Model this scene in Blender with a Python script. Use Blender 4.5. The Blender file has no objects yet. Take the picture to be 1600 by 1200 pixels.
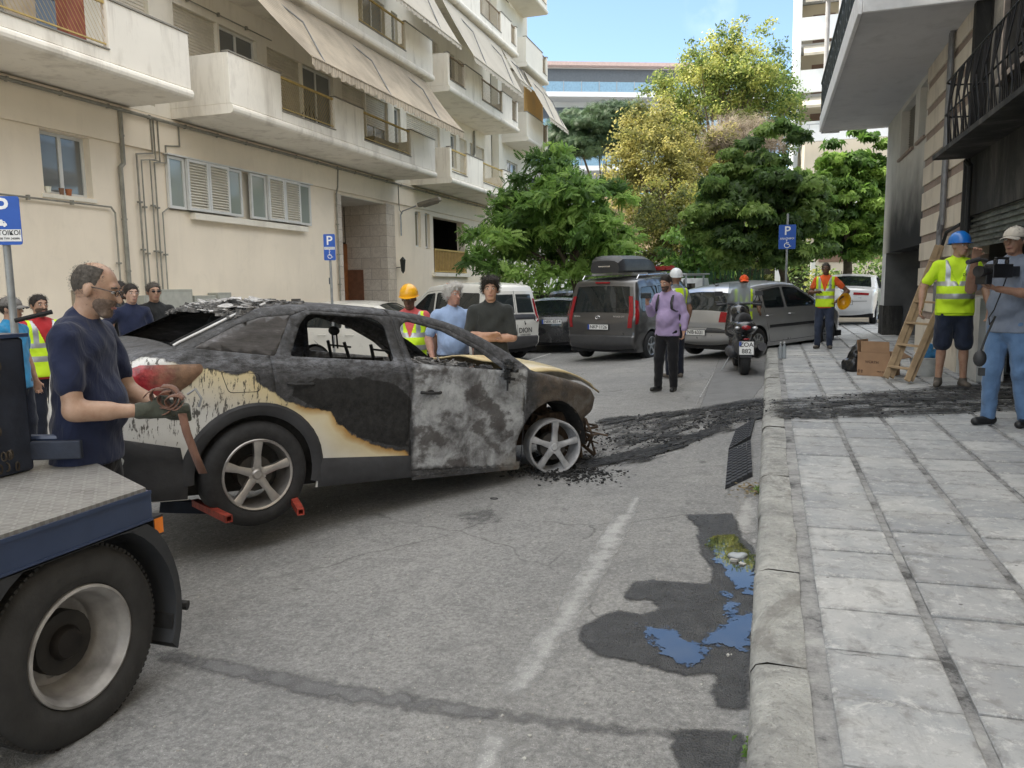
import bpy, math, random
import numpy as np
from mathutils import Vector, Matrix
from mathutils.geometry import delaunay_2d_cdt
random.seed(7); rng = np.random.default_rng(7)
SC = bpy.context.scene; COL = SC.collection
R = math.radians
# ---------------------------------------------------------------- camera
FPX = 1200.0; CAMZ = 1.56
_yaw = math.atan(405/math.hypot(1200,150)); _pit = math.atan(150/1200); _rol = 0.014
_f = np.array([-math.sin(_yaw)*math.cos(_pit), math.cos(_yaw)*math.cos(_pit), -math.sin(_pit)])
_r = np.array([math.cos(_yaw), math.sin(_yaw), 0.0]); _u = np.cross(_r, _f)
_r, _u = math.cos(_rol)*_r - math.sin(_rol)*_u, math.sin(_rol)*_r + math.cos(_rol)*_u
CAM = np.array([0, 0, CAMZ])
cd = bpy.data.cameras.new('camera'); cam = bpy.data.objects.new('camera', cd); COL.objects.link(cam)
cam.matrix_world = Matrix(((_r[0],_u[0],-_f[0],0),(_r[1],_u[1],-_f[1],0),(_r[2],_u[2],-_f[2],CAMZ),(0,0,0,1)))
cd.sensor_width = 36; cd.lens = 27; cd.clip_start = .05; cd.clip_end = 900
SC.camera = cam
# ---------------------------------------------------------------- world, sun, exposure
SUN_AZ = R(-97)      # measured from +Y towards +X
SUN_EL = R(57)
w = bpy.data.worlds.new("World"); SC.world = w; w.use_nodes = True
nt = w.node_tree; bg = nt.nodes['Background']
sky = nt.nodes.new('ShaderNodeTexSky'); sky.sky_type = 'NISHITA'; sky.sun_disc = False
sky.sun_elevation = SUN_EL; sky.sun_rotation = SUN_AZ; sky.air_density = 1.0; sky.dust_density = 0.3; sky.ozone_density = 2.2
# added unseen bright clouds overhead and behind to lift the shade; clear blue ahead
_tc = nt.nodes.new('ShaderNodeTexCoord'); _sp = nt.nodes.new('ShaderNodeSeparateXYZ'); nt.links.new(_tc.outputs['Generated'], _sp.inputs[0])
def _m(op, a, b=0.0, c=0.0):
    n_ = nt.nodes.new('ShaderNodeMath'); n_.operation = op
    for i_, q_ in enumerate((a, b, c)):
        if isinstance(q_, (int, float)): n_.inputs[i_].default_value = q_
        else: nt.links.new(q_, n_.inputs[i_])
    return n_.outputs[0]
_nz = nt.nodes.new('ShaderNodeTexNoise'); _nz.inputs['Scale'].default_value = 2.6; _nz.inputs['Detail'].default_value = 7; nt.links.new(_tc.outputs['Generated'], _nz.inputs[0])
_mr = nt.nodes.new('ShaderNodeMapRange'); _mr.interpolation_type = 'SMOOTHSTEP'; _mr.inputs[1].default_value = .36; _mr.inputs[2].default_value = .62
nt.links.new(_m('ADD', _m('MULTIPLY_ADD', _sp.outputs[1], -.20, _sp.outputs[2]), _m('MULTIPLY_ADD', _nz.outputs['Fac'], .5, -.25)), _mr.inputs[0])
# one small wisp of cloud above the tall tree
_w2 = nt.nodes.new('ShaderNodeTexNoise'); _w2.inputs['Scale'].default_value = 9; _w2.inputs['Detail'].default_value = 8; nt.links.new(_tc.outputs['Generated'], _w2.inputs[0])
_vd = nt.nodes.new('ShaderNodeVectorMath'); _vd.operation = 'DISTANCE'; nt.links.new(_tc.outputs['Generated'], _vd.inputs[0]); _wd = _f*FPX + _r*(1105-800) - _u*(12-600); _wd = _wd/np.linalg.norm(_wd); _vd.inputs[1].default_value = tuple(float(q) for q in _wd)
_wr = nt.nodes.new('ShaderNodeMapRange'); _wr.inputs[1].default_value = .035; _wr.inputs[2].default_value = .0; _wr.inputs[4].default_value = 1.0; nt.links.new(_vd.outputs['Value'], _wr.inputs[0])
_wm = _m('MULTIPLY', _wr.outputs[0], _m('MULTIPLY_ADD', _w2.outputs['Fac'], 1.6, -.55)); _wm = _m('MAXIMUM', _wm, 0.0)
_mx = nt.nodes.new('ShaderNodeMix'); _mx.data_type = 'RGBA'; nt.links.new(_m('MINIMUM', _m('ADD', _mr.outputs[0], _wm), 1.0), _mx.inputs[0])
nt.links.new(sky.outputs[0], _mx.inputs[6]); _mx.inputs[7].default_value = (9.4, 9.45, 9.5, 1)
nt.links.new(_mx.outputs[2], bg.inputs[0]); bg.inputs[1].default_value = 0.15
sd = bpy.data.lights.new('sun', 'SUN'); sd.energy = 4.2; sd.angle = R(0.5); sd.color = (1.0, .93, .80)
sun = bpy.data.objects.new('sun', sd); COL.objects.link(sun)
_sdir = Vector((math.sin(SUN_AZ)*math.cos(SUN_EL), math.cos(SUN_AZ)*math.cos(SUN_EL), math.sin(SUN_EL)))
sun.rotation_euler = _sdir.to_track_quat('Z', 'Y').to_euler()
SC.view_settings.view_transform = 'Standard'; SC.view_settings.look = 'None'
SC.view_settings.exposure = 0.97; SC.view_settings.gamma = 1; SC.view_settings.use_curve_mapping = False

# ---------------------------------------------------------------- ground shape and pixel rays
def road_z(X, Y):
    Xn = min(0.0, X); s = .0075*(1+max(-1, Xn/4))
    return .04*max(Xn, -5) + s*max(-5, min(Y, 40))
def side_z(X, Y):
    return .12 + .02*max(-.2, min(X, 6)) + .0075*max(-5, min(Y, 40))
def ray(px, py):
    d = _f*FPX + _r*(px-800) - _u*(py-600)
    return d/(d@_f)
def gp(px, py, fn=road_z):
    d = ray(px, py); z = 0
    for i in range(40):
        P = CAM + d*((z-CAMZ)/d[2]); z = fn(P[0], P[1])
    return P
def ax(px, py, X):
    d = ray(px, py); return CAM + d*(X/d[0])
def ay(px, py, Y):
    d = ray(px, py); return CAM + d*(Y/d[1])
def ad(px, py, D):
    return CAM + ray(px, py)*D

# ---------------------------------------------------------------- object helpers
def link(o, parent=None):
    COL.objects.link(o)
    if parent is not None: o.parent = parent
    return o
def tag(o, label=None, cat=None, group=None, kind=None):
    if label: o['label'] = label
    if cat: o['category'] = cat
    if group: o['group'] = group
    if kind: o['kind'] = kind
    return o
def thing(name, label, cat, loc=(0,0,0), rz=0, group=None, rot=None):
    o = bpy.data.objects.new(name, None); COL.objects.link(o)
    o.empty_display_size = .1
    o.location = loc; o.rotation_euler = rot if rot else (0, 0, rz)
    return tag(o, label, cat, group)
def npobj(name, V, F, mats, parent=None, smooth=False, mi=None):
    me = bpy.data.meshes.new(name)
    V = np.asarray(V, np.float32)
    if isinstance(F, np.ndarray):
        n, k = F.shape
        me.vertices.add(len(V)); me.vertices.foreach_set('co', V.ravel())
        me.loops.add(n*k); me.loops.foreach_set('vertex_index', F.astype(np.int32).ravel())
        me.polygons.add(n); me.polygons.foreach_set('loop_start', np.arange(0, n*k, k, dtype=np.int32))
        me.update(calc_edges=True)
    else:
        me.from_pydata([tuple(map(float, v)) for v in V], [], [tuple(map(int, f)) for f in F]); me.update()
    if not isinstance(mats, (list, tuple)): mats = [mats]
    for m in mats: me.materials.append(m)
    if mi is not None: me.polygons.foreach_set('material_index', np.asarray(mi, np.int32))
    if smooth: me.polygons.foreach_set('use_smooth', np.ones(len(me.polygons), bool))
    o = bpy.data.objects.new(name, me)
    return link(o, parent)
class MB:
    """collects boxes, tubes, prisms and sheets into one mesh"""
    def __init__(s): s.v = []; s.f = []; s.m = []; s.cur = 0
    def add(s, V, F, M=None):
        n = len(s.v)
        for p in V:
            p = Vector(p)
            if M is not None: p = M @ p
            s.v.append(tuple(p))
        for f in F: s.f.append([i+n for i in f]); s.m.append(s.cur)
        return s
    def box(s, x0, x1, y0, y1, z0, z1, M=None):
        V = [(x0,y0,z0),(x1,y0,z0),(x1,y1,z0),(x0,y1,z0),(x0,y0,z1),(x1,y0,z1),(x1,y1,z1),(x0,y1,z1)]
        return s.add(V, [(0,3,2,1),(4,5,6,7),(0,1,5,4),(1,2,6,5),(2,3,7,6),(3,0,4,7)], M)
    def cbox(s, c, size, rz=0, rx=0, ry=0, M=None):
        m = Matrix.Translation(c) @ Matrix.Rotation(rz,4,'Z') @ Matrix.Rotation(ry,4,'Y') @ Matrix.Rotation(rx,4,'X')
        if M is not None: m = M @ m
        a, b, c2 = [q/2 for q in size]
        return s.box(-a, a, -b, b, -c2, c2, m)
    def tube(s, pts, r, n=8, cap=True, M=None):
        pts = [Vector(p) for p in pts]; rr = r if isinstance(r, (list, tuple)) else [r]*len(pts)
        rings = []; V = []; F = []
        d0 = (pts[1]-pts[0]).normalized(); ref = Vector((0,0,1)) if abs(d0.z) < .9 else Vector((1,0,0))
        a = d0.cross(ref).normalized()
        for i, p in enumerate(pts):
            if i == 0: d = d0
            elif i == len(pts)-1: d = (pts[i]-pts[i-1]).normalized()
            else: d = ((pts[i]-pts[i-1]).normalized()+(pts[i+1]-pts[i]).normalized()).normalized()
            a = (a - d*a.dot(d)); a = a.normalized() if a.length > 1e-6 else d.orthogonal().normalized()
            b = d.cross(a)
            for k in range(n):
                t = 2*math.pi*k/n; V.append(p + (a*math.cos(t)+b*math.sin(t))*rr[i])
        for i in range(len(pts)-1):
            for k in range(n):
                F.append((i*n+k, i*n+(k+1) % n, (i+1)*n+(k+1) % n, (i+1)*n+k))
        if cap: F.append(tuple(range(n-1, -1, -1))); F.append(tuple((len(pts)-1)*n+k for k in range(n)))
        return s.add(V, F, M)
    def cyl(s, a, b, r, n=16, r2=None, M=None):
        return s.tube([a, b], [r, r if r2 is None else r2], n, True, M)
    def lathe(s, prof, n=32, axis='Y', M=None, closed=False):
        """prof = (radius, along) pairs"""
        V = []; F = []
        for (rad, al) in prof:
            for k in range(n):
                t = 2*math.pi*k/n; c, q = rad*math.cos(t), rad*math.sin(t)
                V.append((c, al, q) if axis == 'Y' else ((c, q, al) if axis == 'Z' else (al, c, q)))
        m = len(prof)
        for i in range(m if closed else m-1):
            j = (i+1) % m
            for k in range(n):
                F.append((i*n+k, i*n+(k+1) % n, j*n+(k+1) % n, j*n+k))
        return s.add(V, F, M)
    def prism(s, poly, h0, h1, plane='XY', M=None):
        n = len(poly)
        def mk(p, h): return (p[0], p[1], h) if plane == 'XY' else ((p[0], h, p[1]) if plane == 'XZ' else (h, p[0], p[1]))
        V = [mk(p, h0) for p in poly]+[mk(p, h1) for p in poly]
        F = [tuple(range(n-1, -1, -1)), tuple(range(n, 2*n))]+[(i, (i+1) % n, n+(i+1) % n, n+i) for i in range(n)]
        return s.add(V, F, M)
    def grid(s, P, flip=False):
        """P[i][j] -> surface"""
        a, b = len(P), len(P[0]); V = [p for row in P for p in row]; F = []
        for i in range(a-1):
            for j in range(b-1):
                q = (i*b+j, i*b+j+1, (i+1)*b+j+1, (i+1)*b+j)
                F.append(q[::-1] if flip else q)
        return s.add(V, F)
    def ell(s, c, r, n=12, m=8, M=None):
        V = []; F = []
        for i in range(m+1):
            ph = math.pi*i/m
            for k in range(n):
                t = 2*math.pi*k/n
                V.append((c[0]+r[0]*math.sin(ph)*math.cos(t), c[1]+r[1]*math.sin(ph)*math.sin(t), c[2]+r[2]*math.cos(ph)))
        for i in range(m):
            for k in range(n): F.append((i*n+k, (i+1)*n+k, (i+1)*n+(k+1) % n, i*n+(k+1) % n))
        return s.add(V, F, M)
    def build(s, name, mats, parent=None, smooth=False, bevel=0, auto=None):
        o = npobj(name, s.v, s.f, mats, parent, smooth)
        if any(s.m): o.data.polygons.foreach_set('material_index', s.m)
        me = o.data
        import bmesh as _b
        bm = _b.new(); bm.from_mesh(me); _b.ops.recalc_face_normals(bm, faces=bm.faces); bm.to_mesh(me); bm.free()
        if smooth:
            me.set_sharp_from_angle(angle=R(38 if auto is None else auto))
        if bevel:
            b = o.modifiers.new('bevel', 'BEVEL'); b.width = bevel; b.segments = 2; b.limit_method = 'ANGLE'; b.angle_limit = R(40)
        return o
def pip(p, poly):
    x, y = p; c = False; n = len(poly); j = n-1
    for i in range(n):
        xi, yi = poly[i]; xj, yj = poly[j]
        if (yi > y) != (yj > y) and x < (xj-xi)*(y-yi)/(yj-yi)+xi: c = not c
        j = i
    return c
def cdt(loops, step, extra_pts=(), extra_edges=()):
    """triangulate the union of closed loops (first = outside) with an interior grid; returns 2d verts, tris"""
    V = []; E = []
    def addloop(lp, closed=True):
        pts = []
        n = len(lp)
        for i in range(n if closed else n-1):
            a = np.array(lp[i], float); b = np.array(lp[(i+1) % n], float); L = np.linalg.norm(b-a); k = max(1, int(L/step+.5))
            for q in range(k): pts.append(tuple(a+(b-a)*q/k))
        if not closed: pts.append(tuple(lp[-1]))
        s = len(V); V.extend(pts); m = len(pts)
        for i in range(m if closed else m-1): E.append((s+i, s+(i+1) % m))
    for lp in loops: addloop(lp)
    for e in extra_edges: addloop(e, False)
    xs = [p[0] for p in loops[0]]; ys = [p[1] for p in loops[0]]
    x = min(xs)+step/2; row = 0
    while x < max(xs):
        y = min(ys)+step/2*(row % 2)
        while y < max(ys):
            if pip((x, y), loops[0]): V.append((x, y))
            y += step
        x += step*.87; row += 1
    V.extend(extra_pts)
    r = delaunay_2d_cdt([Vector(p) for p in V], E, [], 0, 1e-5)
    P = [tuple(v) for v in r[0]]; T = []
    for f in r[2]:
        c = (sum(P[i][0] for i in f)/len(f), sum(P[i][1] for i in f)/len(f))
        if pip(c, loops[0]): T.append((tuple(f), c))
    return P, T
def sheet(name, poly, zfn, dz, mat, step=.15, parent=None):
    P, T = cdt([poly], step)
    return npobj(name, [(p[0], p[1], zfn(p[0], p[1])+dz) for p in P], [t[0] if True else 0 for t in T], mat, parent, True)
def pxpoly(pts, fn=road_z): return [tuple(gp(a, b, fn)[:2]) for a, b in pts]
def jag(poly, amp, step, seed=0):
    rr = random.Random(seed); out = []
    n = len(poly)
    for i in range(n):
        a = Vector(poly[i]); b = Vector(poly[(i+1) % n]); k = max(1, int((b-a).length/step))
        for q in range(k):
            p = a.lerp(b, q/k); out.append((p.x+rr.uniform(-amp, amp), p.y+rr.uniform(-amp, amp)))
    return out
_tc = {}
def text_mesh(name, s, size, mat, parent=None, M=None, extrude=.001, align='CENTER', squash=1):
    cu = bpy.data.curves.new('t', 'FONT'); cu.body = s; cu.size = size; cu.extrude = extrude; cu.align_x = align; cu.align_y = 'CENTER'
    cu.resolution_u = 3; cu.offset = size*.012
    to = bpy.data.objects.new('t', cu); COL.objects.link(to)
    dg = bpy.context.evaluated_depsgraph_get(); me = bpy.data.meshes.new_from_object(to.evaluated_get(dg))
    bpy.data.objects.remove(to); bpy.data.curves.remove(cu)
    if squash != 1: me.transform(Matrix.Diagonal((squash, 1, 1, 1)))
    if M is not None: me.transform(M)
    me.materials.clear(); me.materials.append(mat)
    me.name = name
    return link(bpy.data.objects.new(name, me), parent)
def frameM(o, xdir, updir):
    """text plane: local x -> xdir, local y -> updir"""
    x = Vector(xdir).normalized(); y = Vector(updir); y = (y-x*y.dot(x)).normalized(); z = x.cross(y)
    return Matrix(((x.x,y.x,z.x,o[0]),(x.y,y.y,z.y,o[1]),(x.z,y.z,z.z,o[2]),(0,0,0,1)))

# ---------------------------------------------------------------- materials
class NT:
    def __init__(s, name):
        s.m = bpy.data.materials.new(name); s.m.use_nodes = True; s.t = s.m.node_tree; s.b = s.t.nodes['Principled BSDF']
        s.tc = s.t.nodes.new('ShaderNodeTexCoord')
        s.out = s.t.nodes['Material Output']
    def n(s, typ, **kw):
        nd = s.t.nodes.new(typ)
        for k, v in kw.items():
            if k.startswith('i_'): nd.inputs[k[2:].replace('_', ' ')].default_value = v
            else: setattr(nd, k, v)
        return nd
    def l(s, a, b): s.t.links.new(a, b)
    def noise(s, scale, detail=4, rough=.55, vec=None, stretch=None, dist=0):
        v = vec or s.tc.outputs['Object']
        if stretch:
            mp = s.n('ShaderNodeMapping'); mp.inputs['Scale'].default_value = stretch; s.l(v, mp.inputs[0]); v = mp.outputs[0]
        nd = s.n('ShaderNodeTexNoise'); nd.inputs['Scale'].default_value = scale; nd.inputs['Detail'].default_value = detail
        nd.inputs['Roughness'].default_value = rough; nd.inputs['Distortion'].default_value = dist
        s.l(v, nd.inputs['Vector']); return nd.outputs['Fac']
    def vor(s, scale, feature='F1', vec=None, out='Distance'):
        nd = s.n('ShaderNodeTexVoronoi'); nd.feature = feature; nd.inputs['Scale'].default_value = scale
        s.l(vec or s.tc.outputs['Object'], nd.inputs['Vector']); return nd.outputs[out]
    def ramp(s, fac, stops, interp='LINEAR'):
        nd = s.n('ShaderNodeValToRGB'); cr = nd.color_ramp; cr.interpolation = interp
        while len(cr.elements) < len(stops): cr.elements.new(.5)
        for e, (p, c) in zip(cr.elements, stops):
            e.position = p; e.color = (c, c, c, 1) if isinstance(c, (int, float)) else (*c, 1)
        s.l(fac, nd.inputs[0]); return nd.outputs[0]
    def math(s, op, a, b=None, c=None):
        nd = s.n('ShaderNodeMath'); nd.operation = op
        for i, q in enumerate((a, b, c)):
            if q is None: continue
            if isinstance(q, (int, float)): nd.inputs[i].default_value = q
            else: s.l(q, nd.inputs[i])
        return nd.outputs[0]
    def mix(s, fac, a, b, blend='MIX'):
        nd = s.n('ShaderNodeMix'); nd.data_type = 'RGBA'; nd.blend_type = blend
        for i, q in ((0, fac), (6, a), (7, b)):
            if isinstance(q, (int, float)): nd.inputs[i].default_value = q if i == 0 else (q, q, q, 1)
            elif isinstance(q, tuple): nd.inputs[i].default_value = (*q, 1) if len(q) == 3 else q
            else: s.l(q, nd.inputs[i])
        return nd.outputs[2]
    def attr(s, name):
        nd = s.n('ShaderNodeAttribute'); nd.attribute_name = name; return nd.outputs['Fac']
    def bump(s, h, strength=.3, dist=.01, prev=None):
        nd = s.n('ShaderNodeBump'); nd.inputs['Strength'].default_value = strength; nd.inputs['Distance'].default_value = dist
        s.l(h, nd.inputs['Height'])
        if prev is not None: s.l(prev, nd.inputs['Normal'])
        return nd.outputs[0]
    def set(s, col=None, rough=None, metal=None, normal=None, spec=None, alpha=None):
        for key, q in (('Base Color', col), ('Roughness', rough), ('Metallic', metal), ('Normal', normal), ('Specular IOR Level', spec), ('Alpha', alpha)):
            if q is None: continue
            if isinstance(q, (int, float)): s.b.inputs[key].default_value = q
            elif isinstance(q, tuple): s.b.inputs[key].default_value = (*q, 1) if len(q) == 3 else q
            else: s.l(q, s.b.inputs[key])
        return s.m
_mc = {}
def pm(name, col, rough=.6, metal=0, var=.12, scale=8, bump=.15, bscale=60, coat=0, spec=None):
    """plain worn material: base colour with soft noise variation and fine bump"""
    if name in _mc: return _mc[name]
    t = NT(name)
    n1 = t.noise(scale, 5)
    dark = tuple(max(0, c*(1-var)) for c in col); lite = tuple(min(1, c*(1+var)) for c in col)
    c = t.ramp(n1, [(.3, dark), (.7, lite)])
    nr = t.math('MULTIPLY_ADD', t.noise(scale*2.3, 3), .25, rough-.12)
    nb = t.bump(t.noise(bscale, 3), bump, .004) if bump else None
    t.set(c, nr, metal, nb, spec)
    if coat: t.b.inputs['Coat Weight'].default_value = coat; t.b.inputs['Coat Roughness'].default_value = .06
    _mc[name] = t.m
    return t.m
def wall_mat(name, col, stain=(.35,.3,.24), amt=.5, zs=.25):
    if name in _mc: return _mc[name]
    t = NT(name)
    big = t.noise(.7, 5); st = t.noise(2.2, 6, .6, stretch=(1, 1, zs), dist=.4); fine = t.noise(35, 3)
    c = t.ramp(big, [(.3, tuple(q*.93 for q in col)), (.7, tuple(min(1, q*1.04) for q in col))])
    m = t.ramp(st, [(.52, 0.0), (.78, amt)])
    c = t.mix(m, c, stain)
    c = t.mix(t.ramp(t.noise(5.5, 7, .75, stretch=(1, 1, .15), dist=.3), [(.56, 0.0), (.72, amt*.6)]), c, stain); c = t.mix(t.ramp(t.noise(1.7, 7, .75, dist=.8), [(.55, 0.0), (.7, .2)]), c, tuple(q*.72 for q in col))
    t.set(c, .85, 0, t.bump(fine, .12, .004, t.bump(big, .25, .02)), .2)
    _mc[name] = t.m; return t.m
def glass_mat(name, tint=(.02,.025,.03), trans=.25, rough=.03):
    if name in _mc: return _mc[name]
    t = NT(name)
    t.set(tint, rough, 0, t.bump(t.noise(1.5, 2), .05, .02), .8)
    if trans:
        tr = t.n('ShaderNodeBsdfTransparent'); tr.inputs[0].default_value = (.55, .6, .62, 1)
        mx = t.n('ShaderNodeMixShader'); mx.inputs[0].default_value = trans
        t.l(t.b.outputs[0], mx.inputs[1]); t.l(tr.outputs[0], mx.inputs[2]); t.l(mx.outputs[0], t.out.inputs[0])
    _mc[name] = t.m; return t.m
def emit_off(m): return m
RUB = pm('rubber', (.022,.022,.023), .8, 0, .3, 20, .3, 80)
BLKP = pm('black_plastic', (.028,.029,.031), .55, 0, .2, 12)
DARK = pm('dark_void', (.012,.012,.013), .9, 0, .2)
STEEL = pm('galvanised_steel', (.36,.37,.38), .45, .8, .15, 20)
ALU = pm('white_aluminium_frame', (.68,.68,.65), .45, 0, .06, 5, .05)
CHROME = pm('polished_metal', (.6,.6,.62), .2, 1, .05, 10, .02)
WIN = glass_mat('window_glass', (.17,.18,.175), .0, .05)
CARG = glass_mat('car_glass', (.015,.02,.022), .22, .03)
TXTK = pm('black_lettering', (.02,.02,.02), .5, 0, .05, 5, 0)
TXTW = pm('white_lettering', (.8,.8,.8), .5, 0, .05, 5, 0)
# ================================================================ GROUND
def asphalt():
    t = NT('asphalt')
    fine = t.noise(160, 2, .7); mid = t.noise(18, 5); big = t.noise(.55, 5, .6); agg = t.vor(130)
    c = t.ramp(big, [(.3, (.215,.213,.208)), (.5, (.27,.268,.26)), (.72, (.33,.325,.315))])
    c = t.mix(t.ramp(mid, [(.35, .0), (.7, .35)]), c, (.17,.17,.168))
    sp = t.ramp(agg, [(.0, 1.0), (.22, 1.0), (.3, 0.0)])
    sel = t.ramp(t.noise(75, 1), [(.5, 0.0), (.62, 1.0)])
    c = t.mix(t.math('MULTIPLY', t.math('MULTIPLY', sp, sel), .75), c, (.55,.54,.52))
    big2 = t.noise(1.1, 8, .72, dist=.8); c = t.mix(t.ramp(big2, [(.35, .0), (.5, .0), (.7, .45)]), c, (.36,.355,.34)); c = t.mix(t.ramp(t.noise(2.6, 8, .75, dist=1.2), [(.55, 0.0), (.72, .5)]), c, (.13,.13,.13))
    wv = t.n('ShaderNodeMix'); wv.data_type = 'RGBA'; wv.inputs[0].default_value = .25; t.l(t.tc.outputs['Object'], wv.inputs[6]); nc = t.n('ShaderNodeTexNoise'); nc.inputs['Scale'].default_value = 2.2; nc.inputs['Detail'].default_value = 8; t.l(t.tc.outputs['Object'], nc.inputs[0]); t.l(nc.outputs[1], wv.inputs[7]); t.warp = wv.outputs[2]
    c = t.mix(t.math('MULTIPLY', t.ramp(fine, [(.3, 1.0), (.48, 0.0)]), .45), c, (.06,.06,.065))
    gr = t.noise(42, 5, .8); c = t.mix(t.ramp(gr, [(.36, .6), (.5, 0.0)]), c, (.10,.10,.102)); c = t.mix(t.ramp(gr, [(.52, 0.0), (.66, .45)]), c, (.46,.455,.44))
    gr2 = t.noise(7, 7, .8); c = t.mix(t.ramp(gr2, [(.38, .4), (.5, 0.0)]), c, (.13,.13,.13))
    # long cracks
    ck = t.math('MULTIPLY', t.ramp(t.vor(.42, 'DISTANCE_TO_EDGE', vec=t.warp), [(.0, .55), (.004, 0.0)]), t.ramp(t.noise(.8, 3), [(.45, 0.0), (.55, 1.0)])); c = t.mix(ck, c, (.05,.05,.05))
    stain = t.ramp(t.noise(1.3, 6, .65, dist=.5), [(.6, 0.0), (.72, .3)])
    c = t.mix(stain, c, (.07,.07,.072))
    oil = t.ramp(t.noise(4.5, 3, .5), [(.70, 0.0), (.76, .5)])
    c = t.mix(oil, c, (.05,.05,.05))
    nb = t.bump(agg, .55, .006, t.bump(mid, .35, .015))
    t.set(c, t.ramp(big, [(.3, .72), (.7, .9)]), 0, nb, .35)
    return t.m
ASPH = asphalt()
def patch_mat(name, c0, c1, edge=.5, rough=.85, streak=None, spec=.3, cover=(.42,.55)):
    """thin layer lying on the ground, worn away in places"""
    t = NT(name)
    n = t.noise(9, 6, .7); f = t.noise(90, 3)
    c = t.ramp(t.noise(5, 5), [(.3, c0), (.7, c1)])
    c = t.mix(t.ramp(t.vor(120), [(.0, .5), (.2, .5), (.3, 0.0)]), c, tuple(min(1, q*2.0+.04) for q in c1))
    t.set(c, rough, 0, t.bump(f, .5, .006), spec)
    e = t.attr('edge')
    m = t.math('ADD', t.math('MULTIPLY', e, 1.0), t.math('MULTIPLY', t.math('SUBTRACT', n, .5), edge))
    if streak: m = t.math('ADD', m, t.math('MULTIPLY', t.math('SUBTRACT', t.noise(streak[0], 5, .6, stretch=streak[1]), .5), streak[2]))
    a = t.ramp(m, [(cover[0], 0.0), (cover[1], 1.0)])
    t.set(alpha=a)
    return t.m
def layer(name, poly, zfn, dz, mat, fade=.12, step=.08, kind='structure', smooth=True, amp=0):
    """ground layer; the 'edge' attribute runs 0..1 over the fade width so the rim frays"""
    P, T = cdt([poly], step)
    pa = np.array(poly); pb = np.roll(pa, -1, 0); Q = np.array(P)
    d = np.full(len(Q), 9.0)
    for a, b in zip(pa, pb):
        ab = b-a; tt = np.clip(((Q-a)@ab)/(ab@ab+1e-9), 0, 1); d = np.minimum(d, np.linalg.norm(Q-(a+tt[:, None]*ab), axis=1))
    V = [(p[0], p[1], zfn(p[0], p[1])+dz+(amp*random.random()*min(1, d[i]*6))) for i, p in enumerate(P)]
    o = npobj(name, V, [q[0] for q in T], mat, None, smooth)
    at = o.data.attributes.new('edge', 'FLOAT', 'POINT'); at.data.foreach_set('value', np.clip(d/fade, 0, 1).astype(np.float32))
    if kind: o['kind'] = kind
    return o
# wide terrain sheet
def terr(X, Y): return road_z(X, Y)-.12 if X < .05 else side_z(X, Y)-.14
xs = [-250,-120,-60,-30,-15,-10,-5,-2,0,.1,1,3,6,15,40,120,250]; ys = [-60,-20,-5,0,5,10,15,20,25,30,35,40,60,90,140,250,500]
g = MB().grid([[(x, y, terr(x, y)) for y in ys] for x in xs]).build('ground', pm('bare_earth', (.14,.12,.09), .95, 0, .3, 1.2), None, True); g['kind'] = 'structure'
xs = np.concatenate([np.arange(-9.3, -.001, .3), [-.02]]); ys = np.arange(-6, 42.1, .6)
o = MB().grid([[(x, y, road_z(x, y)) for y in ys] for x in xs]).build('road', ASPH, None, True); o['kind'] = 'structure'
# left pavement
o = MB().box(-10.6, -9.3, -6, 40, -.6, -.06).box(-9.299, -6.9, -6, 12, -.6, -.062).build('pavement', pm('old_concrete', (.33,.32,.30), .9, 0, .2, 2.5, .4), None); o['kind'] = 'structure'
# kerb stones along the right pavement
def conc(name, c0, c1):
    t = NT(name)
    b = t.noise(3, 6, .65); f = t.noise(70, 4, .7); g_ = t.noise(14, 5, .65)
    c = t.ramp(b, [(.3, c0), (.68, c1)])
    c = t.mix(t.ramp(g_, [(.5, 0.0), (.75, .5)]), c, tuple(q*.5 for q in c0))
    c = t.mix(t.ramp(f, [(.28, .6), (.42, 0.0)]), c, tuple(q*.45 for q in c0))
    pt = t.ramp(t.vor(38), [(.0, 1.0), (.16, 0.0)]); ps = t.ramp(t.noise(6, 4), [(.5, 0.0), (.62, .8)]); c = t.mix(t.math('MULTIPLY', pt, ps), c, (.07,.07,.065)); c = t.mix(t.ramp(t.noise(20, 7, .8), [(.54, 0.0), (.66, .6)]), c, (.62,.62,.59)); c = t.mix(t.ramp(t.noise(1.4, 6, .7, dist=1.), [(.55, 0.0), (.62, .5)]), c, (.17,.16,.145))
    t.set(c, .88, 0, t.bump(f, .9, .010, t.bump(g_, .9, .025, t.bump(t.vor(38), .5, .01))), .25); return t.m
KERBM = conc('kerb_concrete', (.26,.26,.25), (.50,.50,.47))
m = MB(); y = -3.0; k = 0
while y < 25:
    L = .98; dz = random.uniform(-.004, .004); dx = random.uniform(-.004, .004)
    prof = [(-.035,-.16),(-.03,-.01),(-.01,.02),(.03,.035),(.172,.03),(.178,-.16)]
    ringA = [(px_+dx+random.uniform(-.004,.004), y+.002, side_z(0, y)-.03+pz+dz) for px_, pz in prof]; segs = [ringA]
    for q in range(1, 6):
        yy = y+L*q/5-(.002 if q == 5 else 0)
        segs.append([(px_+dx+random.uniform(-.006,.006), yy, side_z(0, yy)-.03+pz+dz+random.uniform(-.004,.004)) for px_, pz in prof])
    m.grid(segs); n0 = len(m.v)
    y += L+.004; k += 1
o = m.build('kerb', KERBM, None, True, auto=50); o['kind'] = 'structure'
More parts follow.
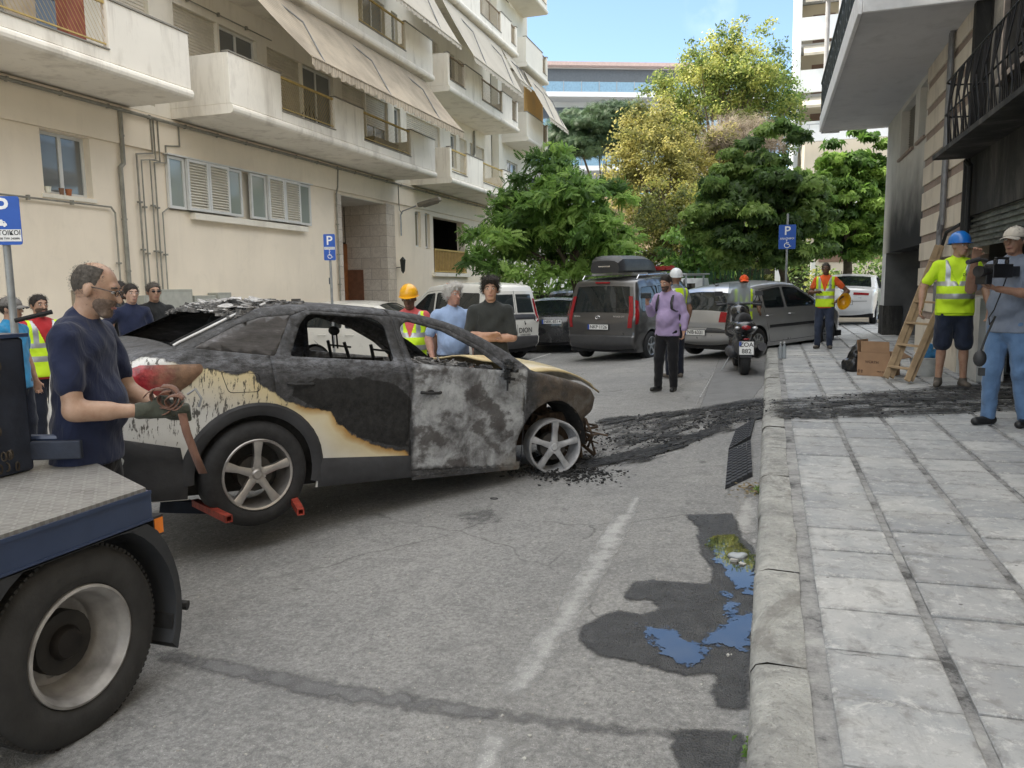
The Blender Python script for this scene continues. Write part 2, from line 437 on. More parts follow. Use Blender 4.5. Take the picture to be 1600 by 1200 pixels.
# paving slabs, each with its own tone and slight tilt
t = NT('paving_slabs')
isl = t.attr('tone')
b = t.noise(2.6, 6, .65); f = t.noise(85, 4, .7); g2 = t.noise(9, 6, .7, dist=.6)
c = t.ramp(isl, [(0, (.33,.335,.34)), (.5, (.42,.425,.425)), (1, (.51,.51,.50))])
c = t.mix(t.ramp(b, [(.42, 0.0), (.66, .7)]), c, (.26,.28,.30))
c = t.mix(t.ramp(g2, [(.53, 0.0), (.66, .6)]), c, (.20,.195,.185))
c = t.mix(t.ramp(f, [(.25, .5), (.4, 0.0)]), c, (.2,.2,.2))
c = t.mix(t.ramp(t.noise(1.1, 4), [(.55, 0.0), (.75, .3)]), c, (.55,.53,.46))
wv = t.n('ShaderNodeMix'); wv.data_type = 'RGBA'; wv.inputs[0].default_value = .12; t.l(t.tc.outputs['Object'], wv.inputs[6]); nc = t.n('ShaderNodeTexNoise'); nc.inputs['Scale'].default_value = 5; nc.inputs['Detail'].default_value = 6; t.l(t.tc.outputs['Object'], nc.inputs[0]); t.l(nc.outputs[1], wv.inputs[7])
ck = t.ramp(t.vor(1.5, 'DISTANCE_TO_EDGE', vec=wv.outputs[2]), [(.0, 1.0), (.008, 0.0)]); cs = t.ramp(t.noise(.9, 2), [(.60, 0.0), (.64, 1.0)])
c = t.mix(t.math('MULTIPLY', ck, cs), c, (.05,.05,.05))
c = t.mix(t.math('MULTIPLY', t.ramp(t.attr('rim'), [(0.0, .65), (.9, 0.0)]), t.ramp(t.noise(11, 6, .75), [(.42, 0.0), (.62, 1.0)])), c, (.15,.145,.14)); c = t.mix(t.ramp(t.noise(24, 7, .8), [(.54, 0.0), (.72, .45)]), c, (.24,.24,.235)); c = t.mix(t.ramp(t.noise(5, 7, .75, dist=1.5, stretch=(1,.4,1)), [(.55, 0.0), (.7, .4)]), c, (.22,.225,.23)); c = t.mix(t.ramp(t.noise(13, 7, .8), [(.54, 0.0), (.64, .5)]), c, (.68,.68,.66)); c = t.mix(t.ramp(t.noise(3.4, 7, .8, dist=2), [(.58, 0.0), (.66, .55)]), c, (.62,.62,.60))
c = t.mix(t.ramp(t.vor(4.2), [(.0, .8), (.035, .8), (.05, 0.0)]), c, (.09,.085,.08))
c = t.mix(t.ramp(t.noise(.45, 5, .7, dist=1), [(.56, 0.0), (.68, .4)]), c, (.30,.33,.38))
t.set(c, t.ramp(b, [(.3, .62), (.7, .85)]), 0, t.bump(f, .35, .004, t.bump(g2, .3, .008)), .3)
SLAB = t.m
V = []; F = []; tone = []; rim = []
PX, PY = .443, .388; X0 = .245; JX = .042
rs = random.Random(3)
for i in range(0, 13):
    for j in range(-9, 66):
        x0 = X0+i*PX; y0 = -.0+j*PY+.012*math.sin(i*1.7); x1 = x0+PX-JX; y1 = y0+PY-.012+rs.uniform(-.003,.002)
        if x0 > 2.5 and y0 > 12.3: continue
        if x0 > 5.6: continue
        tz = rs.uniform(-.004, .004); tx, ty = rs.uniform(-.010, .010), rs.uniform(-.010, .010)
        n = len(V); tn = rs.random(); ch = .006
        cx, cy = (x0+x1)/2, (y0+y1)/2
        for inset, dz in ((0, -.035), (0, -.005), (ch, 0), (ch+.03, 0.0005)):
            for (xx, yy) in ((x0+inset, y0+inset), (x1-inset, y0+inset), (x1-inset, y1-inset), (x0+inset, y1-inset)):
                V.append((xx+rs.uniform(-.0015,.0015), yy+rs.uniform(-.0015,.0015), side_z(xx, yy)+tz+tx*(xx-cx)+ty*(yy-cy)+dz)); tone.append(tn); rim.append(1.0 if inset > .03 else 0.0)
        F += [(n+12, n+13, n+14, n+15)]
        for a in (0, 4, 8):
            for q in range(4): F.append((n+a+q, n+a+(q+1) % 4, n+a+4+(q+1) % 4, n+a+4+q))
o = npobj('sidewalk', V, F, SLAB); at = o.data.attributes.new('tone', 'FLOAT', 'POINT'); at.data.foreach_set('value', np.array(tone, np.float32)); at = o.data.attributes.new('rim', 'FLOAT', 'POINT'); at.data.foreach_set('value', np.array(rim, np.float32)); o['kind'] = 'structure'
xs = [.15, .6, 1.2, 2, 3, 4, 6]; ys = np.arange(-4, 26, .5)
t = NT('joint_mortar'); f = t.noise(50, 4, .7); b = t.noise(2.6, 8, .8)
t.set(t.ramp(b, [(.38, (.07,.07,.07)), (.46, (.22,.22,.22)), (.62, (.40,.40,.39))]), .95, 0, t.bump(f, .5, .008))
o = MB().grid([[(x, y, side_z(x, y)-.014) for y in ys] for x in xs]).build('pavement_bed', t.m, None, True); o['kind'] = 'structure'

# worn pale strip, trench scar, patches, painted bay lines
PALE = patch_mat('worn_pale_strip', (.31,.31,.305), (.39,.39,.38), 1.7, cover=(.25,1.35))
layer('road_marking', pxpoly([(985,775),(1012,775),(990,830),(950,900),(905,985),(852,1062),(840,1100),(768,1092),(800,1035),(858,955),(905,880),(945,820)]), road_z, .004, PALE, .05)
layer('road_marking', pxpoly([(750,1132),(822,1140),(800,1200),(770,1290),(690,1290),(715,1200)]), road_z, .004, PALE, .05)
SCAR = patch_mat('trench_scar', (.12,.12,.122), (.17,.17,.17), 1.0, cover=(.25,.6))
layer('road_patch', pxpoly([(225,1000),(330,1020),(560,1065),(760,1095),(870,1110),(1000,1125),(1175,1140),(1175,1168),(990,1160),(850,1145),(700,1128),(480,1100),(330,1062),(225,1035)]), road_z, .003, SCAR, .12)
layer('road_patch', pxpoly([(700,800),(760,785),(805,795),(790,820),(740,832),(690,825)]), road_z, .003, patch_mat('oil_stain', (.13,.13,.13), (.17,.17,.17), 2.2, cover=(.3,1.3)), .3)
for pl in ([(1200,600),(1200,565),(1120,560),(1085,640),(1160,655)],):
    layer('road_patch', pxpoly(pl), road_z, .003, patch_mat('new_asphalt', (.16,.16,.16), (.20,.20,.20), .6), .12)
PALE2 = patch_mat('dusty_concrete', (.30,.295,.285), (.40,.395,.38), 1.8, cover=(.35,1.15))
layer('road_patch', pxpoly([(1150,780),(1192,770),(1190,862),(1165,850),(1135,815)]), road_z, .004, PALE2, .06)
layer('road_patch', pxpoly([(1180,870),(1188,870),(1186,1120),(1176,1120)]), road_z, .008, patch_mat('gutter_grime', (.03,.03,.028), (.06,.055,.05), 1.2, cover=(.2,.7)), .02, .03)
LINE = patch_mat('bay_paint', (.5,.5,.48), (.62,.62,.6), .6)
def stripe(a, b, wd, name='road_marking', mat=LINE):
    A = Vector(gp(*a)[:2]); B = Vector(gp(*b)[:2]); n = (B-A).normalized(); n = Vector((-n.y, n.x))*wd/2
    layer(name, [tuple(A+n), tuple(B+n), tuple(B-n), tuple(A-n)], road_z, .005, mat, .02, .12)
stripe((795,573), (862,552), .11); stripe((770,560), (850,552), .09); stripe((780,600), (798,572), .1)
stripe((1085,640), (1120,572), .06, mat=PALE)
# wet patch, puddles
def wet_mat():
    t = NT('wet_asphalt')
    c = t.ramp(t.noise(9, 7, .75), [(.3, (.035,.036,.038)), (.5, (.055,.056,.058)), (.7, (.085,.086,.088))])
    c = t.mix(t.math('MULTIPLY', t.ramp(t.vor(130), [(.0, 1.0), (.2, 1.0), (.28, 0.0)]), .12), c, (.3,.3,.3))
    t.set(c, t.ramp(t.noise(30, 4), [(.3, .22), (.6, .5)]), 0, t.bump(t.vor(130), .8, .008, t.bump(t.noise(20, 4), .5, .01)), .5)
    m = t.math('ADD', t.attr('edge'), t.math('MULTIPLY', t.math('SUBTRACT', t.noise(22, 6, .75), .5), 1.1))
    t.set(alpha=t.ramp(m, [(.22, 0.0), (.62, 1.0)])); return t.m
WET = wet_mat()
layer('wet_road', jag(pxpoly([(1060,802),(1100,803),(1150,800),(1165,840),(1187,862),(1187,1010),(1182,1060),(1172,1115),(1140,1120),(1108,1105),(1098,1075),(1108,1062),(1060,1062),(1000,1045),(930,1030),(893,1005),(898,985),(928,962),(960,950),(1005,958),(1018,952),(1010,940),(975,945),(966,930),(985,908),(1015,903),(1060,908),(1105,910),(1108,890),(1085,862),(1082,845),(1085,825)]), .012, .07), road_z, .006, WET, .07, .04)
layer('wet_road', jag(pxpoly([(1030,1136),(1080,1133),(1150,1138),(1172,1150),(1172,1290),(1060,1290),(1048,1200),(1035,1180),(1040,1160)]), .012, .07), road_z, .006, WET, .07, .04)
t = NT('puddle_water')
n = t.noise(11, 7, .75)
t.set(t.mix(t.ramp(t.noise(5, 3), [(.4, 0.0), (.6, .6)]), (.012,.013,.015), (.05,.045,.03)), .02, 0, t.bump(t.noise(3, 2), .02, .01), 1.0)
m_ = t.math('ADD', t.attr('edge'), t.math('MULTIPLY', t.math('SUBTRACT', n, .5), 3.4))
t.set(alpha=t.ramp(m_, [(.30, 0.0), (.40, 1.0)])); t.b.inputs['IOR'].default_value = 1.75
PUD = t.m
for pl in ([(1108,830),(1155,838),(1187,870),(1187,935),(1160,930),(1135,912),(1112,880),(1098,850)], [(1120,925),(1155,925),(1165,970),(1130,965)],
           [(1140,958),(1188,955),(1188,1022),(1160,1025),(1085,1010),(1115,978)], [(990,975),(1060,982),(1112,1015),(1108,1050),(1070,1050),(1020,1020)]):
    o = layer('puddle', jag(pxpoly(pl), .006, .05, 4), lambda x, y: road_z(x, y), .010, PUD, .09, .02, kind='structure')
# ash and soot dragged out of the garage by the wreck
def soot_mat(ang, em=.42):
    t = NT('wet_soot')
    vec = t.n('ShaderNodeMapping'); vec.inputs['Rotation'].default_value = (0, 0, R(-ang)); t.l(t.tc.outputs['Object'], vec.inputs[0]); v = vec.outputs[0]
    st = t.noise(2.6, 8, .72, vec=v, stretch=(.5, 2.8, 1), dist=1.2); n = t.noise(26, 6, .8); st2 = t.noise(3.5, 7, .75, vec=v, stretch=(.6, 5, 1), dist=1.0)
    c = t.ramp(t.noise(14, 6, .7), [(.35, (.006,.006,.006)), (.55, (.018,.018,.018)), (.74, (.10,.10,.095))]); c = t.mix(t.ramp(st2, [(.53, 0.0), (.66, .7)]), c, (.17,.165,.16)); c = t.mix(t.ramp(t.noise(60, 6, .8), [(.58, 0.0), (.70, .6)]), c, (.27,.265,.25))
    t.set(c, t.ramp(n, [(.3, .35), (.7, .9)]), 0, t.bump(t.noise(38, 6, .75), 1.0, .03), .4)
    m = t.math('ADD', t.math('MULTIPLY', t.attr('edge'), em), t.math('ADD', t.math('MULTIPLY', t.math('SUBTRACT', st, .5), 3.0), t.math('ADD', t.math('MULTIPLY', t.math('SUBTRACT', st2, .5), 1.8), t.math('MULTIPLY', t.math('SUBTRACT', n, .5), 1.3))))
    t.set(alpha=t.ramp(m, [(.22, 0.0), (.62, 1.0)])); return t.m
SOOT = soot_mat(62); SOOTS = soot_mat(14, .47); SOOTD = soot_mat(62, .60)
rd = [(835,748),(870,742),(935,735),(1010,722),(1090,692),(1140,668),(1205,652),(1205,622),(1150,630),(1080,640),(1000,648),(925,657),(925,700),(860,720)]
layer('soot_trail', jag(pxpoly(rd), .03, .12, 2), road_z, .006, SOOT, .35, .05, amp=.018)
for i_, pl in enumerate(([(838,752),(935,737),(1010,726),(1090,697),(1150,672),(1206,655),(1206,636),(1130,648),(1085,670),(1010,697),(940,712),(850,728)], [(925,668),(1000,660),(1090,650),(1150,641),(1206,638),(1206,620),(1150,627),(1085,638),(1000,648),(930,654)])):
    layer('soot_trail', jag(pxpoly(pl), .03, .10, 7+i_), road_z, .010, SOOTD, .14, .04, amp=.014)
sw = [(1190,657),(1260,658),(1320,655),(1400,655),(1500,650),(1620,640),(1680,600),(1640,592),(1560,600),(1500,600),(1440,606),(1360,612),(1280,618),(1190,627)]
layer('soot_trail', jag(pxpoly(sw, side_z), .02, .12, 3), side_z, .012, SOOTS, .16, .05, amp=.012)
layer('soot_trail', [(2.5,8.2),(6.5,7.2),(6.5,12.3),(2.5,12.3)], side_z, .010, SOOTS, .02, .2, amp=.01)
# lumps of charred debris in the trail
def lump(m, c, s, rr):
    n = len(m.v); V = []
    for i in range(8):
        V.append(((1 if i & 1 else -1)*s*rr.uniform(.3, 1), (1 if i & 2 else -1)*s*rr.uniform(.3, 1), (s*rr.uniform(.3, .9) if i & 4 else -s*.2)))
    M = Matrix.Translation(c) @ Matrix.Rotation(rr.uniform(0, 6.3), 4, 'Z')
    m.add(V, [(0,2,3,1),(4,5,7,6),(0,1,5,4),(1,3,7,5),(3,2,6,7),(2,0,4,6)], M)
CHAR = pm('charred_lumps', (.02,.02,.02), .75, 0, .5, 30, .8, 120)
m = MB(); rr = random.Random(5)
def scat(poly, fn, n, s0, s1):
    c = 0
    xs_ = [p[0] for p in poly]; ys_ = [p[1] for p in poly]
    while c < n:
        p = (rr.uniform(min(xs_), max(xs_)), rr.uniform(min(ys_), max(ys_)))
        if pip(p, poly): lump(m, (p[0], p[1], fn(*p)+.006), rr.uniform(s0, s1)*(1 if rr.random() < .8 else 2), rr); c += 1
scat(pxpoly(rd), road_z, 900, .002, .010); scat(pxpoly(sw, side_z), side_z, 700, .002, .008)
for q in ((1150,655),(1120,662),(1165,640),(1085,668),(985,690),(1050,690)):
    c0 = gp(*q)
    for _ in range(60): lump(m, (c0[0]+rr.gauss(0,.16), c0[1]+rr.gauss(0,.07), c0[2]+.006+abs(rr.gauss(0, .008))), rr.uniform(.003, .016), rr)
c0 = gp(880, 742)
for _ in range(700): lump(m, (c0[0]+rr.gauss(.10,.30), c0[1]+rr.gauss(0,.14), c0[2]+.006+abs(rr.gauss(0, .012))), rr.uniform(.004, .018), rr)
o = m.build('charred_debris', CHAR); o['kind'] = 'stuff'
# loose grit and crumbs over the road
m = MB(); rr = random.Random(11)
for _ in range(1600):
    p = (rr.uniform(-4.5, -.05), rr.uniform(1.2, 9)); lump(m, (p[0], p[1], road_z(*p)), rr.uniform(.002, .006), rr)
o = m.build('road_grit', pm('pale_grit', (.38,.36,.33), .9, 0, .3, 30)); o['kind'] = 'stuff'
# ================================================================ LEFT APARTMENT BLOCK
PLAST = wall_mat('cream_plaster', (.88,.78,.63), (.62,.54,.43), .3)
PLASTW = wall_mat('pale_plaster', (.85,.80,.69), (.5,.45,.36), .5)
BALC = wall_mat('balcony_plaster', (.87,.82,.72), (.40,.35,.28), .7)
SOFF = wall_mat('soffit_paint', (.70,.67,.60), (.42,.38,.33), .3, 1)
YRAIL = pm('ochre_rail_paint', (.50,.36,.12), .5, 0, .15)
BROWNR = pm('brown_rail_paint', (.24,.17,.10), .5, 0, .15)
def shutter_mat():
    t = NT('rolling_shutter')
    w_ = t.n('ShaderNodeTexWave'); w_.bands_direction = 'Z'; w_.inputs['Scale'].default_value = 6.0; w_.wave_profile = 'SAW'; t.l(t.tc.outputs['Object'], w_.inputs[0])
    c = t.ramp(w_.outputs['Fac'], [(0, (.36,.33,.27)), (.14, (.66,.62,.53)), (1, (.72,.68,.58))])
    t.set(c, .6, 0, t.bump(w_.outputs['Fac'], .6, .015)); return t.m
SHUT = shutter_mat()
FRAME = ALU
XW, XF = -10.5, -9.17  # left facade numbers come from image pixels, scaled about the camera to this plane
LB = thing('apartment_building', 'long cream apartment block with deep balconies and striped fabric awnings', 'building', (XW, 10, 0))
def LP(m, name, mats, parent=LB, **k):
    """build in world coordinates and hang under a parent"""
    o = m.build(name, mats, None, **k); reparent(o, parent); return o
def reparent(o, parent):
    bpy.context.view_layer.update() if False else None
    off = Vector(parent.location)
    p = parent.parent
    while p is not None: off += Vector(p.location); p = p.parent
    o.parent = parent
    o.data.transform(Matrix.Translation(-off))
    return o
def wallholes(m, X, th, y0, y1, z0, z1, holes, sgn=-1):
    """wall plane at X, thickness th away from the street; rectangular holes"""
    ys_ = sorted({y0, y1, *[h[0] for h in holes], *[h[1] for h in holes]}); zs_ = sorted({z0, z1, *[h[2] for h in holes], *[h[3] for h in holes]})
    ys_ = [q for q in ys_ if y0 <= q <= y1]; zs_ = [q for q in zs_ if z0 <= q <= z1]
    for a, b in zip(ys_, ys_[1:]):
        run = None
        for c, d in zip(zs_, zs_[1:]):
            cy, cz = (a+b)/2, (c+d)/2
            hole = any(h[0] < cy < h[1] and h[2] < cz < h[3] for h in holes)
            if hole:
                if run: m.box(min(X, X+sgn*th), max(X, X+sgn*th), a, b, *run); run = None
            else: run = (run[0], d) if run else (c, d)
        if run: m.box(min(X, X+sgn*th), max(X, X+sgn*th), a, b, *run)
def window(parent, X, y0, y1, z0, z1, kind='glass', n=2, sgn=-1, depth=.12, fm=None, glass=None):
    fm = fm or FRAME; gx = X+sgn*depth
    e = MB()
    fr = .05
    def fb(a, b, c, d, t=.05): e.box(gx-t/2, gx+t/2, a, b, c, d)
    fb(y0, y1, z0, z0+fr, .06); fb(y0, y1, z1-fr, z1, .06); fb(y0, y0+fr, z0+fr, z1-fr, .06); fb(y1-fr, y1, z0+fr, z1-fr, .06)
    for i in range(1, n):
        yy = y0+(y1-y0)*i/n; fb(yy-.03, yy+.03, z0+fr, z1-fr, .055)
    f = LP(e, 'window', fm, parent)
    if kind == 'glass':
        p = MB().box(gx-.006, gx+.006, y0+fr, y1-fr, z0+fr, z1-fr).build('pane', glass or WIN, None)
    else:
        mm = MB(); z = z0+fr; 
        while z < z1-fr-.02:
            mm.cbox((gx, (y0+y1)/2, z+.02), (.045, y1-y0-2*fr, .008), ry=.75); z += .052
        mm.box(gx-.034, gx-.026, y0+fr, y1-fr, z0+fr, z1-fr)
        p = mm.build('louvre_panel', pm('cream_louvre', (.72,.68,.58), .55, 0, .06, 5, .05), None)
    off = Vector(f.parent.location); p.parent = f; p.data.transform(Matrix.Translation(-off))
    return f
def rshutter(parent, X, y0, y1, z0, z1, sgn=-1, depth=.09, name='roller_shutter'):
    m = MB(); gx = X+sgn*depth; z = z0
    while z < z1-.01:
        zz = min(z+.06, z1); m.add([(gx-sgn*.012, y0, z+.008), (gx-sgn*.012, y1, z+.008), (gx, y1, zz), (gx, y0, zz)], [(0,1,2,3)])
        m.add([(gx, y0, z), (gx, y1, z), (gx-sgn*.012, y1, z+.008), (gx-sgn*.012, y0, z+.008)], [(0,1,2,3)]); z += .06
    return LP(m, name, pm('shutter_slats', (.62,.57,.47), .6, 0, .08, 4), parent)
# ---- walls
gh = [(9.1,10.0,3.1,4.05), (11.66,16.2,3.08,4.05), (17.62,20.15,-.3,4.0), (22.1,22.5,2.88,3.97), (22.83,23.2,2.85,3.97), (23.45,26.2,2.1,3.92)]
m = MB(); wallholes(m, XW, .3, -7, 29.2, -.35, 4.07, gh)
m.box(XW-.02, XW+.045, -7, 29.2, 4.072, 4.70)
LP(m, 'ground_floor_wall', PLAST)
FL = [(4.72, 7.38), (7.38, 10.1), (10.1, 12.8), (12.8, 15.5), (15.5, 24.0)]
ops = [(-4,-2.2,'s'),(-2,.2,'g'),(.6,2.4,'g'),(2.7,4.4,'s'),(5.2,6.6,'g'),(6.8,8.3,'s'),(8.6,9.9,'g'),(10.6,11.5,'g'),(12.1,13.3,'s'),(13.36,14.55,'g'),(14.9,16.2,'s'),(16.25,17.6,'g'),(18.0,19.2,'s'),(19.25,20.5,'g'),(20.9,21.3,'v'),(21.7,24.2,'s'),(25.1,25.6,'v'),(25.9,26.6,'s'),(26.9,27.2,'v'),(27.5,28.4,'s')]
m = MB()
for fi, (zb, zt) in enumerate(FL):
    hs = [(a, b, zb+(.14 if k != 'v' else 1.0), zb+2.12) for a, b, k in ops]
    wallholes(m, XW, .3, -7, 29.2, zb+.002, zt, hs)
LP(m, 'upper_wall', PLASTW)
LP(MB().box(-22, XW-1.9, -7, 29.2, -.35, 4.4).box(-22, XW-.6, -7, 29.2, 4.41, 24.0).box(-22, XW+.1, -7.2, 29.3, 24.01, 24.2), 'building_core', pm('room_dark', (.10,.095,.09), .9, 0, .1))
for fi, (zb, zt) in enumerate(FL[:3]):
    for a, b, k in ops:
        if b < 4 and fi > 0: continue
        if k == 's': rshutter(LB, XW, a, b, zb+.14, zb+2.12)
        elif k == 'g':
            window(LB, XW, a, b, zb+.14, zb+2.12, 'glass', 2, glass=WIN if (fi+int(a)) % 3 else glass_mat('curtained_glass', (.40,.37,.31), 0, .12))
            if (fi+int(a*3)) % 2: rshutter(LB, XW, a, b, zb+1.35, zb+2.12)
        else: window(LB, XW, a, b, zb+1.0, zb+2.12, 'glass', 1)
# ---- ground floor openings
window(LB, XW, 9.1, 10.0, 3.1, 4.05, 'glass', 2, depth=.16)
m = MB().box(XW-.05, XW+.02, 9.05, 10.05, 3.03, 3.09); LP(m, 'window_sill', PLASTW)
# band of sliding louvres and panes, built proud of the wall
m = MB(); wallholes(m, XW-.1, .05, 11.66, 16.2, 3.08, 4.05, []); LP(m, 'blind_panel', PLASTW)
YB = [11.63, 12.07, 12.66, 13.26, 13.72, 14.0, 14.54, 15.14, 15.75, 16.25]
kinds = ['g','l','l','g','p','g','l','l','g']
for i, kd in enumerate(kinds):
    if kd == 'p': continue
    window(LB, XW, YB[i], YB[i+1]-.01, 3.1, 4.04, 'glass' if kd == 'g' else 'louvre', 1, sgn=1, depth=.04 if kd == 'g' else .10, glass=glass_mat('pale_reflecting_glass', (.30,.33,.30), 0, .08))
LP(MB().box(XW, XW+.13, 12.2, 16.0, 2.94, 3.06), 'window_sill', PLASTW)
LP(MB().box(XW, XW+.12, 11.6, 16.3, 4.05, 4.075), 'shutter_track', ALU)
# entrance recess with marble piers
t = NT('veined_marble'); br = t.n('ShaderNodeTexBrick'); br.inputs['Scale'].default_value = 1.0
br.inputs['Brick Width'].default_value = .62; br.inputs['Row Height'].default_value = .31; br.inputs['Mortar Size'].default_value = .006
mp = t.n('ShaderNodeMapping'); mp.inputs['Rotation'].default_value = (R(90), 0, R(90)); 
cb = t.n('ShaderNodeCombineXYZ'); sp = t.n('ShaderNodeSeparateXYZ'); t.l(t.tc.outputs['Object'], sp.inputs[0])
ad_ = t.math('ADD', sp.outputs[0], sp.outputs[1]); t.l(ad_, cb.inputs[0]); t.l(sp.outputs[2], cb.inputs[1]); t.l(cb.outputs[0], br.inputs[0])
br.inputs['Color1'].default_value = (.66,.60,.52,1); br.inputs['Color2'].default_value = (.56,.49,.41,1); br.inputs['Mortar'].default_value = (.3,.26,.22,1)
vn = t.ramp(t.noise(3, 7, .7, dist=2.2), [(.46, 0.0), (.5, .55), (.54, 0.0)])
t.set(t.mix(vn, br.outputs[0], (.36,.30,.25)), .4, 0, None, .4); MARB = t.m
m = MB(); m.box(XW-.05, XW+.05, 17.45, 17.66, -.3, 4.0); m.box(XW-1.3, XW+.05, 20.1, 20.62, -.3, 4.0); m.box(XW-1.5, XW-1.32, 17.4, 20.1, 2.95, 4.0)
LP(m, 'marble_surround', MARB)
WOOD = pm('varnished_wood', (.30,.115,.04), .4, 0, .25, 6, .2)
dr = LP(MB().box(XW-1.36, XW-1.26, 17.66, 20.1, 2.72, 2.9).box(XW-1.36, XW-1.26, 17.66, 17.85, -.3, 2.72).box(XW-1.36, XW-1.26, 19.9, 20.1, -.3, 2.72).box(XW-1.36, XW-1.26, 18.6, 18.72, -.3, 1.95).box(XW-1.36, XW-1.26, 17.85, 19.9, 1.95, 2.07), 'entrance_door', WOOD)
m2 = MB().box(XW-1.33, XW-1.31, 17.85, 19.9, -.3, 2.72).build('door_glass', glass_mat('dark_door_glass', (.05,.05,.055), 0, .08), None); reparent_sub = m2; m2.parent = dr; m2.data.transform(Matrix.Translation(-Vector(LB.location)))
LP(MB().box(XW-1.25, XW-.75, 20.07, 20.098, 1.25, 2.15), 'notice_board', pm('brown_panel', (.20,.09,.05), .6, 0, .2))
LP(MB().box(XW-1.5, XW-.02, 17.4, 20.3, 3.98, 4.05), 'entrance_ceiling', SOFF)
# narrow slit windows, raised veranda with ochre rail and pot plants
for a, b in ((22.1,22.5),(22.83,23.2)): window(LB, XW, a, b, 2.88, 3.97, 'glass', 1, glass=pm('slatted_olive', (.24,.21,.13), .7))
m = MB(); m.box(XW-1.7, XW-.3, 23.3, 26.4, 1.95, 2.08); m.box(XW-1.75, XW-1.7, 23.3, 26.4, 2.1, 4.0); LP(m, 'veranda', pm('veranda_wall', (.62,.56,.48), .9))
m = MB(); m.box(XW+.02, XW+.06, 23.45, 26.2, 2.83, 2.88); m.box(XW+.02, XW+.06, 23.45, 26.2, 2.12, 2.16)
y = 23.47
while y < 26.2: m.box(XW+.03, XW+.05, y, y+.02, 2.16, 2.83); y += .13
LP(m, 'veranda_railing', YRAIL); LP(MB().box(XW-.0, XW+.012, 23.47, 26.2, 2.14, 2.84), 'railing_infill', pm('rust_sheet', (.36,.22,.09), .7, 0, .2))
LP(MB().box(XW, XW+.12, 23.3, 26.4, 1.98, 2.1), 'veranda_ledge', PLASTW)
LP(MB().box(XW, XW+.16, 23.5, 25.5, 1.5, 1.56), 'ledge', pm('grey_ledge', (.35,.34,.31), .8))
# ---- balconies
def lattice(m, y0, y1, z0, z1, X, pitch=.075, r=.0035, two=False):
    h = z1-z0; y = y0-h*.6
    while y < y1:
        a, b = y, y+h*.6; za, zb = z1, z0
        if a < y0: za = z1-(y0-a)/(b-a)*h; a = y0
        if b > y1: zb = z1-(y1-y)/(h*.6)*h; b = y1
        if b-a > .01: m.tube([(X, a, za), (X, b, zb)], r, 4, False)
        if two:
            if y >= y0 and y+h*.6 <= y1: m.tube([(X+.006, y, z0), (X+.006, y+h*.6, z1)], r, 4, False)
        y += pitch
def balcony(y0, y1, zb, zt, rails, parent=LB, X0=XW, X1=XF, rail=YRAIL, pl=BALC, ends=True, name='balcony', two=False, lat=True):
    m = MB(); s = 1 if X1 > X0 else -1
    # slab with a rounded lip
    lip = [(X1+s*(-.02+.075*math.cos(a)), zb+.085+.085*math.sin(a)) for a in np.linspace(-math.pi/2, math.pi/2, 7)]
    m.prism([(X0, zb)]+lip+[(X0, zb+.17)], y0, y1, 'XZ')
    b = LP(m, name, pl, parent)
    m = MB(); cuts = [y0]
    for (a, c) in rails: cuts += [a, c]
    cuts.append(y1); th = .11; xa, xb = sorted((X1-s*th, X1))
    for i in range(0, len(cuts), 2):
        if cuts[i+1]-cuts[i] > .02: sub(MB().box(xa, xb, cuts[i], cuts[i+1], zb+.172, zt), 'parapet', pl, b, bevel=.008)
    for (a, c) in rails: sub(MB().box(xa, xb, a, c, zb+.172, zb+.34), 'low_parapet', pl, b)
    xe, xf = sorted((X0, X1-s*(th+.001)))
    if ends:
        for ya_ in (y0, y1-.1): sub(MB().box(xe, xf, ya_, ya_+.1, zb+.172, zt), 'end_wall', pl, b, bevel=.008)
    for i in range(0, len(cuts), 2):
        if cuts[i+1]-cuts[i] > .02: sub(MB().box(xa-.02, xb+.02, cuts[i]-.01, cuts[i+1]+.01, zt+.001, zt+.025), 'coping', pm('slate_coping', (.26,.24,.20), .6), b)
    xc = X1-s*.055
    for (a, c) in rails:
        sub(MB().box(xa-.02, xb+.02, a, c, zb+.342, zb+.36), 'sill', pm('slate_coping', (.26,.24,.20), .6), b)
        m = MB(); m.box(xc-.02, xc+.02, a, c, zt-.06, zt-.02); m.box(xc-.012, xc+.012, a, c, zb+.42, zb+.44)
        if lat: lattice(m, a, c, zb+.44, zt-.06, xc, two=two)
        else:
            y = a+.05
            while y < c: m.box(xc-.008, xc+.008, y, y+.016, zb+.44, zt-.06); y += .11
        sub(m, 'railing', rail, b)
    return b
def sub(m, name, mats, parent, **k):
    o = m.build(name, mats, None, **k)
    off = Vector((0,0,0)); p = parent
    while p is not None: off += Vector(p.location); p = p.parent
    o.parent = parent; o.data.transform(Matrix.Translation(-off)); return o
for (zb, zt) in ((4.72,5.77),(7.38,8.47),(10.1,11.15),(12.8,13.85)):
    f1 = zb < 5
    balcony(-4, 10.88, zb, zt, [(-2.5, 9.22)])
    balcony(11.86, 20.75, zb, zt, [(13.42,15.39),(16.67,19.18)] if f1 else [(13.2,14.9),(16.6,19.05)])
    balcony(21.85, 28.55, zb, zt, [(21.98,23.23),(24.67,26.75),(27.85,28.4)], rail=YRAIL if f1 else BROWNR, lat=f1 or zb < 8)
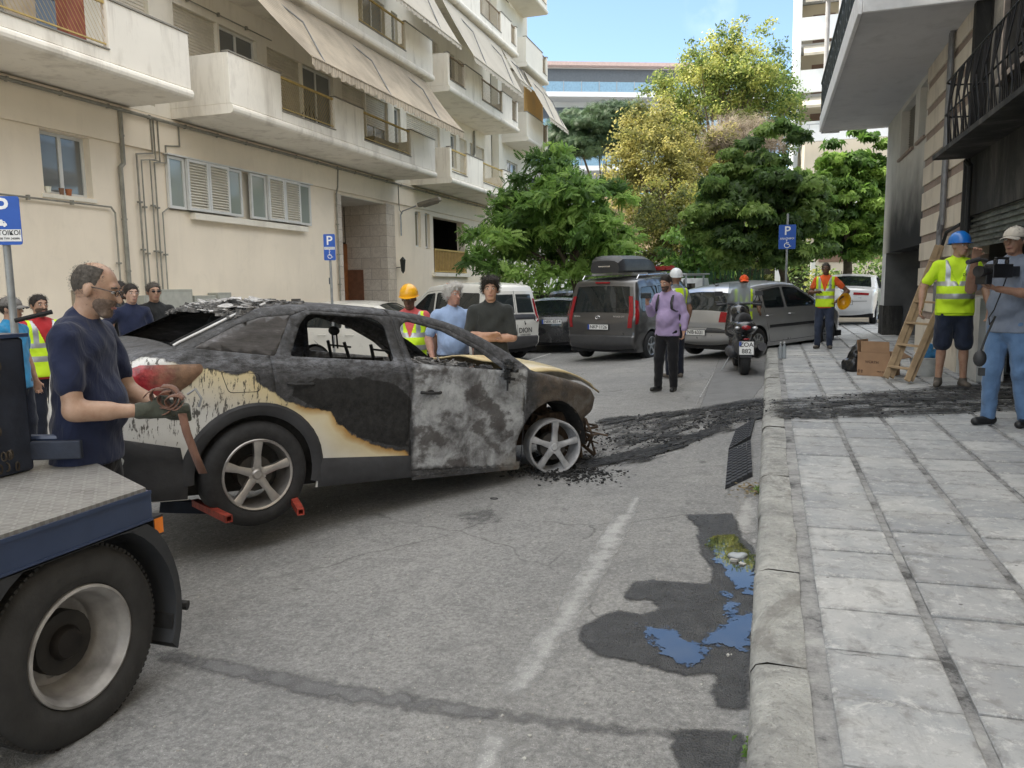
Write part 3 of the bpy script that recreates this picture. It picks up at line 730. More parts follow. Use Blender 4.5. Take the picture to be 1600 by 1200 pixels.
# clutter behind the rails: folded chairs, plant pots, washing
for yy in (7.0, 8.1): LP(MB().box(-9.75, -9.35, yy, yy+.45, 5.05, 5.1).box(-9.78, -9.74, yy, yy+.45, 5.1, 5.75), 'folded_chair', pm('balcony_furniture', (.42,.36,.28), .7))
LP(MB().box(-9.6, -9.4, 8.75, 9.05, 5.0, 6.1).box(-9.62, -9.36, 8.7, 9.1, 5.9, 6.1), 'hanging_laundry', pm('red_cloth', (.30,.10,.07), .9))
LP(MB().box(-9.85, -9.4, 17.6, 18.9, 4.95, 5.35), 'storage_box', pm('storage_lid', (.2,.17,.12), .7))
m = MB()
for q in range(5): m.tube([(-9.3, 14.1+.25*q, 4.95), (-9.3, 14.35+.12*q, 5.45-.1*abs(q-2))], .008, 5)
LP(m, 'drying_rack', DARK)
# ---- awnings (striped canvas on folding arms)
def awn_mat(name, c0, c1, sc=5.5, soot=False):
    t = NT(name); w_ = t.n('ShaderNodeTexWave'); w_.bands_direction = 'Y'; w_.inputs['Scale'].default_value = sc; t.l(t.tc.outputs['Object'], w_.inputs[0])
    c = t.ramp(w_.outputs['Fac'], [(.42, c0), (.58, c1)])
    c = t.mix(t.ramp(t.noise(1.4, 6, .6), [(.4, 0.0), (.7, .6)]), c, (.24,.20,.15)) if soot else t.mix(t.ramp(t.noise(1.4, 5), [(.5, 0.0), (.75, .3)]), c, (.3,.27,.22))
    t.set(c, .9, 0, t.bump(t.noise(3, 3, stretch=(1, 3, .4)), .4, .03)); 
    t.b.inputs['Transmission Weight'].default_value = 0
    tl = t.n('ShaderNodeBsdfTranslucent'); t.l(c, tl.inputs[0]); mx = t.n('ShaderNodeMixShader'); mx.inputs[0].default_value = .25
    t.l(t.b.outputs[0], mx.inputs[1]); t.l(tl.outputs[0], mx.inputs[2]); t.l(mx.outputs[0], t.out.inputs[0]); return t.m
AW1 = awn_mat('striped_canvas_sooty', (.50,.42,.32), (.66,.57,.44), 4.2, True); AW2 = awn_mat('pale_canvas', (.60,.55,.46), (.63,.58,.49))
def awning(ya, yb, Xt, zt, ya2, yb2, Xb, zb, mat, scallop=.16, lab='awning', parent=LB, side=False):
    n = max(12, int((yb-ya)*6)); rows = 7; P = []
    for i in range(n+1):
        s = i/n; row = []
        for j in range(rows):
            q = j/(rows-1); y = (ya+(yb-ya)*s)*(1-q)+(ya2+(yb2-ya2)*s)*q
            sag = -.05*math.sin(math.pi*q)-.03*math.sin(s*math.pi*9)*q*(1-q)*2
            row.append((Xt+(Xb-Xt)*q, y, zt+(zb-zt)*q+sag))
        P.append(row)
    m = MB().grid(P)
    # scalloped valance
    V = []; F = []; k = n*4
    for i in range(k+1):
        s = i/k; y = ya2+(yb2-ya2)*s; d = scallop*(.72+.28*abs(math.sin(s*k/8*math.pi)))
        V += [(Xb, y, zb), (Xb+.02*math.sin(i*1.3), y, zb-d)]
        if i: F.append((2*i-2, 2*i, 2*i+1, 2*i-1))
    m.add(V, F); m.tube([(Xb, ya2, zb), (Xb, yb2, zb)], .02, 6)
    o = LP(m, 'awning', mat, parent, smooth=True)
    cnt = max(2, int((yb-ya)/2.2))
    for i in range(cnt):
        y = ya+(yb-ya)*(i+.4)/cnt
        a = MB(); a.tube([(Xt-.12, y, zt), (Xt+(Xb-Xt)*.45, y+.5, zt+(zb-zt)*.3-.12), (Xb-.02, y+.35, zb-.0)], .016, 6)
        sub(a, 'folding_arm', pm('arm_steel', (.2,.2,.2), .5, .6), o)
    return o
awning(12.15, 20.45, -9.3, 7.34, 13.1, 20.7, -8.25, 5.92, AW1, .2)
awning(13.0, 20.6, -9.3, 10.02, 14.0, 20.75, -8.3, 8.25, AW2, .12)
awning(21.6, 27.0, -9.3, 10.05, 21.9, 26.6, -8.35, 8.28, AW2, .16)
awning(27.1, 28.4, -9.3, 10.05, 27.1, 28.5, -8.6, 8.9, AW2, .12)
# ---- pipes, cables and meter cabinets on the wall
PIPE = pm('wall_pipe', (.27,.26,.22), .6, .2, .2)
def pipe(pts, r=.022, name='drain_pipe', off=.06):
    m = MB(); W = [Vector((XW+off, y, z)) for y, z in pts]; m.tube(W, r, 7)
    for a, b in zip(W, W[1:]):
        L = (b-a).length
        for q in range(1, int(L/.9)+1): m.cbox(tuple(a.lerp(b, q/(int(L/.9)+1))), (.06, .07, .03) if abs((b-a).z) > .3 else (.06, .03, .07))
    return LP(m, name, PIPE)
pipe([(10.62,4.66),(10.62,3.75),(10.55,3.68),(10.55,.2)], .04)
pipe([(-3,4.62),(29,4.62)], .03, off=.10)
pipe([(8.0,2.99),(10.28,2.99),(10.36,2.9),(10.36,.4)], .016, 'conduit'); 
pipe([(11.30,4.6),(11.30,4.02),(10.92,3.95),(10.92,1.5)], .018, 'conduit'); pipe([(11.36,4.6),(11.36,3.92),(11.02,3.86),(11.02,1.45)], .014, 'conduit')
pipe([(11.46,4.6),(11.46,3.9),(11.22,3.9),(11.22,1.5)], .014, 'conduit'); pipe([(11.98,4.66),(11.98,4.25),(11.62,4.2),(11.62,3.9),(11.32,3.86),(11.32,1.5)], .016, 'conduit')
pipe([(11.60,3.1),(11.44,3.0),(11.44,1.5)], .012, 'conduit')
pipe([(17.55,4.6),(17.5,4.15),(17.42,3.98),(17.42,.2)], .02, 'conduit'); pipe([(20.9,4.6),(20.92,3.9),(21.1,3.8)], .012, 'conduit')
pipe([(27.2,7.3),(27.2,6.5),(27.0,6.3),(27.0,4.8)], .04)
pipe([(15.0,6.98),(9.0,6.98)], .012, 'conduit')
CAB = pm('meter_cabinet_paint', (.36,.36,.31), .6, 0, .12)
for (a, b, z0, z1) in ((10.66,11.0,.9,1.52),(11.02,11.85,.6,1.62),(11.9,12.5,.75,1.5),(12.55,12.95,.7,1.55)):
    c_ = LP(MB().box(XW, XW+.25, a, b, z0, z1), 'meter_cabinet', CAB, bevel=.01)
    sub(MB().box(XW+.251, XW+.256, a+.04, b-.04, z0+.05, z1-.05).cbox((XW+.27, b-.1, (z0+z1)/2), (.03,.02,.08)), 'cabinet_door', pm('cabinet_door_paint', (.42,.42,.37), .6), c_)
LP(MB().box(XW-.02, XW+.02, 9.42, 9.56, 1.30, 1.62), 'vent_grille', pm('vent_tan', (.30,.25,.18), .8))
LP(MB().box(XW, XW+.02, 15.35, 15.7, 1.05, 1.38), 'vent_grille', pm('vent_dark', (.09,.08,.07), .8))
LP(MB().box(XW, XW+.012, 17.0, 17.14, 1.72, 1.88), 'house_number_plate', pm('number_plate_blue', (.05,.07,.10), .4))
# wall lantern by the entrance
lan = LP(MB().tube([(XW, 20.72, 2.2), (XW+.18, 20.72, 2.22), (XW+.22, 20.72, 2.45)], .014, 6).lathe([(.0,2.52),(.03,2.5),(.10,2.42),(.09,2.40),(.06,2.10),(.03,2.06),(0,2.02)], 6, 'Z', Matrix.Translation((XW+.22, 20.72, 0))), 'wall_lantern', pm('lantern_iron', (.04,.045,.04), .5, .5))
LP(MB().ell((XW+.1, 7.7, 3.72), (.1,.07,.09)), 'security_lamp', pm('lamp_housing', (.12,.12,.12), .5))
for yy in (21.6,): 
    for z in (8.95, 6.2): LP(MB().cbox((XW+.12, 24.6, z), (.2,.22,.16)), 'floodlight', pm('lamp_housing', (.12,.12,.12), .5))
# flower pots on the sill of the small window
pots = [((9.18,.05),(.75,.72,.6)),((9.42,.04),(.22,.12,.07)),((9.55,.05),(.38,.13,.05))]
for i, ((yy, rr_), c_) in enumerate(pots):
    p_ = MB().lathe([(0,3.10),(rr_*.7,3.10),(rr_,3.2),(rr_*1.05,3.2),(rr_*.9,3.19),(0,3.18)], 10, 'Z', Matrix.Translation((XW-.02, yy, 0))).build('flower_pot', pm('pot_%d' % i, c_, .7))
    tag(p_, ['small white pot at the left end of the high window sill', 'small brown pot in the middle of the high window sill', 'terracotta pot nearest the right end of the high window sill'][i], 'flower pot', 'pots on the window sill')
# street lamp bracketed to the corner
sl = thing('street_lamp', 'grey street lamp head on a short arm bracketed to the cream wall above the lantern', 'street lamp', (XW+.05, 21.0, 3.6))
sub(MB().tube([(XW+.06,21.0,3.15),(XW+.06,21.0,3.75),(XW+.12,21.0,3.86),(XW+.55,21.05,4.0)], .022, 8), 'bracket_arm', STEEL, sl)
sub(MB().cbox((XW+.95, 21.1, 4.1), (.72,.20,.13), ry=-.22).cbox((XW+1.0, 21.1, 4.03), (.5,.15,.06), ry=-.22), 'lamp_head', pm('weathered_lamp', (.20,.18,.14), .7, .2), sl, bevel=.03)

# ================================================================ SECOND BLOCK further along the left
LB2 = thing('apartment_building', 'narrow white apartment block with rounded balconies just beyond the long cream block', 'building', (XW, 31, 0))
PL2 = wall_mat('white_plaster_block', (.74,.72,.64), (.5,.46,.38), .3)
m = MB(); wallholes(m, XW+.3, .3, 29.25, 33.2, -.35, 14.2, [(30.2,31.6,zb+.15,zb+2.1) for zb in (4.6,7.2,9.95,12.7)])
m.box(-22, XW-.02, 33.0, 33.2, -.35, 14.2); LP(m, 'wall', PL2, LB2)
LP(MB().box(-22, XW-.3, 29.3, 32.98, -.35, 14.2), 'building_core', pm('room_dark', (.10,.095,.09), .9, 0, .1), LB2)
for zb in (7.27, 10.06, 12.9): 
    balcony(29.6, 32.65, zb, zb+1.1, [(31.9,32.5)], LB2, XW+.3, XF+.02, BROWNR, wall_mat('white_balcony', (.76,.73,.65), (.5,.46,.38), .3), lat=False)
for zb in (4.6, 7.2, 9.95): window(LB2, XW+.3, 30.2, 31.6, zb+.15, zb+2.1, 'glass', 2)
awning(29.7, 32.6, -9.3, 9.95, 29.7, 32.6, -8.25, 8.1, AW2, .14, parent=LB2)
LP(MB().box(-9.32, -9.3, 29.75, 32.4, 8.4, 9.5), 'fabric_screen', awn_mat('orange_canvas', (.62,.40,.15), (.66,.43,.17)), LB2)
LP(MB().box(-10.3, -9.3, 29.7, 29.72, 7.6, 9.95), 'side_screen', pm('grey_screen', (.48,.44,.37), .9), LB2)
m = MB().box(-14, -10.3, 29.22, 29.24, 4, 4.1)
# ================================================================ RIGHT BUILDING (burnt garage underneath)
RB = thing('apartment_building', 'fire-blackened apartment building with striped stone wall above the burnt garage on the right', 'building', (2.6, 12, 0))
def LR(m, name, mats, **k): return sub(m, name, mats, RB, **k)
STONE = wall_mat('beige_render_slabs', (.68,.61,.51), (.25,.21,.18), .6, .4)
GROOVE = pm('brown_recess_band', (.30,.23,.19), .85, 0, .15)
t = NT('soot_stained_plaster')
sp = t.n('ShaderNodeSeparateXYZ'); t.l(t.tc.outputs['Object'], sp.inputs[0])
# object space: y from 3.8 (near) to 9 (far), z in metres
ma = t.n('ShaderNodeMapRange'); ma.inputs[1].default_value = 4.9; ma.inputs[2].default_value = 2.9; ma.interpolation_type = 'SMOOTHSTEP'; t.l(t.math('ADD', sp.outputs[2], t.math('MULTIPLY', t.noise(1.6, 4), .9)), ma.inputs[0])
mb = t.n('ShaderNodeMapRange'); mb.inputs[1].default_value = 8.8; mb.inputs[2].default_value = 7.6; mb.interpolation_type = 'SMOOTHSTEP'; t.l(sp.outputs[1], mb.inputs[0])
k_ = t.math('MULTIPLY', ma.outputs[0], mb.outputs[0])
c = t.mix(t.math('MULTIPLY', k_, 1.0), t.ramp(t.noise(2, 5), [(.3, (.56,.54,.50)), (.7, (.68,.66,.61))]), (.025,.025,.025))
t.set(c, .85, 0, t.bump(t.noise(60, 3), .15, .004), .2); SOOTP = t.m
t = NT('charred_wall')
st = t.noise(1.6, 7, .7, stretch=(1, 1.2, .28), dist=.5)
c = t.ramp(st, [(.3, (.012,.012,.012)), (.5, (.035,.034,.032)), (.66, (.10,.095,.085)), (.8, (.20,.18,.15))])
t.set(c, .8, 0, t.bump(t.noise(30, 6, .7), .6, .012), .25); BURNT = t.m
DSOF = wall_mat('grey_soffit', (.58,.58,.59), (.36,.36,.37), .5, 1)  # even grey soffit paint with faint stains
XR = 2.6
m = MB(); z = .08; 
zz = [(.05, .87)]; z0 = .87
m.box(XR-.04, XR+.3, 12.45, 15.78, .05, .93)
q = .93
gm = MB()
while q < 5.3:
    gm.box(XR-.015, XR+.3, 12.46, 15.77, q+.002, min(5.3, q+.128)); 
    if q+.13 < 5.3: m.box(XR-.04, XR+.3, 12.45, 15.78, q+.13, min(5.3, q+.44))
    q += .442
LR(m, 'striped_wall', STONE, bevel=.004); LR(gm, 'recessed_bands', GROOVE)
m = MB(); wallholes(m, XR, .3, 15.785, 20.9, 2.25, 5.3, [(17.2, 18.9, 4.2, 5.2), (15.95, 16.75, 4.2, 5.2)], sgn=1)
LR(m, 'plain_wall', SOOTP)
for a, b in ((17.2,18.9),(15.95,16.75)):
    mm = MB(); zq = 4.22
    while zq < 5.2: mm.cbox((XR+.17, (a+b)/2, zq+.02), (.05, b-a-.04, .008), ry=.7); zq += .05
    mm.box(XR+.2, XR+.21, a, b, 4.2, 5.2)
    w_ = LR(mm, 'window_shutter', pm('grey_louvre', (.22,.20,.17), .7)); sub(MB().box(XR-.05, XR+.1, a-.05, b+.05, 4.15, 4.197), 'sill', GROOVE, w_)
LR(MB().box(XR, XR+.35, 20.35, 20.9, -.1, 2.247).box(XR-.0, XR+.4, 20.901, 20.95, -.1, 5.3), 'pillar', pm('grey_white_render', (.66,.66,.67), .8, 0, .12, 3))
LR(MB().box(XR-.03, XR+.38, 20.2, 20.34, -.1, 1.02).box(XR-.03, XR-.001, 20.341, 20.93, -.1, 1.02), 'pillar_base', BURNT)
m = MB(); m.box(XR+1.6, XR+1.8, 15.8, 20.3, -.1, 2.6); m.box(XR, XR+1.8, 15.5, 15.78, -.1, 2.24); m.box(XR+.5, XR+.62, 17.9, 18.1, -.1, 2.3); m.box(XR, XR+1.8, 20.3, 20.34, -.1, 2.6)
LR(m, 'garage_passage', pm('passage_render', (.12,.118,.115), .85, 0, .25, 2)); LR(MB().box(XR+.3, XR+1.8, 15.7, 20.3, 2.3, 2.4), 'passage_ceiling', BURNT)
# burnt section over the garage door
m = MB(); m.box(XR-.03, XR+.3, 6.5, 12.44, 2.45, 3.25); wallholes(m, XR+.12, .2, 6.5, 12.44, 3.25, 8, [(9.0, 11.4, 4.05, 6.2)], sgn=1)
m.box(XR-.06, XR+.12, 12.30, 12.449, 2.3, 8)
LR(m, 'burnt_wall', BURNT)
mm = MB(); zq = 4.08
while zq < 6.2: mm.cbox((XR+.27, 10.2, zq+.03), (.06, 2.36, .012), ry=.7); zq += .11
LR(mm, 'burnt_shutter', pm('burnt_metal', (.07,.065,.06), .6, .4, .3)); LR(MB().box(XR+.3, XR+.34, 9, 11.4, 4.05, 6.2), 'window_void', DARK)
LR(MB().box(XR+.06, XR+.13, 8.94, 9.0, 4.0, 6.3).box(XR+.06, XR+.13, 11.4, 11.46, 4.0, 6.3).box(XR+.0, XR+.13, 8.94, 11.46, 3.98, 4.045), 'window_frame', pm('scorched_frame', (.14,.12,.11), .6, .2, .3))
m = MB()
for zq in (3.32, 3.78, 4.2):
    m.tube([(XR+.1, 12.2, zq), (XR-.32, 12.15, zq), (XR-.42, 12.0, zq), (XR-.42, 6.8, zq)], .012, 6)
y = 7.0
while y < 12.0:
    for dy in (-.10, -.04, .04, .10): m.tube([(XR-.42, y+dy, 4.2), (XR-.46, y+dy*.3, 3.75), (XR-.42, y+dy*1.2, 3.32)], .007, 5)
    m.tube([(XR-.42, y-.2, 4.2), (XR-.44, y-.05, 3.9), (XR-.42, y-.2, 3.5), (XR-.42, y-.2, 3.32)], .009, 5); y += .42
LR(m, 'wrought_iron_railing', pm('black_iron', (.02,.02,.022), .5, .6, .2)); LR(MB().box(XR-.5, XR+.1, 6.7, 12.3, 3.24, 3.30), 'balcony_ledge', BURNT)
m = MB(); zq = 2.02
while zq < 2.44: m.box(XR+.02, XR+.05, 6.8, 12.42, zq, zq+.035); m.box(XR+.05, XR+.06, 6.8, 12.42, zq+.03, zq+.07); zq += .07
LR(m, 'burnt_roller_door', pm('scorched_steel_slats', (.16,.165,.15), .5, .6, .5, 6))
m = MB(); m.box(3.2, 9, 12.0, 12.44, -.1, 2.45); m.box(9, 9.2, 5, 12.44, -.1, 2.45); m.box(2.95, 9, 6.3, 6.5, -.1, 2.45); m.box(2.9, 9, 6.5, 12, 2.46, 2.6)
LR(m, 'garage_interior', DARK)
LR(MB().box(XR-.03, XR+.28, 11.3, 12.44, -.1, 1.35), 'low_wall', pm('limewashed_wall', (.50,.50,.48), .85, 0, .18, 3, .3))
LR(MB().box(XR, XR+.3, -8, 6.5, -.1, 11), 'front_wall', STONE)
LR(MB().box(XR+.95, 14, -8, 20.9, 2.7, 11.3).box(XR+.31, XR+.94, 12.45, 20.9, 5.3, 11.3).box(XR+.35,XR+.94,-8,12.44,8.0,11.3), 'upper_block', STONE)
# balconies overhead
for zb in (5.3, 8.35):
    ya = 12.2 if zb < 6 else -6
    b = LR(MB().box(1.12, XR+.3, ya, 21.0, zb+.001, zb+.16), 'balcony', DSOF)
    sub(MB().box(1.06, 1.118, ya, 21.0, zb-.03, zb+.34).box(1.118, XR+.3, 21.0, 21.05, zb-.03, zb+.34).box(1.118, XR-.05, ya-.06, ya, zb-.03, zb+.34), 'balcony_edge', pm('white_painted_edge', (.78,.78,.79), .7, 0, .08), b, bevel=.01)
    m = MB()
    for yy in np.arange(ya+.1, 21.0, .11): m.box(1.08, 1.095, yy, yy+.015, zb+.34, zb+1.1)
    for yy in np.arange(ya+.3, 20.8, .55): m.tube([(1.085, yy+.2*math.cos(a), zb+.72+.26*math.sin(a)) for a in np.linspace(0, 6.28, 11)], .012, 4, False)
    m.box(1.06, 1.11, ya, 21.0, zb+1.1, zb+1.14); sub(m, 'iron_railing', pm('dark_green_iron', (.05,.06,.06), .5, .4), b)
    for yy in ([20.8, 16.4] if zb < 6 else [20.8, 16.4, 12.2]): sub(MB().cyl((1.15, yy, zb+.1), (1.15, yy, zb+3.0), .055, 10), 'post', pm('white_post', (.6,.6,.62), .5), b)
LR(MB().tube([(1.1, 20.7, 5.28), (1.1, 20.7, 5.2), (1.5, 20.7, 5.2)], .03, 6), 'drip_pipe', pm('white_post', (.6,.6,.62), .5))
m = MB()
for dy, r_ in ((0,.035),(.09,.03),(.17,.02)): m.tube([(XR-.09, 13.6+dy, 8), (XR-.09, 13.6+dy, 2.45+dy), (XR-.09, 13.75+dy, 2.3+dy), (XR-.09, 13.75+dy, .9)], r_, 8)
LR(m, 'downpipe', pm('grey_downpipe', (.20,.20,.21), .5, .3, .2))
m = MB()
for yy, za in ((12.22, 2.25), (12.0, 2.15)): m.tube([(XR-.09, yy, 3.1), (XR-.09, yy, za)], .035, 7)
m.tube([(XR-.09, 12.22, 3.1), (XR-.12, 12.1, 3.18), (XR-.09, 12.0, 3.1)], .035, 7)
m.tube([(XR-.1, 12.3, 2.36), (XR-.1, 13.2, 2.3), (XR-.1, 13.5, 2.1), (XR-.1, 13.9, 2.1)], .025, 7)
LR(m, 'melted_conduit', pm('melted_black', (.012,.012,.012), .7, 0, .3, 30, .8))

# ================================================================ FAR BUILDINGS
def place(px, py, D): p = ad(px, py, D); return p
A = place(1238, 300, 47)
FB = thing('apartment_building', 'white apartment block with stacked loggias far behind the trees at the end of the street', 'building', (float(A[0]), float(A[1]), 0))
FW = wall_mat('far_white_paint', (.74,.76,.78), (.5,.5,.5), .12)
y0 = 0; W = 17; m = MB(); m.box(0, W, 6.2, 14, 0, 23); m.box(0, .25, 0, 6.2, 0, 23)
FB_c = []
def lf(m, n, mt, **k):
    o = m.build(n, mt, FB, **k); return o
zs_ = [ad(1265, yy, 47)[2] for yy in (457-77*4.5+38,)]
base = ad(1265, 149, 47)[2]     # bottom edge of one parapet band
lf(m, 'wall', FW)
for k in range(-4, 4):
    zb = base+k*3.0
    if zb < .3: continue
    fl = lf(MB().box(.26, W, 1.6, 6.19, zb-.001, zb+.18), 'floor_slab', FW)
    sub2 = lf(MB().box(0.0+.26, W, -.02, .14, zb-.05, zb+1.25), 'parapet', FW)
    lf(MB().box(.3, W, 3.2, 3.3, zb+.2, zb+2.95), 'loggia_wall', wall_mat('loggia_cream', (.68,.60,.46), (.5,.5,.5), .15))
    for q in range(5): lf(MB().box(1.0+3.4*q, 2.3+3.4*q, 3.14, 3.19, zb+.3, zb+2.3), 'door', pm('brown_shutter', (.22,.14,.10), .7))
    m = MB().grid([[(.5, -.1-.0*j, zb+2.8-.7*j*(1 if k % 2 else .6)) for j in (0, 1)], [(4.6, -.1, zb+2.8-.7*j*(1 if k % 2 else .6)) if False else (4.6, -.1, zb+2.8) for j in (0, 1)]])
    aw = MB(); aw.add([(.4, .4, zb+2.75), (5.2, .4, zb+2.75), (5.2, -.5, zb+2.1), (.4, -.5, zb+2.1)], [(0,1,2,3)]); aw.add([(.4,-.5,zb+2.1),(5.2,-.5,zb+2.1),(5.2,-.5,zb+1.95),(.4,-.5,zb+1.95)], [(0,1,2,3)])
    lf(aw, 'awning', AW2)
A = place(1262, 222, 34)
# building end seen below the overhanging balcony (street side)
FC = thing('apartment_building', 'far apartment building with a long white balcony seen between the soffit and the right-hand trees', 'building', (float(A[0]), float(A[1])+2, 0))
for k, (ya, yb) in enumerate(((205, 223), (262+60, 290+60))):
    p = ad(1262, yb, 36)
    FC_b = MB().box(0, 9, -.1, .05, p[2], p[2]+1.0*(.55 if k == 0 else 1)).build('parapet', FW, FC)
    m = MB().box(0, 9, -.06, -.02, p[2]+.75, p[2]+.8)
    for q in range(9): m.box(.1+q, .14+q, -.06, -.02, p[2]+.5, p[2]+.76)
    m.build('railing', STEEL, FC)
MB().box(0, 9, 1.3, 6, 0, ad(1262, 204, 36)[2]).build('wall', wall_mat('far_cream', (.66,.60,.50), (.4,.4,.4), .2), FC)
MB().box(.8, 2.2, 1.25, 1.29, 2.6, 4.4).build('shutter', pm('brown_shutter', (.22,.14,.10), .7), FC); MB().box(3, 5.6, 1.25, 1.29, 2.6, 5.4).build('shutter', pm('brown_shutter', (.22,.14,.10), .7), FC)
# left far building with blue glass balconies
A = place(850, 240, 62)
FD = thing('apartment_building', 'long modern block with blue glass balconies and a pink roof edge behind the dark conifer', 'building', (float(A[0])-6, float(A[1]), 0), rz=R(24))
ztop = ad(900, 100, 66)[2]
dd = []
BLUEG = pm('blue_glass_panels', (.22,.36,.48), .2, 0, .15)
MB().box(0, 26, 2, 12, 0, ztop-.4).build('wall', FW, FD)
MB().box(0, 26, 1.2, 12, ztop-.4, ztop-.1).build('roof_edge', pm('pink_roof_edge', (.55,.40,.36), .7), FD)
MB().box(0, 26, 1.95, 1.99, ztop-2.2, ztop-.5).build('window_band', pm('dark_window_band', (.10,.11,.12), .3), FD)
for k in range(5):
    zb = ztop-3.0-k*3.0
    MB().box(0, 26, 0, 2, zb-.25, zb+.15).build('balcony', FW, FD); 
    MB().box(0, 26, 0.02, .06, zb+.152, zb+.95).build('glass_rail', BLUEG, FD)
    mm = MB(); [mm.box(q*1.5, q*1.5+.05, -.01, .015, zb+.16, zb+1.0) for q in range(18)]; mm.build('balustrade_grating', STEEL, FD)
    MB().box(.5, 25.5, 1.93, 1.985, zb+.4, zb+2.3).build('window_row', pm('dark_window_band', (.10,.11,.12), .3), FD) if k else None
# cream house glimpsed behind the trunks
A = place(985, 420, 40)
FE = thing('house', 'ochre and white house with an iron balcony glimpsed between the tree trunks', 'house', (float(A[0])-1.5, float(A[1]), -.2))
MB().box(0, 4.6, 0, 6, 0, 6.4).build('wall', wall_mat('ochre_house', (.52,.40,.26), (.3,.25,.2), .3), FE)
MB().box(1.5, 3.2, -.05, -.003, .3, 3.0).build('white_panel', FW, FE)
mm = MB().box(.6, 4.0, -1.0, -.06, 3.4, 3.55); mm.build('balcony', FW, FE)
mm = MB().box(.6, 4.0, -1.0, -.95, 4.45, 4.5); [mm.box(.6+.14*q, .62+.14*q, -.99, -.97, 3.55, 4.45) for q in range(25)]; mm.build('railing', DARK, FE)
# park wall / pale kiosk behind the parked cars
A = place(1215, 430, 30)
kk = thing('garden_wall', 'pale low garden wall and gate post behind the parking sign on the right', 'wall', (float(A[0])-1.0, float(A[1]), .1))
MB().box(0, 3.2, 0, .3, 0, 1.25).build('wall', wall_mat('pale_garden_wall', (.62,.56,.46), (.3,.3,.25), .4), kk); MB().box(.9, 1.1, -.08, .34, 0, 2.5).box(2.2,2.36,-.05,.3,1.26,2.3).build('post', FW, kk)

# ================================================================ TREES
def leafmat(name, cols, trans=.45, rough=.5):
    t = NT(name); tn = t.attr('tone')
    n = len(cols); c = t.ramp(tn, [(i/(n-1), q) for i, q in enumerate(cols)])
    t.set(c, rough, 0, None, .35)
    tl = t.n('ShaderNodeBsdfTranslucent'); t.l(t.mix(.5, c, t.mix(1.0, c, (1.0, 1.0, .35), 'MULTIPLY')), tl.inputs[0])
    hs = t.n('ShaderNodeHueSaturation'); hs.inputs['Value'].default_value = 1.6; t.l(c, hs.inputs['Color']); t.l(hs.outputs[0], tl.inputs[0])
    mx = t.n('ShaderNodeMixShader'); mx.inputs[0].default_value = trans
    t.l(t.b.outputs[0], mx.inputs[1]); t.l(tl.outputs[0], mx.inputs[2]); t.l(mx.outputs[0], t.out.inputs[0]); return t.m
def tmpl(kind):
    V = []; F = []
    def leaf(o, ang, L, wd, droop):
        n = len(V); c, s = math.cos(ang), math.sin(ang)
        for a, b, z in ((0,0,0), (.45,.5,.04), (1,0,-droop), (.45,-.5,.04)):
            x, y = a*L, b*wd; V.append((o[0]+c*x-s*y, o[1]+s*x+c*y, o[2]+z*L)); 
        F.append((n, n+1, n+2, n+3))
    if kind == 'leaf': leaf((0,0,0), 0, 1, .5, .2)
    elif kind == 'palmate':
        for a in (-2.3,-1.5,-.75,0,.75,1.5,2.3): leaf((0,0,0), a, 1.0-.12*abs(a), .36, .35)
    elif kind == 'pinnate':
        for i in range(6):
            x = .15+.15*i
            for s in (-1, 1): leaf((x, 0, -.1*x*x), s*1.15, .42*(1-.3*abs(i-2)/3), .17, .3)
        leaf((1.0,0,-.12), 0, .42, .17, .3)
    elif kind == 'needle':
        for a in np.linspace(-1.2, 1.2, 6): leaf((0,0,0), a, 1, .10, .05)
    elif kind == 'strand':
        for a in (-.25, .25): leaf((0,0,0), a, 1, .09, -.25)
    elif kind == 'twig':
        for a in (-.5, 0, .5): leaf((0,0,0), a, 1, .03, -.1)
    return np.array(V), np.array(F)
def foliage(name, pts, nrm, size, kind, mat, parent=None, tone=None, spread=.6):
    TV, TF = tmpl(kind); N = len(pts); k = len(TV)
    n = nrm+rng.normal(0, spread, (N, 3)); n /= np.linalg.norm(n, axis=1)[:, None]+1e-9
    r0 = rng.normal(0, 1, (N, 3)); x = r0-n*(r0*n).sum(1)[:, None]; x /= np.linalg.norm(x, axis=1)[:, None]+1e-9
    y = np.cross(n, x); s = (size*rng.uniform(.65, 1.25, N))[:, None, None]
    V = pts[:, None]+s*(TV[None, :, 0:1]*x[:, None]+TV[None, :, 1:2]*y[:, None]+TV[None, :, 2:3]*n[:, None])
    F = (np.arange(N)[:, None, None]*k+TF[None]).reshape(-1, 4)
    o = npobj(name, V.reshape(-1, 3), F, mat, parent)
    tn = rng.random(N) if tone is None else np.clip(tone+rng.normal(0, .18, N), 0, 1)
    at = o.data.attributes.new('tone', 'FLOAT', 'POINT'); at.data.foreach_set('value', np.repeat(tn, k).astype(np.float32))
    return o
def clumps(c, r, nc, cr, rs_, flat=.8, bottom=-1):
    """centres of leaf clumps spread over an ellipsoid crown"""
    out = []
    while len(out) < nc:
        d = rs_.normal(0, 1, 3); d /= np.linalg.norm(d)
        if d[2] < bottom: continue
        out.append((np.array(c)+d*np.array(r)*rs_.uniform(.45, 1.0), cr*rs_.uniform(.6, 1.25)))
    return out
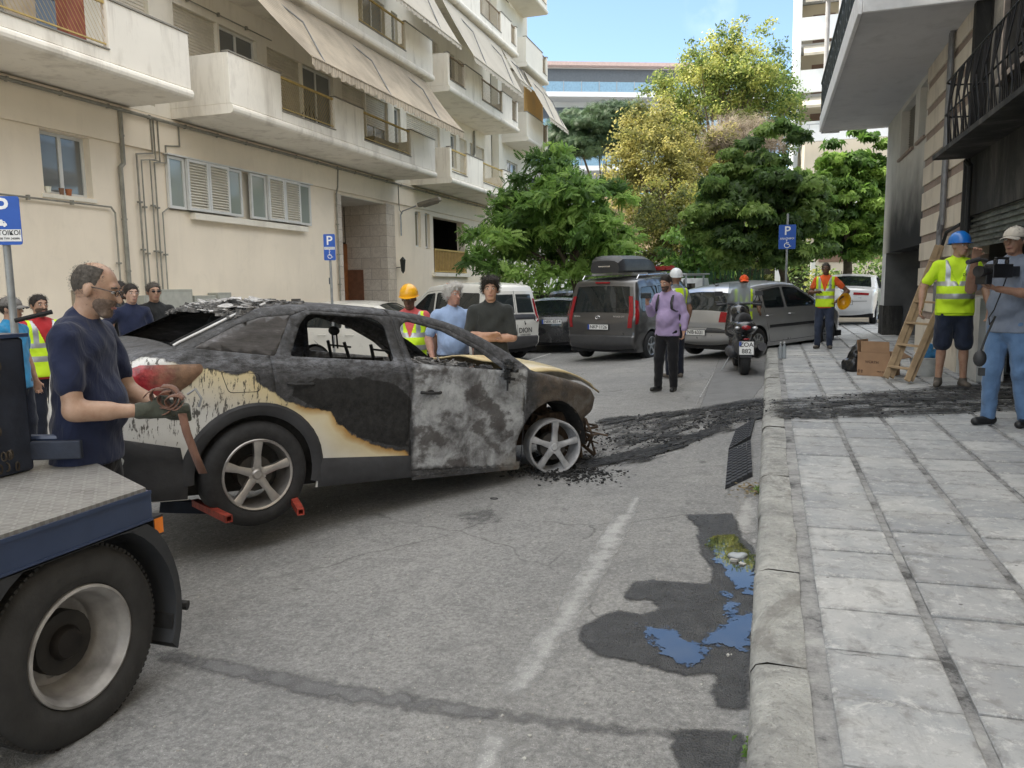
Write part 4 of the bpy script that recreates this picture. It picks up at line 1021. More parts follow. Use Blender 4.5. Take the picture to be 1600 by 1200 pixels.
def cloud(cl, per, flat=.7, shell=.75, seed=0):
    rs_ = np.random.default_rng(seed); P = []; Nn = []; T = []
    for c, r in cl:
        n = max(4, int(per*r*r)); d = rs_.normal(0, 1, (n, 3)); d /= np.linalg.norm(d, axis=1)[:, None]
        q = d*(rs_.uniform(shell, 1.05, (n, 1)))*r; q[:, 2] *= flat
        keep = (d[:, 2] > -.55)
        P.append((c+q)[keep]); nn = d*[1, 1, .7]+[0, 0, .6]; Nn.append(nn[keep]); T.append(np.full(keep.sum(), rs_.random()))
    return np.concatenate(P), np.concatenate(Nn), np.concatenate(T)
def branches(m, base, cl, r0, rs_, nb=14, hfork=.4):
    base = np.array(base, float); cs = [c for c, r in cl]; cen = np.mean(cs, 0)
    fork = base+(cen-base)*hfork; fork[:2] += rs_.normal(0, .08, 2)
    m.tube([tuple(base), tuple(base+(fork-base)*.5+[.05, .03, 0]), tuple(fork)], [r0*1.25, r0, r0*.85], 9)
    for i in rs_.choice(len(cs), min(nb, len(cs)), replace=False):
        e = cs[i]; mid = fork+(e-fork)*.5+rs_.normal(0, .12, 3)+[0, 0, .1]
        m.tube([tuple(fork-[0, 0, .05]), tuple(mid), tuple(e)], [r0*.5, r0*.28, r0*.07], 6)
BARK = pm('tree_bark', (.11,.085,.06), .9, 0, .35, 9, .8, 40)
def tree(name, label, centre, radii, nclump, cr, per, size, kind, mat, seed, base=None, flat=.7, bottom=-.5, r0=.14, spread=.6, group=None, extra=None, nb=14, shell=.6):
    rs_ = np.random.default_rng(seed)
    if base is None: base = (centre[0], centre[1], road_z(centre[0], centre[1])-.1)
    tr = thing(name, label, 'tree', tuple(float(q) for q in base), group=group)
    b = np.array(base, float); cl = clumps(np.array(centre)-b, radii, nclump, cr, rs_, flat, bottom)
    if extra: cl += [(np.array(e[0])-b, e[1]) for e in extra]
    m = MB(); branches(m, (0,0,0), cl, r0, rs_, nb); m.build('trunk', BARK, tr, True)
    P, N, T = cloud(cl, per, flat, shell, seed); foliage('crown', P, N, size, kind, mat, tr, T, spread)
    return tr
def cp(px, py, D): return tuple(float(q) for q in ad(px, py, D))
G1 = leafmat('fresh_green_leaf', [(.06,.12,.028), (.13,.24,.05), (.28,.42,.10)])
G2 = leafmat('dark_green_leaf', [(.048,.09,.025), (.105,.18,.045), (.24,.34,.09)])
GP = leafmat('conifer_needle', [(.03,.06,.03), (.055,.10,.045), (.09,.14,.06)], .2)
GY = leafmat('yellow_leaf', [(.09,.10,.03), (.25,.24,.07), (.46,.41,.14)], .5)
GL = leafmat('lime_leaf', [(.07,.11,.03), (.20,.25,.06), (.44,.43,.13)], .5)
GB = leafmat('dry_twig', [(.15,.12,.08), (.26,.21,.15), (.38,.31,.23)], .1)
tree('broadleaf_tree', 'dense green tree with drooping layered leaves overhanging the parked grey people carrier', cp(872,345,22.5), (2.35,2.0,1.45), 90, .55, 430, .27, 'pinnate', G1, 1, base=cp(905,470,22.5), flat=.45, bottom=-.85, shell=.2,
     extra=[(cp(750,400,21), .5), (cp(740,365,21.5), .45), (cp(780,375,21), .6), (cp(960,390,22), .7), (cp(985,410,22), .5), (cp(870,240,22), .5), (cp(840,250,22), .45), (cp(770,420,21), .4), (cp(800,425,21), .5), (cp(850,430,21.5), .6), (cp(900,425,22), .6), (cp(950,425,22), .6), (cp(735,408,20.5), .3)])
tree('conifer_tree', 'dark green conifer with spreading branches in front of the blue glass block', cp(938,212,46), (3.1,2.2,1.9), 60, .95, 420, .3, 'needle', GP, 2, base=cp(950,450,46), flat=.4, bottom=-.6, shell=.2, extra=[(cp(905,225,45), 1.1), (cp(985,168,46), .9), (cp(880,235,45),.9), (cp(920,240,45),1.1), (cp(960,180,46),.9)])
tree('tall_tree', 'tall lime-yellow tree rising highest against the sky, thin at its top', cp(1120,160,44), (4.3,2.6,3.6), 120, .95, 330, .21, 'leaf', GL, 3, base=cp(1130,450,44), flat=.9, bottom=-.8, spread=1.0, r0=.2, nb=30, shell=.1,
     extra=[(cp(1085,85,44), .8), (cp(1110,60,44), .6), (cp(1150,45,44), .7), (cp(1190,50,44), .7), (cp(1140,70,44), .8), (cp(1218,80,44), .8), (cp(1070,110,44), .7), (cp(1030,125,44), .8), (cp(1010,145,44), .7), (cp(1225,130,44), .9), (cp(1165,30,44), .35), (cp(1080,65,44), .35), (cp(1205,35,44), .4), (cp(1128,38,44), .3)])
tree('dark_tree', 'shaded dark green tree leaning on the white block behind the tall lime tree', cp(1195,190,45.5), (2.0,1.5,3.2), 46, .85, 330, .22, 'leaf', G2, 13, base=cp(1200,450,45.5), flat=.9, bottom=-.8, spread=1, shell=.1)
tree('yellow_tree', 'golden yellow leaning tree between the conifer and the bare brown crown', cp(1020,275,36), (2.15,1.6,3.1), 90, .72, 560, .17, 'leaf', GY, 4, base=cp(1040,450,36), flat=.9, bottom=-.8, spread=1.0, nb=26, shell=.1,
     extra=[(cp(1000,170,36), .6), (cp(1035,160,36), .5), (cp(960,255,36), .6), (cp(950,275,36), .6), (cp(1080,200,36), .6), (cp(1040,190,36), .7), (cp(990,210,36), .7)])
tree('yellow_tree', 'small golden tree low behind the bare brown crown', cp(1110,255,37), (1.7,1.2,1.7), 44, .62, 560, .16, 'leaf', GY, 14, base=cp(1090,450,37), flat=.9, spread=1.0, shell=.1)
tree('olive_tree', 'olive green bushy tree in the middle of the park behind the dark van', cp(1062,360,33), (2.5,1.4,2.2), 70, .7, 430, .18, 'leaf', leafmat('olive_leaf', [(.07,.09,.03), (.15,.17,.04), (.28,.26,.07)]), 15, base=cp(1060,450,33), flat=.9, bottom=-.9, spread=1.0, nb=24, shell=.1)
tree('bare_tree', 'dry pinkish brown tree crown without leaves above the golden one', cp(1155,228,37), (2.2,1.4,1.3), 50, .75, 330, .40, 'twig', GB, 5, base=cp(1160,450,36), flat=.9, bottom=-.3, spread=.5, shell=.2, nb=26)
tree('broadleaf_tree', 'large dark green fig-like tree spreading over the parking sign on the right', cp(1185,335,23), (2.05,1.7,1.75), 120, .44, 560, .21, 'palmate', G2, 6, base=cp(1232,470,24), flat=.5, bottom=-.9, r0=.12, shell=.15,
     extra=[(cp(1200,205,23), .45), (cp(1170,225,23), .45), (cp(1250,215,22), .4), (cp(1225,200,22.5), .4), (cp(1120,300,23), .5), (cp(1105,370,23), .5), (cp(1150,410,22.5), .5), (cp(1190,250,22.5), .5), (cp(1130,265,23), .4), (cp(1210,410,22.5), .5), (cp(1260,395,22.5), .5), (cp(1270,305,22.5),.42), (cp(1290,335,22.5),.42), (cp(1265,355,22.5),.42), (cp(1242,282,22.5),.42), (cp(1292,385,22.5),.4), (cp(1100,330,23),.5), (cp(1140,240,23),.35)])
tree('broadleaf_tree', 'bright green big-leaved tree beside the burnt building, below its overhanging balcony', cp(1330,320,25), (1.5,1.2,1.95), 96, .42, 560, .21, 'palmate', leafmat('bright_green_leaf', [(.05,.11,.02), (.12,.22,.04), (.30,.44,.09)]), 7, base=cp(1320,450,25), flat=.55, bottom=-.9, shell=.15,
     extra=[(cp(1362,215,24), .3), (cp(1345,255,24), .4), (cp(1375,270,24),.35), (cp(1300,250,24),.4), (cp(1280,280,24),.4), (cp(1382,225,24),.35), (cp(1340,205,24.5),.3), (cp(1385,330,24),.45), (cp(1380,380,24),.45), (cp(1300,225,24.5),.3), (cp(1318,285,24),.4), (cp(1285,310,24),.4), (cp(1350,300,24),.4), (cp(1300,360,24),.5), (cp(1340,400,24.5),.5)])
tree('broadleaf_tree', 'mid green tree filling the gap between the yellow tree and the parking sign', cp(1090,400,27), (1.6,1.2,1.1), 44, .5, 430, .22, 'leaf', G1, 17, base=cp(1090,455,27), flat=.6, bottom=-.9, shell=.15, spread=.9)
# hedges and undergrowth
def hedge(name, label, x0, x1, y0, y1, z0, z1, n, size, mat, cat='hedge', kind='leaf'):
    r_ = np.random.default_rng(n); c = np.array([(x0+x1)/2, (y0+y1)/2, z0])
    P = r_.uniform((x0, y0, z0), (x1, y1, z1), (n, 3))-c; P[:, 2] *= (.82+.2*np.sin(P[:, 0]*2.1)+.1*np.sin(P[:, 0]*5.3)); N_ = np.tile([0, -.7, .7], (n, 1))
    rt = thing(name, label, cat, tuple(c)); foliage('leaves', P, N_, size, kind, mat, rt, None, .8)
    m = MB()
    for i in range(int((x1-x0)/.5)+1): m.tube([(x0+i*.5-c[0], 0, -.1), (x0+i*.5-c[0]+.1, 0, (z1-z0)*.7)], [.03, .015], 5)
    m.box(x0-c[0]+.2, x1-c[0]-.2, -.15, .25, 0, (z1-z0)*.62)  # dark core block, its colour stands in for shade between the leaves
    m.build('stems_and_shade_core', pm('hedge_shadow_stems', (.035,.035,.022), .9), rt); return rt
h1 = ad(1000, 440, 27); 
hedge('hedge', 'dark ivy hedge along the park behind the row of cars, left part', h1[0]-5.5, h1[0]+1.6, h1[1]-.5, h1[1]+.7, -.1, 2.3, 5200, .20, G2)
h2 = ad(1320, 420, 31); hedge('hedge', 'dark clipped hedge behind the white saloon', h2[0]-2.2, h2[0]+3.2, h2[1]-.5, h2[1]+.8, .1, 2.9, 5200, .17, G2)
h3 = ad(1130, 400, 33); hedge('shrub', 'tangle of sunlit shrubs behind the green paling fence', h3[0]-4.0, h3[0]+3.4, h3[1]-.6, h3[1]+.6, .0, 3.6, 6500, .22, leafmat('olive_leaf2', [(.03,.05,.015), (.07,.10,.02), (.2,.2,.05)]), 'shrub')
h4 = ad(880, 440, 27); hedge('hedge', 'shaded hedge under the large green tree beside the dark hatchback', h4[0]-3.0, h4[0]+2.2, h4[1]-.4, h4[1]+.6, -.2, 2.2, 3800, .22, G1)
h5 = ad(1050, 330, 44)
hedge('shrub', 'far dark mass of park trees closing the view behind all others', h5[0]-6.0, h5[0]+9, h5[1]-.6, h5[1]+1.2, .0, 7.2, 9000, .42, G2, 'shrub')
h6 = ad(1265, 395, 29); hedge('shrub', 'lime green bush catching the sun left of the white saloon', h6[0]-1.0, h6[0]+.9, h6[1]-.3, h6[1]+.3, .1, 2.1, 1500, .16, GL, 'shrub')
# green paling fence
fa = ad(1058, 452, 26.5); fb_ = ad(1195, 449, 25.5)
fn = thing('fence', 'green wooden paling fence with uneven slats behind the silver estate car', 'fence', (float(fa[0]), float(fa[1]), float(road_z(0, 26))+.1))
m = MB(); L = fb_[0]-fa[0]; n = 34; rr = random.Random(2)
for i in range(n):
    x = L*i/n; y = (fb_[1]-fa[1])*i/n; h = 1.75+rr.uniform(-.12, .12)
    m.cbox((x, y, h/2), (.055, .02, h), ry=rr.uniform(-.03, .12))
m.build('slats', pm('green_slat_paint', (.055,.13,.06), .7, 0, .3), fn)
MB().cbox((L/2, (fb_[1]-fa[1])/2+.04, .5), (L, .03, .06)).cbox((L/2, (fb_[1]-fa[1])/2+.04, 1.4), (L, .03, .06)).build('rail', pm('green_slat_paint', (.055,.13,.06), .7, 0, .3), fn)
# ================================================================ VEHICLES
def catmull(pts, k=5):
    """pts: (x,z,flag) flag 'c' = corner"""
    out = []; idx = []
    n = len(pts)
    for i in range(n-1):
        p1 = np.array(pts[i][:2], float); p2 = np.array(pts[i+1][:2], float)
        c1 = len(pts[i]) > 2 and 'c' in str(pts[i][2]); c2 = len(pts[i+1]) > 2 and 'c' in str(pts[i+1][2])
        p0 = np.array(pts[i-1][:2], float) if i > 0 and not c1 else p1-(p2-p1)*.3
        p3 = np.array(pts[i+2][:2], float) if i < n-2 and not c2 else p2+(p2-p1)*.3
        L = np.linalg.norm(p2-p1); t1 = (p2-p0); t2 = (p3-p1)
        t1 = t1/(np.linalg.norm(t1)+1e-9)*L*.9; t2 = t2/(np.linalg.norm(t2)+1e-9)*L*.9
        idx.append(len(out))
        for q in range(k):
            t = q/k; h = (2*t**3-3*t*t+1, t**3-2*t*t+t, -2*t**3+3*t*t, t**3-t*t)
            out.append(tuple(h[0]*p1+h[1]*t1+h[2]*p2+h[3]*t2))
    idx.append(len(out)); out.append(tuple(pts[-1][:2]))
    return out, idx
def poly_dist(Q, poly, closed=False):
    P = np.array(poly); d = np.full(len(Q), 9.0); ii = np.zeros(len(Q), int)
    n = len(P)
    for i in range(n if closed else n-1):
        a = P[i]; b = P[(i+1) % n]; ab = b-a; t_ = np.clip(((Q-a)@ab)/(ab@ab+1e-12), 0, 1); e = np.linalg.norm(Q-(a+t_[:, None]*ab), axis=1)
        k = e < d; d[k] = e[k]; ii[k] = i
    return d, ii
def offset_poly(poly, dist):
    """shrink a simple polygon a little towards its inside"""
    P = np.array(poly, float); n = len(P); ar = 0.5*sum(P[i][0]*P[(i+1) % n][1]-P[(i+1) % n][0]*P[i][1] for i in range(n)); s = 1 if ar > 0 else -1
    out = []
    for i in range(n):
        a, b, c = P[i-1], P[i], P[(i+1) % n]; u = (b-a)/np.linalg.norm(b-a); v = (c-b)/np.linalg.norm(c-b)
        nu = np.array([-u[1], u[0]])*s; nv = np.array([-v[1], v[0]])*s; m_ = nu+nv; m_ /= np.linalg.norm(m_)+1e-9
        out.append(tuple(b+m_*dist/max(.4, m_@nu)))
    return out
def rpoly(poly, r=.04, k=4):
    """round the corners of a polygon"""
    out = []; n = len(poly)
    for i in range(n):
        a, b, c = (np.array(poly[j % n][:2], float) for j in (i-1, i, i+1)); u = a-b; v = c-b; lu, lv = np.linalg.norm(u), np.linalg.norm(v)
        rr_ = min(r, lu*.45, lv*.45); p = b+u/lu*rr_; q = b+v/lv*rr_
        for t in np.linspace(0, 1, k): out.append(tuple((1-t)**2*p+2*t*(1-t)*b+t*t*q))
    return out
def wheel(parent, x, y, z, r, rr, wd, side, rim_m, spokes=5, burnt=False, name='wheel', tyre=True, spw=.035, steer=0, flatspoke=False):
    """side = -1: outer face towards -y"""
    M = Matrix.Translation((x, y, z)) @ Matrix.Rotation(steer, 4, 'Z') @ (Matrix.Rotation(math.pi, 4, 'Z') if side > 0 else Matrix.Identity(4))
    wl = MB().cyl((0, .06, 0), (0, wd*.8, 0), rr*.5, 16, M=M).build(name, pm('brake_dark', (.05,.045,.04), .7, .3, .3), parent, True)
    if tyre:
        h = wd
        prof = [(rr*.985, .012), (rr+.008, .0), ((rr+r)/2, -.004), (r-.028, .006), (r-.008, .025), (r, .045), (r, h-.045), (r-.008, h-.02), ((rr+r)/2, h+.002), (rr, h-.01)]
        t_ = MB().lathe(prof, 48, 'Y', M)
        t_.build('tyre', RUB, wl, True, auto=50)
        if wd > .15:
            g_ = MB()
            for a in (.3, .5, .7):
                pass
    m = MB()
    m.lathe([(rr, .004), (rr-.006, -.002), (rr-.018, .004), (rr-.022, .02), (rr-.03, .06), (rr-.045, wd*.85), (rr, wd*.9), (rr, .01)], 48, 'Y', M)
    hub = rr*.17
    m.lathe([(0, .012), (hub*.62, .010), (hub*.8, .018), (hub, .022), (hub*1.1, .05), (hub*1.15, .09), (0, .09)], 24, 'Y', M)
    for k in range(spokes):
        a = 2*math.pi*k/spokes+math.pi/2
        Ms = M @ Matrix.Rotation(-a, 4, 'Y')
        w0, w1 = rr*.125, rr*.10
        x0, x1 = hub*.8, rr-.016
        V = []
        for (xx, ww, yf) in ((x0, w0, .02), ((x0+x1)/2, w1*.92, .012), (x1, w1*1.35, .006)):
            V += [(xx, yf+.006, -ww), (xx, yf, -ww*.55), (xx, yf, ww*.55), (xx, yf+.006, ww), (xx, yf+.05, ww*.8), (xx, yf+.05, -ww*.8)]
        F = []
        for s in range(2):
            for q in range(6): F.append((s*6+q, s*6+(q+1) % 6, s*6+6+(q+1) % 6, s*6+6+q))
        m.add(V, F, Ms)
        m.cyl((hub*.62*1.9*math.cos(.63), .03, hub*.62*1.9*math.sin(.63)), (hub*.62*1.9*math.cos(.63), .016, hub*.62*1.9*math.sin(.63)), .011, 8, M=Ms)
    m.build('rim', rim_m, wl, True, auto=30)
    return wl
class Car:
    def __init__(s, root, sil, W, belt, tum, paint, segs, sill=.24, r=.06, taper=(.10, .16), crown=(.05, .10), glass=CARG, step=.09, xlen=None):
        s.root = root; s.W = W; s.belt = belt; s.tum = tum; s.paint = paint; s.r = r; s.sill = sill; s.glass = glass; s.step = step; s.crown = crown
        s.P, s.idx = catmull(sil, 6); s.segs = segs; s.SP = np.array(s.P); s.x0 = s.SP[:, 0].min(); s.x1 = s.SP[:, 0].max(); s.taper = taper
        s.center = np.array([(s.x0+s.x1)/2, s.belt*.7])
    def S(s, Q):
        Q = np.atleast_2d(np.array(Q, float)); x, z = Q[:, 0], Q[:, 1]
        tf = np.clip((x-(s.x1-1.0))/1.0, 0, 1); tr = np.clip(((s.x0+.9)-x)/.9, 0, 1)
        w_ = s.W*(1-s.taper[1]*tf**2.4-s.taper[0]*tr**2.4)
        below = np.clip(s.belt-z, 0, 2); above = np.clip(z-s.belt, 0, 2)
        w_ = w_-.045*np.clip((below-.12)/.5, 0, 1)**2-.012*np.exp(-((below-.32)/.09)**2) - s.tum*above - .05*above**2
        d, _ = poly_dist(Q, s.P); q = np.clip(1-d/s.r, 0, 1)
        w_ = w_-s.r*(1-np.sqrt(np.clip(1-q*q, 0, 1)))*.9
        return w_
    def side(s, holes=(), doors=(), arches=(), names=('body',), bottom=None, glass_on=True, sides=(-1, 1), thick=0, attr=None, mats=None, extra_regions=()):
        """one triangulation of the flank, cut into body, doors and panes"""
        P = list(s.P)
        bot = bottom or []
        xf, zf = P[-1]; xr, zr = P[0]
        lower = [(xf, zf)]
        loop = P[:-1]
        path = [(xf, zf)]
        path.append((xf-.04, s.sill))
        for (ax_, az_, ar) in sorted(arches, key=lambda q: -q[0]):
            a0 = math.asin(max(-1, min(1, (s.sill-az_)/ar)))
            for a in np.linspace(a0, math.pi-a0, 19): path.append((ax_+ar*math.cos(a), az_+ar*math.sin(a)))
        path.append((xr+.04, s.sill))
        outline = loop+path
        ring = []
        inner = [offset_poly(outline, q) for q in (.006, .016, .032, .052)]
        regs = [('window', h) for h in holes]+[('door', d) for d in doors]+[(n_, p_) for n_, p_ in extra_regions]
        ex = [p for lp in inner for p in lp if pip(p, outline)]
        PV, T = cdt([outline]+[r_[1] for r_ in regs], s.step, ex)
        Q = np.array(PV); Y = s.S(Q)
        buckets = {}
        for f, c in T:
            key = ('body', 0)
            for i, h in enumerate(holes):
                if pip(c, h): key = ('window', i)
            if key[0] == 'body':
                for nm_, pl in extra_regions:
                    if pip(c, pl): key = (nm_, 0)
            if key[0] == 'body':
                for i, h in enumerate(doors):
                    if pip(c, h): key = ('door', i)
            buckets.setdefault(key, []).append(f)
        out = {}
        for sd in sides:
            for key, fs in buckets.items():
                if key[0] == 'window' and not glass_on: continue
                used = sorted({i for f in fs for i in f}); mp_ = {o: n for n, o in enumerate(used)}
                off = -.012 if key[0] == 'window' else 0
                V = [(Q[i][0], sd*(Y[i]+off), Q[i][1]) for i in used]
                F = [[mp_[i] for i in (f if sd < 0 else f[::-1])] for f in fs]
                mat = s.glass if key[0] == 'window' else (mats or {}).get(key, (mats or {}).get(key[0], s.paint))
                nm_ = {'window': 'side_window', 'body': 'body_side', 'door': 'door'}.get(key[0], key[0])
                o = npobj(nm_, V, F, mat, s.root, True)
                if key[0] == 'door':
                    lp = doors[key[1]]; YS = s.S(lp); mm = MB(); pts = [(p[0], sd*(y+.0005), p[1]) for p, y in zip(lp, YS)]; mm.tube(pts+[pts[0]], .0045, 4, False)
                    g_ = mm.build('door_gap', DARK, o)
                if key[0] == 'window':
                    lp = holes[key[1]]; YS = s.S(lp); mm = MB(); pts = [(p[0], sd*(y-.002), p[1]) for p, y in zip(lp, YS)]; mm.tube(pts+[pts[0]], .009, 5, False); mm.build('window_seal', BLKP, o)
                if thick:
                    so = o.modifiers.new('t', 'SOLIDIFY'); so.thickness = thick; so.offset = 0
                out[(sd,)+key] = o
        return out
    def top(s, glassm=None, tmax=None, mats=None, skip=(), nt=15, thick=0, edge=.9):
        """panels across the car between the two flanks; segs = (first point, last point, kind)"""
        P = s.SP; n = len(P); Nn = np.zeros((n, 2))
        for i in range(n):
            a = P[max(0, i-1)]; b = P[min(n-1, i+1)]; t_ = b-a; t_ /= np.linalg.norm(t_)+1e-9; nn = np.array([-t_[1], t_[0]])
            if nn@(P[i]-s.center) < 0: nn = -nn
            Nn[i] = nn
        Y = s.S(P); ts = np.linspace(-1, 1, nt); res = {}
        vert = np.abs(Nn[:, 0]); cr = s.crown[0]*(1-vert**2)+s.crown[1]*vert**2
        pw = getattr(s, 'pw', 2.2)
        def pt(i, t): c = cr[i]*(1-abs(t)**(2.2+(pw-2.2)*vert[i])); return (P[i][0]+Nn[i][0]*c, t*Y[i], P[i][1]+Nn[i][1]*c)
        s.pt = pt; s.Nn = Nn
        for (a, b, kind) in s.segs:
            i0, i1 = s.idx[a], s.idx[b]
            if kind in skip: continue
            mat = (mats or {}).get(kind, s.paint)
            if kind in ('windscreen', 'rear_window'):
                g_ = [[pt(i, t*edge) for t in ts] for i in range(i0+0, i1+1)]
                g2 = [[(p[0]-Nn[i][0]*.012, p[1], p[2]-Nn[i][1]*.012) for p in row] for i, row in zip(range(i0, i1+1), g_)]
                if glassm is not False: res[kind] = MB().grid(g2).build(kind, glassm or s.glass, s.root, True)
                fr = MB(); 
                for sg in (-1, 1): fr.grid([[pt(i, sg*t) for t in np.linspace(edge-.005, 1, 4)] for i in range(i0, i1+1)])
                res[kind+'f'] = fr.build('window_pillar', mat, s.root, True)
            else:
                res[kind] = MB().grid([[pt(i, t) for t in ts] for i in range(i0, i1+1)]).build(kind, mat, s.root, True, auto=30)
                if thick:
                    so = res[kind].modifiers.new('t', 'SOLIDIFY'); so.thickness = thick; so.offset = 0
        return res
    def under(s, arches, zf=.34, mat=DARK, interior=True, seatx=(.35, -.55)):
        m = MB(); x0, x1 = s.x0+.12, s.x1-.12; xs_ = [x0]+sum([[a-r_, a+r_] for a, z_, r_ in sorted(arches)], [])+[x1]
        for i in range(0, len(xs_), 2): m.box(xs_[i], xs_[i+1], -s.W+.08, s.W-.08, s.sill+.0, zf)
        for a, z_, r_ in arches:
            m.box(a-r_, a+r_, -s.W+.32, s.W-.32, s.sill, z_+r_)
            arc = [(a+r_*math.cos(q), z_+r_*math.sin(q)) for q in np.linspace(0, math.pi, 13)]
            for sg in (-1, 1): m.grid([[(p[0], sg*(s.W-.03), p[1]), (p[0], sg*(s.W-.34), p[1])] for p in arc])
        m.build('underbody', mat, s.root)
        if interior:
            m = MB()
            for sx in seatx:
                for sy in (-.37, .37):
                    m.cbox((sx, sy, s.belt-.28), (.14, .46, .62), ry=-.2); m.cbox((sx+.22, sy, s.belt-.52), (.48, .46, .12)); m.cbox((sx-.08, sy, s.belt+.12), (.08, .24, .16), ry=-.2)
            m.box(s.SP[:, 0].max()-1.25, s.SP[:, 0].max()-1.0, -s.W+.15, s.W-.15, s.belt-.3, s.belt-.03)
            m.build('seats', pm('seat_fabric', (.03,.03,.032), .9), s.root)
def loc_on_strip(car, i, t): return car.pt(i, t)
def plate(parent, o, xdir, up, txt, w=.52, h=.11, eu=True, lines=None, name='number_plate'):
    M = frameM(o, xdir, up)
    p = MB().box(-w/2, w/2, -h/2, h/2, 0, .008, M).build(name, pm('plate_white', (.72,.72,.70), .4, 0, .06), parent)
    MB().box(-w/2-.01, w/2+.01, -h/2-.01, h/2+.01, -.004, .002, M).build('plate_frame', BLKP, p)
    if eu: MB().box(-w/2, -w/2+.045, -h/2, h/2, .0085, .0095, M).build('blue_band', pm('eu_blue', (.02,.07,.35), .4), p)
    ls = lines or [txt]; n = len(ls)
    for i, l in enumerate(ls):
        text_mesh('lettering', l, h/n*.95, TXTK, p, M @ Matrix.Translation((.02 if eu else 0, (n-1)/2*h/n-i*h/n, .0105)))
    return p
def mirror(parent, x, y, z, mat, s=1, big=1.0):
    m = MB().ell((x, y+s*.10*big, z+.02), (.06*big, .10*big, .075*big), 12, 8).cbox((x+.02, y, z-.03), (.05, .12, .03))
    o = m.build('door_mirror', mat, parent, True)
    MB().cbox((x-.055*big, y+s*.10*big, z+.02), (.01, .15*big, .11*big)).build('mirror_glass', pm('mirror_silver', (.5,.53,.56), .05, 1, .05, 5, 0), o)
    return o
def side_prism(car, name, poly, sd, mat, lift=.004, parent=None, step=.05):
    """a lamp lens or trim lying on the flank"""
    P, T = cdt([poly], step); Y = car.S(P)
    d, _ = poly_dist(np.array(P), poly, True); b = np.clip(d/.03, 0, 1)*lift
    o = npobj(name, [(p[0], sd*(y+lift*.5+q), p[1]) for p, y, q in zip(P, Y, b)], [t_[0] if sd < 0 else t_[0][::-1] for t_ in T], mat, parent or car.root, True); return o
def strip_patch(car, name, i0, i1, t0, t1, mat, lift=.006, parent=None):
    """patch on the cross panels between silhouette points i0..i1 and lateral t0..t1"""
    rows = []
    n = 6
    for a in np.linspace(i0, i1, n):
        ia = int(a); fa = a-ia; ib = min(ia+1, len(car.SP)-1); row = []
        for t in np.linspace(t0, t1, 8):
            p = np.array(car.pt(ia, t))*(1-fa)+np.array(car.pt(ib, t))*fa; nn = car.Nn[ia]
            row.append((p[0]+nn[0]*lift, p[1], p[2]+nn[1]*lift))
        rows.append(row)
    return MB().grid(rows).build(name, mat, parent or car.root, True)

# ---------------------------------------------------------------- the burnt car
BH, BT = R(57.802), R(4.353)
burnt = thing('burnt_car', 'burnt-out white crossover car, scorched and without glass, its rear lifted beside the tow truck', 'car', (-3.167, 5.619, -.0405), rot=(0, BT, BH))
t = NT('burnt_bodywork')
O_ = t.tc.outputs['Object']
char, bare, ash = t.attr('char'), t.attr('bare'), t.attr('ash')
n1 = t.noise(5, 7, .65, dist=.3); n2 = t.noise(22, 6, .7); n3 = t.noise(70, 4, .7); drip = t.noise(46, 6, .7, stretch=(1, 1, .24))
white = t.ramp(t.noise(3, 4), [(.3, (.62,.62,.60)), (.7, (.72,.72,.70))])
# yellowed paint close to the char
c = t.mix(t.ramp(t.attr('yellow'), [(.05, 0.0), (.9, .95)]), white, t.ramp(n1, [(.3, (.62,.50,.27)), (.7, (.72,.62,.38))]))
c = t.mix(t.ramp(t.math('ADD', t.attr('orange'), t.math('MULTIPLY', t.math('SUBTRACT', n1, .5), .8)), [(.45, 0.0), (.9, .9)]), c, (.42,.22,.05))
# vertical flakes and drips on the white panels
fl = t.ramp(t.math('ADD', drip, t.math('MULTIPLY', t.attr('flake'), .16)), [(.70, 0.0), (.735, 1.0)])
c = t.mix(t.math('MULTIPLY', fl, t.ramp(t.attr('flake'), [(.1, 0.0), (.4, .9)])), c, (.05,.045,.04))
mk = t.ramp(t.math('ADD', char, t.math('MULTIPLY', t.math('SUBTRACT', n1, .5), .55)), [(.47, 0.0), (.52, 1.0)])
charc = t.ramp(n2, [(.3, (.018,.018,.018)), (.55, (.05,.05,.052)), (.75, (.13,.13,.14))])
charc = t.mix(t.math('MULTIPLY', ash, t.ramp(t.noise(15, 8, .8, stretch=(.6, .6, 1.8)), [(.42, 0.0), (.66, .85)])), charc, (.27,.28,.31)); charc = t.mix(t.math('MULTIPLY', t.ramp(t.noise(34, 7, .8, stretch=(.5, .5, 1.4)), [(.5, 0.0), (.68, .6)]), t.ramp(t.noise(2.2, 3), [(.42, .15), (.6, 1.0)])), charc, (.19,.19,.20)); charc = t.mix(t.ramp(t.noise(3.2, 6, .7, dist=.8), [(.5, 0.0), (.66, .6)]), charc, (.028,.026,.025))
c = t.mix(mk, c, charc)
sc_ = t.ramp(t.math('ADD', t.attr('scab'), t.math('MULTIPLY', t.math('SUBTRACT', n1, .5), .6)), [(.5, 0.0), (.54, 1.0)])
c = t.mix(sc_, c, t.ramp(n2, [(.35, (.008,.008,.008)), (.7, (.03,.03,.03))]))
barec = t.ramp(t.noise(4, 7, .7, dist=.4), [(.30, (.05,.048,.048)), (.42, (.17,.17,.175)), (.55, (.36,.37,.38)), (.7, (.52,.53,.54))])
barec = t.mix(t.ramp(t.noise(2.4, 6, .65, stretch=(1, 1, 1.4)), [(.52, 0.0), (.58, .8)]), barec, (.055,.047,.045)); barec = t.mix(t.ramp(t.noise(30, 7, .8), [(.52, 0.0), (.7, .6)]), barec, (.12,.12,.12))
bk = t.ramp(t.math('ADD', bare, t.math('MULTIPLY', t.math('SUBTRACT', n1, .5), .5)), [(.42, 0.0), (.56, 1.0)])
c = t.mix(bk, c, barec)
